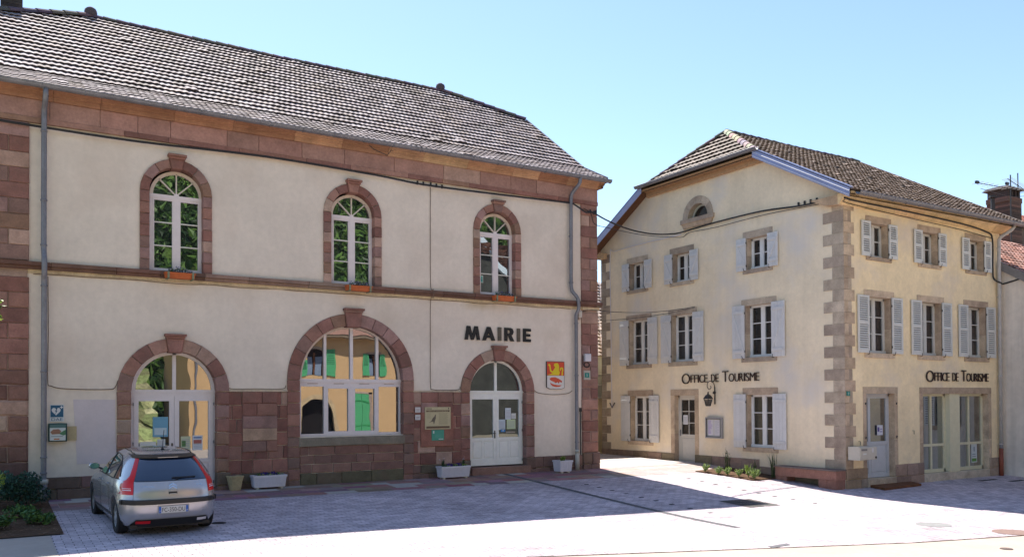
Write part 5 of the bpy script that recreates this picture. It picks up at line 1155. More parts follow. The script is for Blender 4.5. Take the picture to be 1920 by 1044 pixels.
# left flower bed
mb = MB()
for a, b in zip(frange(-6, 1.1, .6), frange(-6, 1.1, .6)[1:]):
    for c, d in zip(frange(15.98, 20.6, .5), frange(15.98, 20.6, .5)[1:]): mb.add([(x, y, gz(x, y)+.02) for x, y in ((a, c), (b, c), (b, d), (a, d))], [(0, 1, 2, 3)])
structure('garden_bed', mb, 'soil', fixn=False)
mb = MB(); R = random.Random(33)
for _ in range(900):
    x, y = R.uniform(-1.5, 1.05), R.uniform(16.0, 20.4); a = R.uniform(0, 3.14); L = R.uniform(.03, .09); z = gz(x, y)+R.uniform(.022, .045); c = R.choice([(.16, .09, .055), (.10, .06, .04), (.24, .16, .11), (.2, .12, .08)])
    mb.add([(x-math.cos(a)*L-math.sin(a)*.01, y-math.sin(a)*L+math.cos(a)*.01, z), (x-math.cos(a)*L+math.sin(a)*.01, y-math.sin(a)*L-math.cos(a)*.01, z), (x+math.cos(a)*L, y+math.sin(a)*L, z+.01)], [(0, 1, 2)], c)
props(obj('bark_mulch', mb, 'matte', fixn=False), 'brown bark chips covering the bed at the left edge', 'bark', kind='stuff')
def bush(x, y, rx, ry, rz, n, size, cols, label, seed, zc=None, stems=8, name='bush'):
    r = random.Random(seed); mb = MB(); z = gz(x, y); zc = zc or rz*.95
    for k in range(9): a = r.uniform(0, 6.28); q = r.uniform(.2, .75); leaves(mb, (x+math.cos(a)*rx*q, y+math.sin(a)*ry*q, z+zc+r.uniform(-.4, .45)*rz), (rx*.5, ry*.5, rz*.5), n//9, size, [tuple(v*(.75+.5*(k % 3)/2) for v in c) for c in cols], r)
    for k in range(stems): a = r.uniform(0, 6.28); mb.tube([(x, y, z), (x+math.cos(a)*rx*.3, y+math.sin(a)*ry*.3, z+zc*.6), (x+math.cos(a)*rx*.6, y+math.sin(a)*ry*.6, z+zc)], .008, 4, (.08, .06, .04))
    return single(name, mb, 'leaf', label, 'bush', (x, y, z), 'bushes in the left bed', fixn=False)
bush(-.28, 17.9, .62, .6, .40, 2600, .055, YG, 'bright yellow green bush at the left edge', 1, .62)
bush(.52, 19.6, .50, .55, .40, 2600, .075, [(.03, .085, .06), (.045, .11, .075), (.03, .07, .05)], 'dark blue green leafy bush beside the foot of the left downpipe', 2, .42)
bush(-.35, 19.7, .6, .5, .5, 2200, .075, DG, 'dark bush behind the bright yellow green one', 3, .5)
for i, (x, y, s, lb) in enumerate([(.22, 16.9, .26, 'low leafy green plant at the front of the left bed'), (.82, 17.25, .26, 'low leafy green plant in the left bed nearest the paving'), (.58, 18.2, .28, 'low dark leafy plant behind the two front ones in the left bed'), (-.3, 16.6, .26, 'low green plant at the very left of the bed')]):
    bush(x, y, s, s, .15, 420, .085, GR+[(.05, .13, .05)], lb, 10+i, .15, 3, 'leafy_plant')
# tree just outside the frame, its tips hang in at the left edge
t = thing('small_tree', 'green branch tips of a small tree hanging in at the left edge', 'tree', (-1.6, 16.2, gz(0, 16))); mb = MB(); mb.tube([(-1.6, 16.2, -.2), (-1.55, 16.2, 1.2), (-1.5, 16.25, 2.6), (-1.4, 16.2, 3.6)], [.09, .075, .06, .03], 8, (.09, .07, .05))
r = random.Random(5)
for k in range(9): a = r.uniform(0, 6.28); mb.tube([(-1.52, 16.2, 2.0+k*.15), (-1.5+math.cos(a)*.6, 16.2+math.sin(a)*.6, 2.9+k*.1), (-1.5+math.cos(a)*1.1, 16.2+math.sin(a)*1.0, 3.3+k*.1)], [.03, .02, .008], 5, (.09, .07, .05))
obj('trunk', mb, 'matte', t, fixn=False); mb = MB()
for k in range(26): a = r.uniform(0, 6.28); q = r.uniform(.3, 1.15); leaves(mb, (-1.5+math.cos(a)*q, 16.2+math.sin(a)*q, 3.55+r.uniform(-.65, .8)), (.42, .42, .3), 130, .09, GR+YG, r)
leaves(mb, (.02, 16.2, 3.55), (.22, .3, .36), 200, .08, GR+YG, r)
obj('crown', mb, 'leaf', t, fixn=False)

# ------------------------------------------------------------------ bench, mat, mailbox, notice board, lantern
z0 = -.47; t = thing('stone_bench', 'low red sandstone bench with a dark slab top along the gable wall', 'bench', (19.9, 15.9, z0)); BC = (.29, .15, .115)
def Bn(u, v, w): return (19.98-w, -u, v)
def zt(u): return -.105-(u+17.0)*.02
mb = MB(); R = random.Random(2)
mb.prism(Bn, [(-17.02, -.19), (-14.92, -.19), (-14.92, .055), (-17.02, .055)], -.1, .33, BC, .015); obj('seat_beam', mb, 'stone', t, fixn=False)
mb = MB(); mb.prism(Bn, [(-17.04, .058), (-14.90, .058), (-14.90, .095), (-17.04, .095)], -.1, .36, (.16, .13, .12), .008); obj('seat', mb, 'stone', t, fixn=False)
for a, b in ((-17.0, -16.6), (-15.5, -14.94)):
    mb = MB(); mb.block(Bn, a, (a+b)/2-.003, -.75, -.192, -.1, .32, tuple(x*.95 for x in BC), .01); mb.block(Bn, (a+b)/2+.003, b, -.75, -.192, -.1, .32, tuple(x*.88 for x in BC), .01); obj('support', mb, 'stone', t, fixn=False)
mb = MB(); mb.box(Bn, -16.6, -15.5, -.75, -.19, -.1, -.05, (.16, .14, .10)); obj('back_panel', mb, 'stone', t, fixn=False)
t = thing('door_ramp', 'flat dark rusty metal step plate in front of the mailbox door', 'ramp', (22, 14.7, -.48)); mb = MB()
pts = [(21.15, 15.05), (20.95, 14.33), (22.88, 14.48), (23.0, 14.92)]; mb.add([(x, y, gz(x, y)) for x, y in pts]+[(x, y, gz(x, y)+.07) for x, y in pts], [(4, 5, 6, 7)]+[(i, (i+1) % 4, 4+(i+1) % 4, 4+i) for i in range(4)]); obj('plate', mb, 'rust', t, fixn=False)
t = thing('mailbox', 'cream metal mailbox with a flap mounted between the corner stones and the door', 'mailbox', Rf(19.3, .75, .1)); mb = MB(); CM = (.52, .48, .40)
mb.block(Rf, 18.90, 19.62, .76, 1.10, .06, .40, CM, .012); obj('case', mb, 'paint', t, fixn=False)
mb = MB(); mb.block(Rf, 18.93, 19.22, .79, 1.07, .40, .41, tuple(x*.96 for x in CM), .004); mb.box(Rf, 18.96, 19.19, 1.0, 1.05, .41, .418, (.20, .19, .18)); mb.box(Rf, 19.03, 19.16, .9, .94, .41, .415, (.6, .6, .58)); mb.box(Rf, 19.4, 19.47, .95, 1.06, .40, .405, (.62, .60, .6)); obj('flap', mb, 'paint', t, fixn=False)
mb = MB(); mb.tube([Rf(19.56, .82, .40), Rf(19.56, .82, .42)], .03, 10); obj('lock', mb, 'iron', t, fixn=False)
t = thing('notice_board', 'framed grey notice board with pale papers on the gable wall', 'notice board', G(-18.63, 1.17, .05)); mb = MB(); FC = (.30, .30, .31)
for a, b, c, d in ((-18.97, -18.29, 1.76, 1.80), (-18.97, -18.29, 1.16, 1.20), (-18.97, -18.93, 1.2, 1.76), (-18.33, -18.29, 1.2, 1.76)): mb.box(G, a, b, c, d, .01, .09, FC)
mb.box(G, -18.93, -18.33, 1.2, 1.76, .01, .05, (.50, .50, .50)); obj('frame', mb, 'paint', t, fixn=False)
mb = MB(); mb.box(G, -18.93, -18.91, 1.2, 1.76, .09, .093, (.03, .03, .03)); mb.box(G, -18.93, -18.33, 1.2, 1.215, .09, .093, (.03, .03, .03)); mb.box(G, -18.35, -18.33, 1.2, 1.76, .09, .093, (.03, .03, .03)); mb.box(G, -18.93, -18.33, 1.745, 1.76, .09, .093, (.03, .03, .03)); obj('glass_rim', mb, 'black', t, fixn=False)
mb = MB(); R = random.Random(12)
for a, b in ((-18.88, -18.68), (-18.60, -18.40)):
    mb.box(G, a, b, 1.25, 1.72, .05, .053, (.56, .55, .60))
    for k in range(11): v = 1.68-k*.038; mb.box(G, a+.02, b-R.uniform(.02, .12), v, v+.014, .053, .055, (.30, .20, .50) if a < -18.7 else (.40, .42, .46))
obj('posted_paper', mb, 'paint', t, fixn=False)
t = thing('wall_lantern', 'black wrought iron lantern on a scroll bracket on the gable wall', 'lantern', G(-18.6, 2.4, .3)); u = -18.62
mb = MB(); mb.tube([G(u, 2.20, .02), G(u, 2.72, .02)], .02, 8); mb.tube([G(u, 2.55, .02), G(u, 2.55, .06)], .05, 10)
pts = [(u, 2.55+.02, .03)]+[(u-.05*0, 2.62+.28*math.sin(q), .33-.30*math.cos(q)) for q in [math.pi*i/12 for i in range(0, 13)]]
spiral = [(u, 2.74+(.21*(1-q/17))*math.sin(math.pi+.3-q*.48), .22+(.20*(1-q/17))*math.cos(math.pi+.3-q*.48)) for q in range(0, 16)]
mb.tube([G(*p) for p in spiral], .013, 6); obj('bracket', mb, 'iron', t, fixn=False)
# the lantern hangs off the scroll, out from the wall
lc = (u, 2.33, .30)
def lp(r_, v, n=4, a0=math.pi/4): return [G(lc[0]+r_*math.cos(a0+2*math.pi*i/n), v, lc[2]+r_*math.sin(a0+2*math.pi*i/n)) for i in range(n)]
mb = MB(); rg = [lp(.155, 2.36), lp(.14, 2.38), lp(.08, 2.47), lp(.03, 2.50), lp(.015, 2.58)]; mb.add([p for q in rg for p in q], [(4*k+i, 4*k+(i+1) % 4, 4*k+4+(i+1) % 4, 4*k+4+i) for k in range(4) for i in range(4)]+[(3, 2, 1, 0)]); obj('lantern_roof', mb, 'iron', t, fixn=False)
mb = MB(); a, b = lp(.125, 2.36), lp(.07, 2.15)
for i in range(4): mb.tube([a[i], b[i]], .009, 5); mb.tube([b[i], b[(i+1) % 4]], .011, 5)
mb.tube([G(lc[0], 2.36, lc[2]), G(lc[0], 2.15, lc[2])], .014, 6); obj('lantern_cage', mb, 'iron', t, fixn=False)
mb = MB(); a, b = lp(.12, 2.35), lp(.065, 2.16); mb.add(a+b, [(i, (i+1) % 4, 4+(i+1) % 4, 4+i) for i in range(4)]); obj('lantern_pane', mb, 'glass_house', t, fixn=False)

# ------------------------------------------------------------------ cables
def cable(name, pts, r, label, clamps=(), m='cable', cat='cable', sub=True, grp=None):
    mb = MB(); P = [Vector(p) for p in pts]; Q = []
    for i in range(len(P)-1):
        p0, p1, p2, p3 = P[max(i-1, 0)], P[i], P[i+1], P[min(i+2, len(P)-1)]; n = 4
        for k in range(n):
            t = k/n; Q.append(.5*((2*p1)+(p2-p0)*t+(2*p0-5*p1+4*p2-p3)*t*t+(3*p1-p0-3*p2+p3)*t*t*t))
    Q.append(P[-1]); mb.tube(Q, r, 6)
    for c in clamps:
        c = Vector(c); mb.tube([c+Vector((0, 0, .05)), c-Vector((0, 0, .05))], .03, 6)
    return single(name, mb, m, label, cat, P[0], grp, fixn=False)
def sagline(a, b, sag, n=8): a, b = Vector(a), Vector(b); return [a.lerp(b, i/n)-Vector((0, 0, sag*4*(i/n)*(1-i/n))) for i in range(n+1)]
p0, p1 = A(18.05, 8.93, .14), G(-20.02, 7.68, .06)
pts = [A(-.2, 9.13, .12), A(.82, 9.11, .12), A(3.3, 9.10, .1), A(6.6, 9.20, .1), A(9.86, 9.14, .1), A(11.45, 9.06, .1), A(13.5, 9.08, .1), A(16.9, 9.15, .12), A(17.15, 9.12, .2), A(17.45, 9.0, .2), A(17.75, 8.9, .16), p0]
pts += sagline(p0, p1, .28)[1:]+[G(-18.5, 7.73, .05), G(-16.7, 7.72, .05), G(-15.3, 7.60, .05), G(-14.3, 7.58, .08), G(-13.92, 7.58, .08), Rf(18.9, 7.47, .2), Rf(21.5, 7.44, .2), Rf(24.0, 7.40, .17), Rf(25.5, 7.33, .07), Rf(25.84, 7.15, .06), Rf(25.84, 6.3, .06), Rf(25.9, 5.95, .06), Rf(26.1, 5.83, .16), (26.4*KB-.03, 13.85*KB, 5.84*KB-.45), (26.4*KB-.03, 12.6*KB, 6.1*KB-.45)]
cable('power_cable', pts, .026, 'thick black cable under the cornice, across the alley and along the eave', [A(11.3, 9.09, .1), A(11.5, 9.09, .1), A(11.75, 9.1, .1), A(11.95, 9.09, .1), A(12.15, 9.08, .1), A(17.95, 8.96, .14), A(18.12, 8.93, .14), A(18.2, 8.97, .14), G(-15.2, 7.66, .05), G(-15.0, 7.66, .05), G(-14.8, 7.66, .05), G(-15.4, 7.66, .05)])
a, b = A(18.15, 8.54, .12), G(-19.92, 7.52, .05)
cable('power_cable', [A(17.7, 9.05, .08), A(18.0, 8.9, .1), a]+sagline(a, b, .12)[1:]+[G(-19.6, 7.62, .04), G(-18.5, 7.58, .04), G(-16.7, 7.60, .04), G(-15.3, 7.55, .04), G(-14.0, 7.48, .05), Rf(18.92, 7.40, .1), Rf(21.5, 7.33, .06), Rf(24, 7.27, .05), Rf(25.8, 7.18, .04)], .010, 'thin black cable just below the thick one across the alley')
a, b = A(18.3, 5.50, .1), G(-19.40, 5.25, .05); cable('power_cable', [A(17.65, 5.44, .07), A(17.9, 5.50, .08), a]+sagline(a, b, .12)[1:], .009, 'thin wire below the stone band, upper of the two crossing the alley')
a, b = A(18.3, 5.2, -.9), G(-19.43, 5.22, .05); cable('power_cable', sagline(a, b, .10), .008, 'thin wire below the stone band, lower of the two crossing the alley')
cable('white_conduit', [G(-20.02, 7.62, .02), G(-22, 7.64, .02), G(-23.4, 7.60, .02), G(-23.66, 7.5, .02), G(-23.64, 5, .02), G(-23.62, 2.3, .02), G(-23.6, 2.15, .02)], .014, 'pale conduit running along the gable and down its far edge', m='plastic_white', cat='conduit')
mb = MB(); mb.tube([G(-23.72, 2.25, .03), G(-23.6, 2.08, .03), G(-23.45, 2.25, .03)], .02, 6); single('cable_hook', mb, 'iron', 'small black forked hook at the foot of the pale conduit', 'hook', G(-23.6, 2.1, 0), fixn=False)
M['wire_brown'] = mat('wire_brown', (.16, .11, .08), .7)
cable('thin_wire', [A(11.78, 9.03, .02), A(11.77, 7, .02), A(11.78, 5.9, .02), A(11.78, 5.8, .21), A(11.78, 5.55, .21), A(11.77, 5.45, .02), A(11.76, 4, .02), A(11.76, 2.85, .02), A(11.84, 2.70, .02), A(12.3, 2.68, .02), A(12.75, 2.70, .02), A(12.80, 2.8, .02)], .009, 'thin vertical wire between the big window and the white door', m='wire_brown', cat='wire')
cable('thin_wire', [A(15.60, 2.72, .02), A(15.8, 2.60, .02), A(16.4, 2.54, .02), A(17.0, 2.58, .02), A(17.2, 2.68, .03)], .009, 'thin wire sagging below the painted shield', m='wire_brown', cat='wire')
cable('thin_wire', [A(1.27, 5.45, .03), A(1.28, 4.0, .03), A(1.27, 2.9, .03), A(1.35, 2.75, .02), A(1.7, 2.68, .02), A(2.6, 2.67, .02), A(2.78, 2.72, .02), A(2.85, 2.9, .03)], .009, 'thin wire beside the left downpipe curving to the pinkish door arch', m='wire_brown', cat='wire')
R = random.Random(3); cable('thin_wire', [A(.95+i*.6, 5.50+R.uniform(-.02, .02), .03) for i in range(28)], .007, 'thin uneven wire running under the whole stone band', m='wire_brown', cat='wire')
cable('thin_wire', [A(5.62, 2.82, .02), A(5.68, 2.70, .02), A(6.4, 2.70, .02), A(7.1, 2.70, .02), A(7.2, 2.8, .02)], .008, 'thin wire above the stonework left of the big window', m='wire_brown', cat='wire')
mb = MB(); mb.tube([A(9.62, 9.93, .32), A(9.75, 9.83, .34), A(10.2, 9.72, .30), A(10.33, 9.9, .3), A(10.4, 9.88, .3)], .010, 5); single('iron_hook', mb, 'iron', 'bent iron rod sticking out of the cornice above the middle window', 'iron rod', A(10, 9.7, .3), fixn=False)
# ------------------------------------------------------------------ neighbouring houses
t = thing('annex_house', 'low grey rendered house with a pinkish tiled roof at the right edge', 'house', (32, 17, -.4)); XA = 28.12
def ann(y): return 6.47+.62*(y-15.0) if y < 17.5 else 8.02-.62*(y-17.5)
mb = MB(); ys = [3, 8, 12, 14, 15, 16, 17.5, 20, 22]
for a, b in zip(ys, ys[1:]):
    mb.quad((XA, a, -.8), (XA, b, -.8), (XA, b, max(ann(b), 2)), (XA, a, max(ann(a), 2)))
mb.quad((XA, 9.5, -.8), (40, 9.5, -.8), (40, 9.5, 3.0), (XA, 9.5, 3.0)); obj('wall', mb, 'grey_plaster', t, fixn=False)
mb = MB(); mb.quad((XA-.012, 5, -.8), (XA-.012, 12.65, -.8), (XA-.012, 12.65, 4.9), (XA-.012, 5, 2)); obj('side_render', mb, 'ochre_plaster', t, fixn=False)
mb = MB()
def N_(u, v, w=0): return (XA-w, u, v)
mb.box(N_, 13.13, 13.62, 1.1, 2.95, .0, .02, (.05, .05, .055)); mb.box(N_, 13.0, 13.75, .95, 1.1, .0, .06, (.42, .32, .24)); mb.box(N_, 13.0, 13.75, 2.95, 3.15, .0, .03, (.42, .32, .24)); obj('window', mb, 'paint', t, fixn=False)
for a, b in ((12.70, 13.1), (13.65, 14.0)):
    mb = MB(); mb.box(N_, a, b, 1.1, 2.95, .03, .055, (.62, .62, .6))
    for k in range(22): mb.box(N_, a+.05, b-.05, 1.17+k*.08, 1.20+k*.08, .055, .057, (.16, .16, .16))
    obj('shutter', mb, 'paint', t, fixn=False)
mb = MB(); mb.box(N_, 11.2, 12.4, -.6, 2.3, .0, .03, (.10, .04, .025)); obj('door', mb, 'paint', t, fixn=False)
mb = MB(); ca_, sa_ = 1/math.hypot(1, .62), .62/math.hypot(1, .62)
PALR = [(.40, .20, .15), (.34, .17, .13), (.45, .25, .20), (.38, .23, .19)]
tiles(mb, lambda u, s: (u, 9.2+ca_*s, ann(9.2)+sa_*s+.03), lambda s: (0, -sa_, ca_), 0, (17.5-9.2)/ca_, lambda s: XA-.05, lambda s: 40, .3, .24, .03, .035, PALR, 5); obj('roof', mb, 'tile_brown', t, fixn=False)
mb = MB(); mb.quad((XA, 17.5, 8.05), (40, 17.5, 8.05), (40, 22, 5.2), (XA, 22, 5.2), PALR[0]); obj('rear_roof', mb, 'tile_brown', t, fixn=False)
mb = MB(); mb.hexa([(x, y, ann(y)+dz) for x, y, dz in ((XA-.10, 9, -.22), (XA-.10, 17.5, -.22), (XA+.05, 17.5, -.22), (XA+.05, 9, -.22), (XA-.10, 9, .06), (XA-.10, 17.5, .06), (XA+.05, 17.5, .06), (XA+.05, 9, .06))], (.22, .21, .21)); obj('verge_board', mb, 'matte', t, fixn=False)
mb = MB(); cx, cy = 34.55, 18.2
for k in range(26): z = 7.4+k*.1; w_ = .44 if k < 24 else .50; mb.block(W, cx-w_, cx+w_, cy-.45, cy+.45, z, z+.095, rnd.choice([(.10, .07, .06), (.13, .09, .075), (.07, .055, .05), (.16, .10, .085)]), .006)
for dx in (-.66, -.2, .22, .62): mb.box(W, cx+dx*.62-.06, cx+dx*.62+.06, cy-.4, cy+.4, 10.0, 10.32, (.06, .05, .05))
mb.hexa([(cx-.62, cy-.55, 10.30), (cx+.62, cy-.55, 10.30), (cx+.62, cy+.55, 10.30), (cx-.62, cy+.55, 10.30), (cx-.5, cy-.4, 10.42), (cx+.5, cy-.4, 10.42), (cx+.5, cy+.4, 10.42), (cx-.5, cy+.4, 10.42)], (.07, .065, .07)); obj('chimney', mb, 'matte', t, fixn=False)
mb = MB(); mb.tube([(33.35, 18, 7.7), (33.35, 18, 9.85)], .08, 8); mb.tube([(33.35, 18, 9.86), (33.35, 18, 9.94)], .15, 8); obj('vent_pipe', mb, 'iron', t, fixn=False)
def antenna(x, y, z0, z1, L, lab, zb, tilt=0):
    mb = MB(); mb.tube([(x, y, z0), (x, y, z1)], .022, 6)
    mb.tube([(x-L, y, zb-tilt*L), (x+L*.8, y, zb+tilt*L)], .014, 5)
    for k in range(13): q = -L+L*1.8*k/12; mb.tube([(x+q, y-.22, zb+tilt*q), (x+q, y+.22, zb+tilt*q)], .008, 4)
    mb.tube([(x-L*.9, y+.02, zb-.25), (x, y, zb-.32), (x+L*.6, y, zb-.1)], .010, 4)
    mb.box(W, x-L-.12, x-L+.05, y-.04, y+.04, zb-.10, zb+.0); single('tv_antenna', mb, 'iron', lab, 'antenna', (x, y, z0), fixn=False)
antenna(33.9, 17.6, 7.6, 10.75, 2.3, 'long thin television antenna on a mast in front of the dark chimney', 10.2, .03)
antenna(36.4, 18.6, 7.6, 11.4, .8, 'small television antenna cut by the right edge of the picture', 10.9, -.2)
t = thing('red_roof_house', 'tall house with a red tiled roof and dark shaded wall behind the annex', 'house', (50, 28, 0))
mb = MB(); mb.quad((43.5, 24.6, -1), (64, 24.6, -1), (64, 24.6, 11.7), (43.5, 24.6, 11.7)); mb.quad((43.5, 24.6, -1), (43.5, 32, -1), (43.5, 32, 11.7), (43.5, 24.6, 11.7)); mb.add([(43.5, 24.6, 11.6), (43.5, 32, 11.6), (43.5, 28.3, 13.5)], [(0, 1, 2)])
M['dark_plaster'] = mat('dark_plaster', (.13, .095, .08), .95, .8, .3); obj('wall', mb, 'dark_plaster', t, fixn=False)
mb = MB(); a_ = math.hypot(4, 2.15)
tiles(mb, lambda u, s: (u, 24.3+s*4/a_, 11.5+s*2.15/a_), lambda s: (0, -2.15/a_, 4/a_), 0, a_, lambda s: 43.2, lambda s: 64, .32, .3, .03, .04, [(.50, .20, .13), (.44, .18, .12), (.40, .15, .10)], 6)
mb.quad((43.2, 28.3, 13.65), (64, 28.3, 13.65), (64, 32.3, 11.5), (43.2, 32.3, 11.5), PALR[0]); obj('roof', mb, 'tile_brown', t, fixn=False)
t = thing('alley_house', 'small yellow house seen through the gap, with steep tiled roof and louvred window', 'house', (23, 28, 0))
mb = MB(); mb.quad((17.5, 26.4, -.6), (30, 26.4, -.6), (30, 26.4, 3.85), (17.5, 26.4, 3.85)); mb.quad((17.5, 26.4, -.6), (17.5, 33, -.6), (17.5, 33, 3.8), (17.5, 26.4, 3.8)); obj('wall', mb, 'ochre_plaster', t, fixn=False)
mb = MB(); a_ = math.hypot(3.9, 3.55)
tiles(mb, lambda u, s: (u, 26.1+s*3.9/a_, 3.75+s*3.55/a_), lambda s: (0, -3.55/a_, 3.9/a_), 0, a_, lambda s: 17.2, lambda s: 30, .24, .24, .035, .045, [(.40, .34, .32), (.34, .29, .27)], 6)
mb.quad((17.2, 30, 7.3), (30, 30, 7.3), (30, 34, 3.7), (17.2, 34, 3.7), PALG[0]); obj('roof', mb, 'tile_grey', t, fixn=False)
mb = MB()
for k in range(30): z = 2.18+k*.052; mb.hexa([(19.6, 26.33, z), (20.9, 26.33, z), (20.9, 26.34, z+.045), (19.6, 26.34, z+.045), (19.6, 26.36, z), (20.9, 26.36, z), (20.9, 26.38, z+.05), (19.6, 26.38, z+.05)], (.42, .44, .40))
mb.box(W, 19.5, 21.0, 26.3, 26.39, 2.12, 2.18, (.6, .6, .56)); mb.box(W, 19.5, 21.0, 26.3, 26.39, 2.62, 2.68, (.6, .6, .56)); mb.box(W, 19.5, 21.0, 26.3, 26.39, 3.05, 3.1, (.6, .6, .56)); mb.box(W, 19.5, 21.0, 26.3, 26.39, 3.72, 3.78, (.5, .45, .35)); obj('window', mb, 'paint', t, fixn=False)

# house across the square behind the viewer; it shows mirrored in the windows
YO = -8.0
def O(u, v, w=0): return (u, YO+w, v)
t = thing('opposite_house', 'orange rendered house with bright green shutters across the square, mirrored in the big window', 'house', (19, YO-4, -.5))
mb = MB(); wall_open(mb, O, 9.6, 24, -1.2, 5.95, [(16.0, 18.05, -.6, 1.27, True), (19.26, 20.37, .1, 2.5, False), (16.32, 17.5, 3.67, 4.72, True), (20.32, 21.08, 3.66, 5.08, False)]); obj('wall', mb, 'orange_plaster', t, fixn=False)
mb = MB()
for a, b, c in ((15.86, 18.2, .16),): mb.arc(O, 17.03, 1.27, 1.02, 1.26, -.2, .02, n=18, col=(.5, .38, .22)); mb.box(O, 15.77, 16.0, -.6, 1.27, -.2, .02, (.48, .36, .22)); mb.box(O, 18.05, 18.28, -.6, 1.27, -.2, .02, (.48, .36, .22))
mb.arc(O, 16.91, 4.72, .59, .75, -.2, .02, n=14, col=(.4, .32, .25)); mb.box(O, 20.2, 21.2, 5.08, 5.22, -.2, .02, (.35, .25, .2)); mb.box(O, 20.37, 20.6, .1, 2.65, -.2, .02, (.33, .25, .2)); mb.box(O, 19.1, 20.6, 2.5, 2.66, -.2, .02, (.4, .32, .25)); obj('stone_trim', mb, 'stone', t, fixn=False)
GN = (.07, .36, .15); mb = MB()
def oshut(a, b, c, d, slat=True, full=True):
    mb.box(O, a, b, c, d, .02, .06, GN)
    if slat:
        n = 9
        for k in range(n): z = c+(d-c)*(.42+.5*k/n); mb.box(O, a+.07, b-.07, z, z+.03, .06, .063, (.01, .08, .03))
for q in ((15.65, 16.3, 3.68, 4.6), (17.52, 18.12, 3.68, 5.3), (19.88, 20.32, 3.67, 5.07), (21.08, 21.52, 3.67, 5.07)): oshut(*q)
for a, b in ((19.27, 19.81), (19.83, 20.36)): mb.box(O, a, b, .12, 2.48, -.03, .02, GN); mb.box(O, a+.03, b-.03, .5, .56, .02, .04, (.02, .25, .07)); mb.box(O, a+.03, b-.03, 2.0, 2.06, .02, .04, (.02, .25, .07))
obj('shutter', mb, 'paint', t, fixn=False)
mb = MB(); mb.box(O, 16.0, 18.05, -.6, 2.4, -.7, -.6, (.012, .01, .01)); mb.box(O, 16.3, 17.6, 3.6, 5.4, -.4, -.35, (.03, .02, .02)); mb.box(O, 20.3, 21.1, 3.6, 5.1, -.4, -.35, (.03, .02, .02))
for a, b in ((16.4, 16.78), (17.0, 17.4), (20.45, 20.62)): mb.box(O, a, b, 3.7, 4.75, -.3, -.28, (.22, .28, .38))
for a in (16.85, 17.44, 20.66): mb.box(O, a, a+.1, 3.7, 5.0, -.28, -.2, (.18, .07, .03))
obj('opening_infill', mb, 'matte', t, fixn=False)
mb = MB(); mb.hexa([(9.2, YO-.1, 5.95), (24.4, YO-.1, 5.95), (24.4, YO+.75, 5.95), (9.2, YO+.75, 5.95), (9.2, YO-.1, 6.15), (24.4, YO-.1, 6.15), (24.4, YO+.75, 6.12), (9.2, YO+.75, 6.12)], (.22, .17, .12))
mb.hexa([(9.2, YO+.8, 6.14), (24.4, YO+.8, 6.14), (24.4, YO-9, 6.14), (9.2, YO-9, 6.14), (9.2, YO-4, 9.0), (24.4, YO-4, 9.0), (24.4, YO-4.2, 9.0), (9.2, YO-4.2, 9.0)], (.30, .17, .13)); obj('roof', mb, 'matte', t, fixn=False)
mb = MB(); mb.quad((9.6, YO, -1), (9.6, YO-8, -1), (9.6, YO-8, 6), (9.6, YO, 6)); mb.quad((24, YO, -1), (24, YO-8, -1), (24, YO-8, 6), (24, YO, 6)); mb.quad((9.6, YO-8, -1), (24, YO-8, -1), (24, YO-8, 6), (9.6, YO-8, 6)); obj('side_wall', mb, 'orange_plaster', t, fixn=False)
mb = MB(); mb.tube([(9.92, YO+.1, -.6), (9.92, YO+.1, 6)], .06, 8); obj('downpipe', mb, 'zinc', t, fixn=False)
t = thing('gabled_house', 'house with brown tiled roof and pale barge board, mirrored in the third upstairs window', 'house', (36, -18, 0))
mb = MB()
gp_ = [(26.5, 9.0), (31.5, 15.4), (37.5, 8.0), (37.5, -1), (26.5, -1)]
mb.add([(x, -14, z) for x, z in gp_], [(0, 1, 2, 3, 4)]); M['dark_stone'] = mat('dark_stone', (.045, .048, .04), .9, 1.5, .4); obj('wall', mb, 'dark_stone', t, fixn=False)
mb = MB(); mb.hexa([(31.2, -13.8, 15.5), (37.8, -13.8, 7.6), (37.6, -13.8, 7.3), (31.1, -13.8, 15.1), (31.2, -14.2, 15.5), (37.8, -14.2, 7.6), (37.6, -14.2, 7.3), (31.1, -14.2, 15.1)], (.6, .7, .75)); obj('barge_board', mb, 'paint', t, fixn=False)
mb = MB(); a_ = 9.
tiles(mb, lambda u, s: (u, -20+s*.75, 8+s*.66), lambda s: (0, -.66, .75), 0, 9, lambda s: 31.5, lambda s: 50, .4, .3, .04, .05, PALR, 9)
mb.f = [f[::-1] for f in mb.f]
tiles(mb, lambda u, s: (u, -15-s*.5, 6.5+s*.9), lambda s: (0, .9, .5), 0, 9, lambda s: 31.6, lambda s: 50, .4, .3, .04, .05, [(.26, .15, .11), (.3, .17, .13)], 10); obj('roof', mb, 'tile_brown', t, fixn=False)
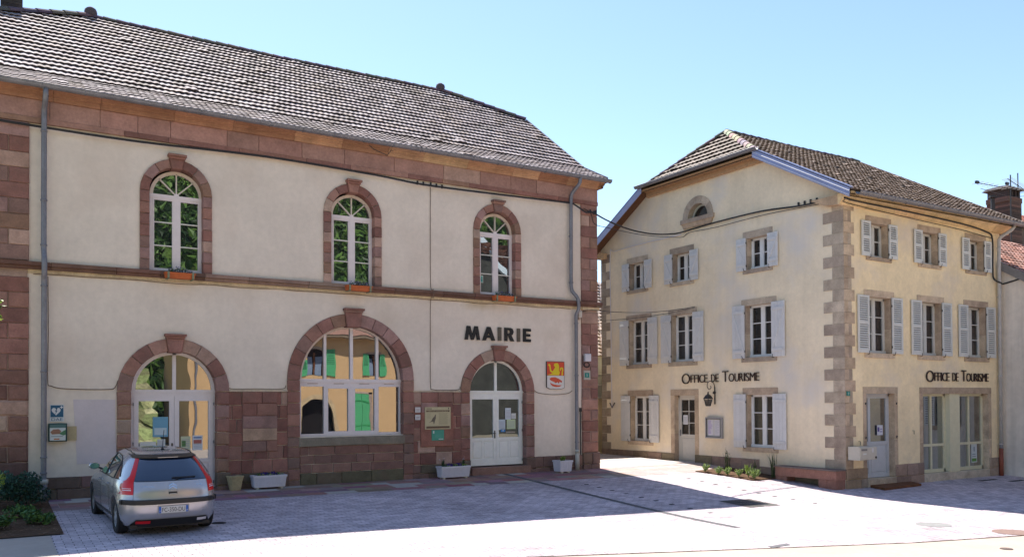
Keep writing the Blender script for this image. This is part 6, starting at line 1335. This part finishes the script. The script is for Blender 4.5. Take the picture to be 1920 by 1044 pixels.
# sunny house on the right, mirrored in the shop window
t = thing('shuttered_house', 'beige house with pale louvred shutters across the street, mirrored in the shop window', 'house', (48, -2, 0))
def V(u, v, w=0): return (u, -4.0+w, v)
mb = MB(); wall_open(mb, V, 36, 75, -1.5, 7, []); obj('wall', mb, 'ochre_plaster', t, fixn=False)
mb = MB()
for x in (43.2, 49.0, 57.3, 58.9, 60.6, 62.4): mb.box(V, x, x+.75, 1.2, 3.4, .02, .08, (.6, .6, .58)); [mb.box(V, x+.08, x+.62, 1.3+k*.13, 1.36+k*.13, .08, .085, (.2, .2, .2)) for k in range(15)]
for x in (41.2, 46.5, 54.2): mb.box(V, x, x+.9, -.5, 2.6, .02, .05, (.05, .03, .02))
mb.box(V, 36, 75, .1, .2, .02, .1, (.3, .18, .1)); mb.box(V, 58.1, 58.85, 1.3, 3.3, .02, .03, (.03, .03, .04)); mb.box(V, 61.4, 62.35, 1.3, 3.3, .02, .03, (.03, .03, .04)); obj('shutter', mb, 'paint', t, fixn=False)
mb = MB(); mb.hexa([(35.5, -3.4, 7), (75.5, -3.4, 7), (75.5, -12, 7), (35.5, -12, 7), (35.5, -7.5, 10), (75.5, -7.5, 10), (75.5, -8, 10), (35.5, -8, 10)], (.3, .17, .13)); obj('roof', mb, 'matte', t, fixn=False)
# wooded hills behind the viewer and, far away, through the gap
M['forest'] = mat('forest', (.05, .1, .03), .9, .55, .55, .5, 1.2, .1, attr=True)
def hill(name, x0, x1, y0, y1, nx, ny, hf, cols, seed, amp):
    mb = MB(); r = random.Random(seed); V_ = {}
    for i in range(nx+1):
        for j in range(ny+1):
            x, y = x0+(x1-x0)*i/nx, y0+(y1-y0)*j/ny; h = hf(x, y); n = noise.noise(Vector((x*.23, y*.23, seed)))*amp+noise.noise(Vector((x*.7, y*.7, seed)))*amp*.6
            V_[i, j] = (x+r.uniform(-.3, .3), y+r.uniform(-.3, .3), h+(n+r.uniform(0, amp*.5) if h > .5 else -.3))
    for i in range(nx):
        for j in range(ny):
            k = r.uniform(.5, 1.5); c = tuple(v*k for v in r.choice(cols)); mb.add([V_[i, j], V_[i+1, j], V_[i+1, j+1], V_[i, j+1]], [(0, 1, 2), (0, 2, 3)], c)
    return structure(name, mb, 'forest', fixn=False)
FG = [(.018, .042, .01), (.035, .07, .013), (.010, .025, .008), (.05, .085, .018)]
hill('wooded_hill', -60, 90, -90, -18, 120, 60, lambda x, y: max(0, (-22-y))*.62 if x > 6 else max(0, (-12-y))*.55, FG, 3, 2.2)
hill('grass_bank', -30, 8.6, -22, -9.5, 60, 24, lambda x, y: max(.1, (-9.5-y)*.55), [(.26, .27, .13), (.20, .24, .10), (.30, .29, .16)], 5, .35)
mb = MB(); R = random.Random(77)
for _ in range(26000):
    x, y = R.uniform(-25, 62), R.uniform(-75, -20)
    h = (max(0, (-22-y))*.62 if x > 6 else max(0, (-12-y))*.55)
    if h <= .3: continue
    n = noise.noise(Vector((x*.23, y*.23, 3)))*2.2
    leaves(mb, (x, y, h+n+1.0+R.uniform(-1, 1.3)), (.5, .5, .5), 1, 1.1, [(.035, .08, .012), (.07, .14, .02), (.018, .045, .010), (.10, .18, .03)], R)
props(obj('hillside_foliage', mb, 'leaf', fixn=False), 'dense green tree foliage on the hillside across the square', 'foliage', kind='stuff')
hill('distant_hill', 30, 95, 70, 110, 60, 30, lambda x, y: min(14.2, (y-68)*1.2)*(1-abs(x-60)/60), [(.05, .13, .09), (.09, .2, .12), (.03, .09, .08)], 8, 2.2)

# ------------------------------------------------------------------ car
car = thing('parked_car', 'silver five-door hatchback parked nose-in at the town hall, seen from behind', 'car', (2.62, 15.75, gz(2.6, 15.7)))
CS = .955; hd = math.radians(2.2); pit = math.radians(1.0)
def CW(x, y, z):
    x, y, z = x*CS*.95, (y-.80)*CS, z*CS; z2 = z*math.cos(pit)+y*math.sin(pit); y2 = y*math.cos(pit)-z*math.sin(pit)
    return (2.62+x*math.cos(hd)-y2*math.sin(hd), 15.75+x*math.sin(hd)+y2*math.cos(hd), gz(2.6, 15.75)+z2)
def itp(tab, z):
    if z <= tab[0][0]: return tab[0][1]
    for (a, p), (b, q) in zip(tab, tab[1:]):
        if z <= b: t = (z-a)/(b-a); return p+(q-p)*t
    return tab[-1][1]
HW = [(.18, .80), (.28, .855), (.42, .878), (.60, .885), (.78, .876), (.90, .852), (.97, .825), (1.10, .765), (1.25, .685), (1.35, .615), (1.40, .55), (1.44, .42), (1.465, .2)]
YR = [(.18, .14), (.28, .07), (.36, .02), (.50, 0), (.60, .0), (.64, .035), (.80, .06), (.95, .11), (1.02, .16), (1.15, .29), (1.28, .44), (1.34, .52), (1.38, .60), (1.42, .78), (1.45, 1.1), (1.465, 1.5)]
YF = [(.18, 4.0), (.28, 4.18), (.42, 4.26), (.60, 4.25), (.72, 4.12), (.82, 3.85), (.90, 3.50), (.96, 3.22), (1.10, 2.96), (1.25, 2.68), (1.35, 2.46), (1.40, 2.28), (1.44, 2.05), (1.465, 1.8)]
NE = [(.18, 4.0), (.6, 3.6), (.9, 3.4), (1.1, 3.6), (1.35, 3.8), (1.465, 3)]
def rear_pt(x, z, off=0):
    hw, a, b, n = itp(HW, z), itp(YR, z), itp(YF, z), itp(NE, z); s = min(1, abs(x)/hw); h = (b-a)/2; hr = min(h, .95)
    return (x, a+hr-hr*(1-s**n)**(1/n)-off, z)
def side_pt(y, z, sx, off=0):
    hw, a, b, n = itp(HW, z), itp(YR, z), itp(YF, z), itp(NE, z); h = (b-a)/2; hr = min(h, .95)
    if y < a+hr: t = min(1, (a+hr-y)/hr)
    elif y > b-hr: t = min(1, (y-b+hr)/hr)
    else: t = 0
    return (sx*(hw*(1-t**n)**(1/n)+off), y, z)
def outline(z, N=64):
    hw, a, b, n = itp(HW, z), itp(YR, z), itp(YF, z), itp(NE, z); hr = min((b-a)/2, .95); pts = []
    for k in range(N):
        q = 2*math.pi*(k+.5)/N; c, s = math.cos(q), math.sin(q); m = (abs(c)**n+abs(s)**n)**(-1/n); x = hw*m*c; yy = m*s
        pts.append((x, (b-hr+hr*yy) if s > 0 else (a+hr+hr*yy), z))
    return pts
zs = [.18, .23, .28, .36, .42, .50, .57, .60, .62, .66, .72, .78, .84, .90, .94, .97, 1.02, 1.10, 1.18, 1.25, 1.32, 1.36, 1.40, 1.42, 1.44, 1.455, 1.465]
mb = MB(); N = 72; SV = (.36, .365, .40)
for z in zs: mb.v += [CW(*p) for p in outline(z, N)]
for k in range(len(zs)-1): mb.f += [(k*N+i, k*N+(i+1) % N, (k+1)*N+(i+1) % N, (k+1)*N+i) for i in range(N)]
mb.f += [tuple(range(N))[::-1], tuple(range((len(zs)-1)*N, len(zs)*N))]; mb.c = [SV]*len(mb.f)
M['car_paint'] = mat('car_paint', (.40, .40, .425), .27, 0, 0, 0, None, .5, metal=.6, coat=.6)
body = obj('body', mb, 'car_paint', car, smooth=True)
# cut the wheel arches
cut = MB()
for y in (.80, 3.40):
    for sx in (-1, 1): cut.tube([CW(sx*.62, y, .315), CW(sx*1.0, y, .315)], .365*CS, 28)
co = obj('cutter', cut, 'black', None); bo = body.modifiers.new('b', 'BOOLEAN'); bo.object = co; bo.operation = 'DIFFERENCE'; bo.solver = 'EXACT'
bpy.context.view_layer.update(); dg = bpy.context.evaluated_depsgraph_get(); nm = bpy.data.meshes.new_from_object(body.evaluated_get(dg)); body.modifiers.clear(); body.data = nm; bpy.data.objects.remove(co)
while len(nm.materials) > 1: nm.materials.pop()
if len(nm.materials): nm.materials[0] = M['car_paint']
for p in nm.polygons: p.material_index = 0; p.use_smooth = True
try: nm.set_sharp_from_angle(angle=math.radians(38))
except Exception: pass
def patch(name, fn, us, zs_, m, parent, col=(.1, .1, .1), close=False, smooth=True, label=None):
    mb = MB(); nu, nz = len(us), len(zs_)
    mb.v = [CW(*fn(u, z)) for z in zs_ for u in us]; mb.f = [(j*nu+i, j*nu+i+1, (j+1)*nu+i+1, (j+1)*nu+i) for j in range(nz-1) for i in range(nu-1)]; mb.c = [col]*len(mb.f)
    return obj(name, mb, m, parent, smooth=smooth, fixn=False, label=label)
L_ = lambda a, b, n: [a+(b-a)*i/n for i in range(n+1)]
# rear window, tailgate panel
rw = lambda z: .625-(z-.97)*.42
patch('rear_window', lambda u, z: rear_pt(u*rw(z), z, .006), L_(-1, 1, 18), L_(.955, 1.325, 10), 'glass_car', car)
tg = lambda z: .665-(z-.63)*.09
patch('tailgate', lambda u, z: rear_pt(u*tg(z), z, .009), L_(-1, 1, 18), L_(.635, .945, 8), 'car_paint', car)
mb = MB()
def seam(pts, r=.004): q = MB(); q.tube([CW(*p) for p in pts], r, 5); obj('panel_gap', q, 'black', car, fixn=False)
seam([rear_pt(s, .632, .006) for s in L_(-.6, .6, 14)]); seam([rear_pt(-tg(z), z, .006) for z in L_(.632, .95, 6)]); seam([rear_pt(tg(z), z, .006) for z in L_(.632, .95, 6)]); seam([rear_pt(s, .95, .006) for s in L_(-.62, .62, 14)])
for sx in (-1, 1):
    for y, z0, z1 in ((1.28, .25, .93), (2.28, .22, .93), (3.22, .30, .88)): seam([side_pt(y+(.0 if z < .8 else .02), z, sx, .001) for z in L_(z0, z1, 8)], .003)
    seam([side_pt(.85+.15*q, .68+.26*q, sx, .001) for q in L_(0, 1, 4)]+[side_pt(1.28, .94, sx, .001)], .003)

# lamps: boomerang shapes running up beside the rear window
M['lamp_red'] = mat('lamp_red', (.50, .005, .01), .3, 0, 0, 0, None, .4, coat=.15)
for sx in (-1, 1):
    cols = []
    zz = [.73, .78, .84, .90, .94, .98, 1.04, 1.12, 1.20, 1.28, 1.325]
    def inner(z): return (tg(z)+.006 if z < .945 else rw(z)+.006)
    def outer(z): return min(itp(HW, z)*.997, {0: 1}.get(9, 1)*(itp([(.73, .86), (.84, .868), (.90, .845), (.94, .79), (.98, .735), (1.04, .68), (1.12, .64), (1.325, .535)], z)))
    tl = patch('tail_lamp', lambda u, z, sx=sx: (lambda w_: rear_pt(sx*w_, z, .012) if w_ < itp(HW, z)*.985 else side_pt(itp(YR, z)+.13, z, sx, .006))(inner(z)+(outer(z)-inner(z))*u), L_(0, 1, 7), zz, 'lamp_red', car)
    patch('lamp_reflector', lambda u, z, sx=sx: rear_pt(sx*u, z, .017), L_(.69, .81, 4), [.80, .812], 'plastic_white', tl); patch('lamp_reflector', lambda u, z, sx=sx: rear_pt(sx*u, z, .017), L_(.69, .81, 4), [.83, .838], 'plastic_white', tl)
    # side windows, one behind the other
    def roofedge(y): return itp([(.62, .985), (.85, 1.16), (1.10, 1.27), (1.40, 1.335), (1.80, 1.355), (2.20, 1.335), (2.45, 1.27), (2.72, 1.14), (2.98, .99), (3.1, .97)], y)
    def sw_fn(u, q, sx=sx): zb = .955+max(0, (1.2-u))*.03; return side_pt(u, zb+(roofedge(u)-zb)*q, sx, .005)
    for a, b in ((.70, 1.02), (1.06, 1.86), (1.92, 2.95)): patch('side_window', sw_fn, L_(a, b, 12), L_(0, 1, 8), 'glass_car', car)
    mbt = MB(); mbt.tube([CW(*sw_fn(u, 1)) for u in L_(.66, 3.0, 24)], .010, 5); mbt.tube([CW(*sw_fn(u, 0)) for u in L_(.66, 3.0, 20)], .009, 5)
    for u in (1.04, 1.89): mbt.tube([CW(*sw_fn(u, q)) for q in L_(0, 1, 4)], .016, 5)
    obj('window_trim', mbt, 'black', car, fixn=False)
    for y in (1.42, 2.42):
        mh = MB(); p = side_pt(y, .83, sx, .0); mh.tube([CW(*side_pt(y+d, .835, sx, o)) for d, o in ((-.09, .0), (-.07, .028), (.07, .028), (.09, 0))], .014, 6); obj('door_handle', mh, 'car_paint', car, fixn=False)
    patch('side_strip', lambda u, z, sx=sx: side_pt(u, z, sx, .006), L_(1.2, 3.0, 14), [.27, .30, .33], 'black', car)
    t_ = MB(); c = side_pt(2.83, 1.0, sx, .0); t_.tube([CW(c[0], c[1], .97), CW(c[0]+sx*.09, c[1]-.02, 1.01)], .02, 6)
    mi = obj('mirror', t_, 'black', car, fixn=False)
    mm = MB(); vs = []; n = 12
    for d, s in ((.0, .75), (.03, 1), (.10, .85), (.15, .4)): vs += [CW(c[0]+sx*.17+math.cos(2*math.pi*i/n)*.105*s, c[1]-.06+d, 1.045+math.sin(2*math.pi*i/n)*.07*s) for i in range(n)]
    mm.add(vs, [(k*n+i, k*n+(i+1) % n, (k+1)*n+(i+1) % n, (k+1)*n+i) for k in range(3) for i in range(n)]+[tuple(range(3*n, 4*n))], SV); obj('mirror_shell', mm, 'car_paint', mi, smooth=True)
    mg = MB(); mg.add([CW(c[0]+sx*.17+math.cos(2*math.pi*i/n)*.088, c[1]-.063, 1.045+math.sin(2*math.pi*i/n)*.056) for i in range(n)], [tuple(range(n))]); obj('mirror_glass', mg, mat('mirror_glass', (.05, .16, .18), .15, metal=.3), mi, fixn=False)
    rs = MB(); rs.tube([CW(*side_pt(y, itp([(.75, 1.38), (1.2, 1.415), (1.9, 1.42), (2.4, 1.38)], y), sx, .006)) for y in L_(.85, 2.35, 16)], .011, 5); obj('roof_strip', rs, 'black', car, fixn=False)
# bumper strip, lower lip, spoiler, wiper, plate, emblem
mb = MB()
st = [rear_pt(x, .60, .0) for x in L_(-.80, .80, 20)]
st = [side_pt(.30, .60, -1)]+[rear_pt(x, .60) for x in L_(-.84, .84, 24)]+[side_pt(.30, .60, 1)]
vs = []
for p in st:
    n_ = Vector((p[0]/.9*.4, -1 if abs(p[0]) < .8 else -.35, 0)).normalized()
    if abs(p[0]) > .85: n_ = Vector((math.copysign(1, p[0]), -.1, 0))
    for dz, o in ((-.045, -.01), (-.038, .028), (.034, .032), (.045, -.01)): vs.append(CW(p[0]+n_.x*o, p[1]+n_.y*o, p[2]+dz))
m_ = len(st); mb.add(vs, [(4*i+k, 4*i+(k+1) % 4, 4*i+4+(k+1) % 4, 4*i+4+k) for i in range(m_-1) for k in range(4)]+[(0, 1, 2, 3), (4*m_-1, 4*m_-2, 4*m_-3, 4*m_-4)], (.02, .02, .025)); obj('bumper_strip', mb, 'black', car, fixn=False)
patch('bumper_lip', lambda u, z: rear_pt(u*(.62+(.30-z)*.8), z, .012), L_(-1, 1, 18), L_(.17, .30, 4), 'black', car)
patch('tow_cover', lambda u, z: rear_pt(.54+.028*math.cos(u), .43+.028*math.sin(u)*z, .004), L_(0, 6.28, 12), [.9, 1.0], 'black', car)
for sx, m_, nm_, a, b in ((-1, 'lamp_red', 'fog_lamp', .38, .62), (1, 'plastic_white', 'reverse_lamp', .44, .62)): patch(nm_, lambda u, z, sx=sx: rear_pt(sx*u, z, .018), L_(a, b, 5), [.225, .245, .275], m_, car)
mb = MB(); vs = []; sp = L_(-.575, .575, 20)
for x in sp:
    p = rear_pt(x, 1.33); q = rear_pt(x, 1.375); k = 1-abs(x/.6)**6*.6
    vs += [CW(p[0], p[1]+.02, 1.325), CW(p[0], p[1]-.055*k, 1.325), CW(p[0], p[1]-.055*k, 1.345), CW(q[0], q[1]+.04, 1.383)]
mb.add(vs, [(4*i+k, 4*i+(k+1) % 4, 4*i+4+(k+1) % 4, 4*i+4+k) for i in range(20) for k in range(4)]+[(0, 1, 2, 3), (83, 82, 81, 80)], (.02, .02, .025)); sp_ = obj('spoiler', mb, 'black', car, fixn=False)
mb = MB(); mb.box(lambda u, v, w: CW(u, w, v), -.18, .18, 1.331, 1.341, rear_pt(0, 1.33)[1]-.058, rear_pt(0, 1.33)[1]-.05, (.5, .45, .42)); obj('brake_light', mb, 'gloss', sp_, fixn=False)
mb = MB(); mb.tube([CW(*rear_pt(.05, .965, .03)), CW(*rear_pt(.12, 1.0, .035)), CW(*rear_pt(.42, 1.005, .03))], .010, 5); mb.tube([CW(*rear_pt(.0, 1.0, .025)), CW(*rear_pt(.42, 1.0, .02))], .012, 5); obj('wiper', mb, 'black', car, fixn=False)
mb = MB(); py = .0
FP = lambda u, v, w: CW(u, -.004-w, v)
mb.box(FP, -.27, .27, .395, .535, 0, .008, (.26, .265, .28)); mb.box(FP, -.255, .255, .41, .52, .008, .014, (.55, .55, .56)); mb.box(FP, -.255, -.215, .41, .52, .014, .0155, (.015, .10, .42)); mb.box(FP, .215, .255, .41, .52, .014, .0155, (.015, .10, .42)); pl_ = obj('number_plate', mb, 'paint', car, fixn=False)
mb = MB(); text_mesh(mb, FP, 'FC-350-DU', -.20, .427, .075, .40, .0155, .017, (.02, .02, .02)); text_mesh(mb, FP, '54', .222, .425, .028, .026, .016, .017, (.6, .6, .6)); text_mesh(mb, FP, 'F', -.243, .425, .028, .014, .016, .017, (.6, .6, .6)); obj('plate_text', mb, 'paint', pl_, fixn=False)
def RP(u, v, w): p = rear_pt(u, v, .010+w); return CW(*p)
mb = MB()
for v in (.835, .875):
    for s in (-1, 1): mb.prism(RP, [(0, v+.018), (s*.07, v-.022), (s*.07, v-.004), (0, v+.038)], 0, .010)
obj('emblem', mb, mat('chrome', (.7, .7, .72), .12, metal=1), car, fixn=False)
mb = MB(); text_mesh(mb, RP, 'CITROËN', -.52, .845, .032, .20, .0, .004, (.4, .4, .42)); text_mesh(mb, RP, 'C4', .43, .845, .036, .10, .0, .004, (.4, .4, .42)); obj('badge', mb, 'chrome' if 'chrome' in M else bpy.data.materials['chrome'], car, fixn=False)
mb = MB(); mb.block(RP, -.075, .075, .725, .765, 0, .014, (.02, .02, .02), .006); hb = obj('boot_handle', mb, 'black', car, fixn=False); mb = MB(); mb.block(RP, -.06, .06, .722, .738, .008, .026, SV, .004); obj('handle_grip', mb, 'car_paint', hb, fixn=False)
mb = MB(); p = (0.02, 1.0, 1.445); mb.tube([CW(*p), CW(p[0], p[1]+.02, p[2]+.03)], [.03, .015], 8); mb.tube([CW(p[0], p[1]+.01, p[2]+.02), CW(p[0]+.0, p[1]-.12, p[2]+.36)], .005, 5); obj('antenna', mb, 'black', car, fixn=False)
for y in (.80, 3.40):
    for sx in (-1, 1):
        c = (sx*.755, y, .315); n = 36; mb = MB(); pr = [(.20, -.10), (.29, -.105), (.312, -.085), (.315, -.05), (.309, -.048), (.309, -.040), (.315, -.038), (.315, .0), (.309, .002), (.309, .01), (.315, .012), (.315, .05), (.312, .085), (.29, .105), (.21, .10)]
        mb.add([CW(c[0]+w_, c[1]+math.cos(2*math.pi*i/n)*r_, c[2]+math.sin(2*math.pi*i/n)*r_) for r_, w_ in pr for i in range(n)], [(k*n+i, k*n+(i+1) % n, (k+1)*n+(i+1) % n, (k+1)*n+i) for k in range(len(pr)-1) for i in range(n)], (.02, .02, .02)); wh = obj('wheel', mb, 'tyre', car, smooth=False, fixn=True)
        mb = MB(); m_ = 40; vs = []
        for k, (r_, d) in enumerate(((.215, .085), (.20, .06), (.17, .075), (.06, .088), (.0, .09))): vs += [CW(c[0]+sx*d, c[1]+math.cos(2*math.pi*i/m_)*r_, c[2]+math.sin(2*math.pi*i/m_)*r_) for i in range(m_)]
        mb.add(vs, [(k*m_+i, k*m_+(i+1) % m_, (k+1)*m_+(i+1) % m_, (k+1)*m_+i) for k in range(4) for i in range(m_)], (.36, .37, .39))
        for i in range(7):
            a = 2*math.pi*i/7; mb.add([CW(c[0]+sx*.091, c[1]+math.cos(a+d)*q, c[2]+math.sin(a+d)*q) for q, d in ((.08, -.22), (.08, .22), (.165, .13), (.165, -.13))], [(0, 1, 2, 3)], (.05, .05, .05))
        obj('rim', mb, 'gloss', wh, fixn=False)
mb = MB(); mb.box(lambda u, v, w: CW(u, w, v), -.62, .62, .2, 1.0, .3, .35); mb.box(lambda u, v, w: CW(u, w, v), -.7, .7, .14, .2, .2, 3.9, (.02, .02, .02)); obj('underbody', mb, 'black', car, fixn=False)
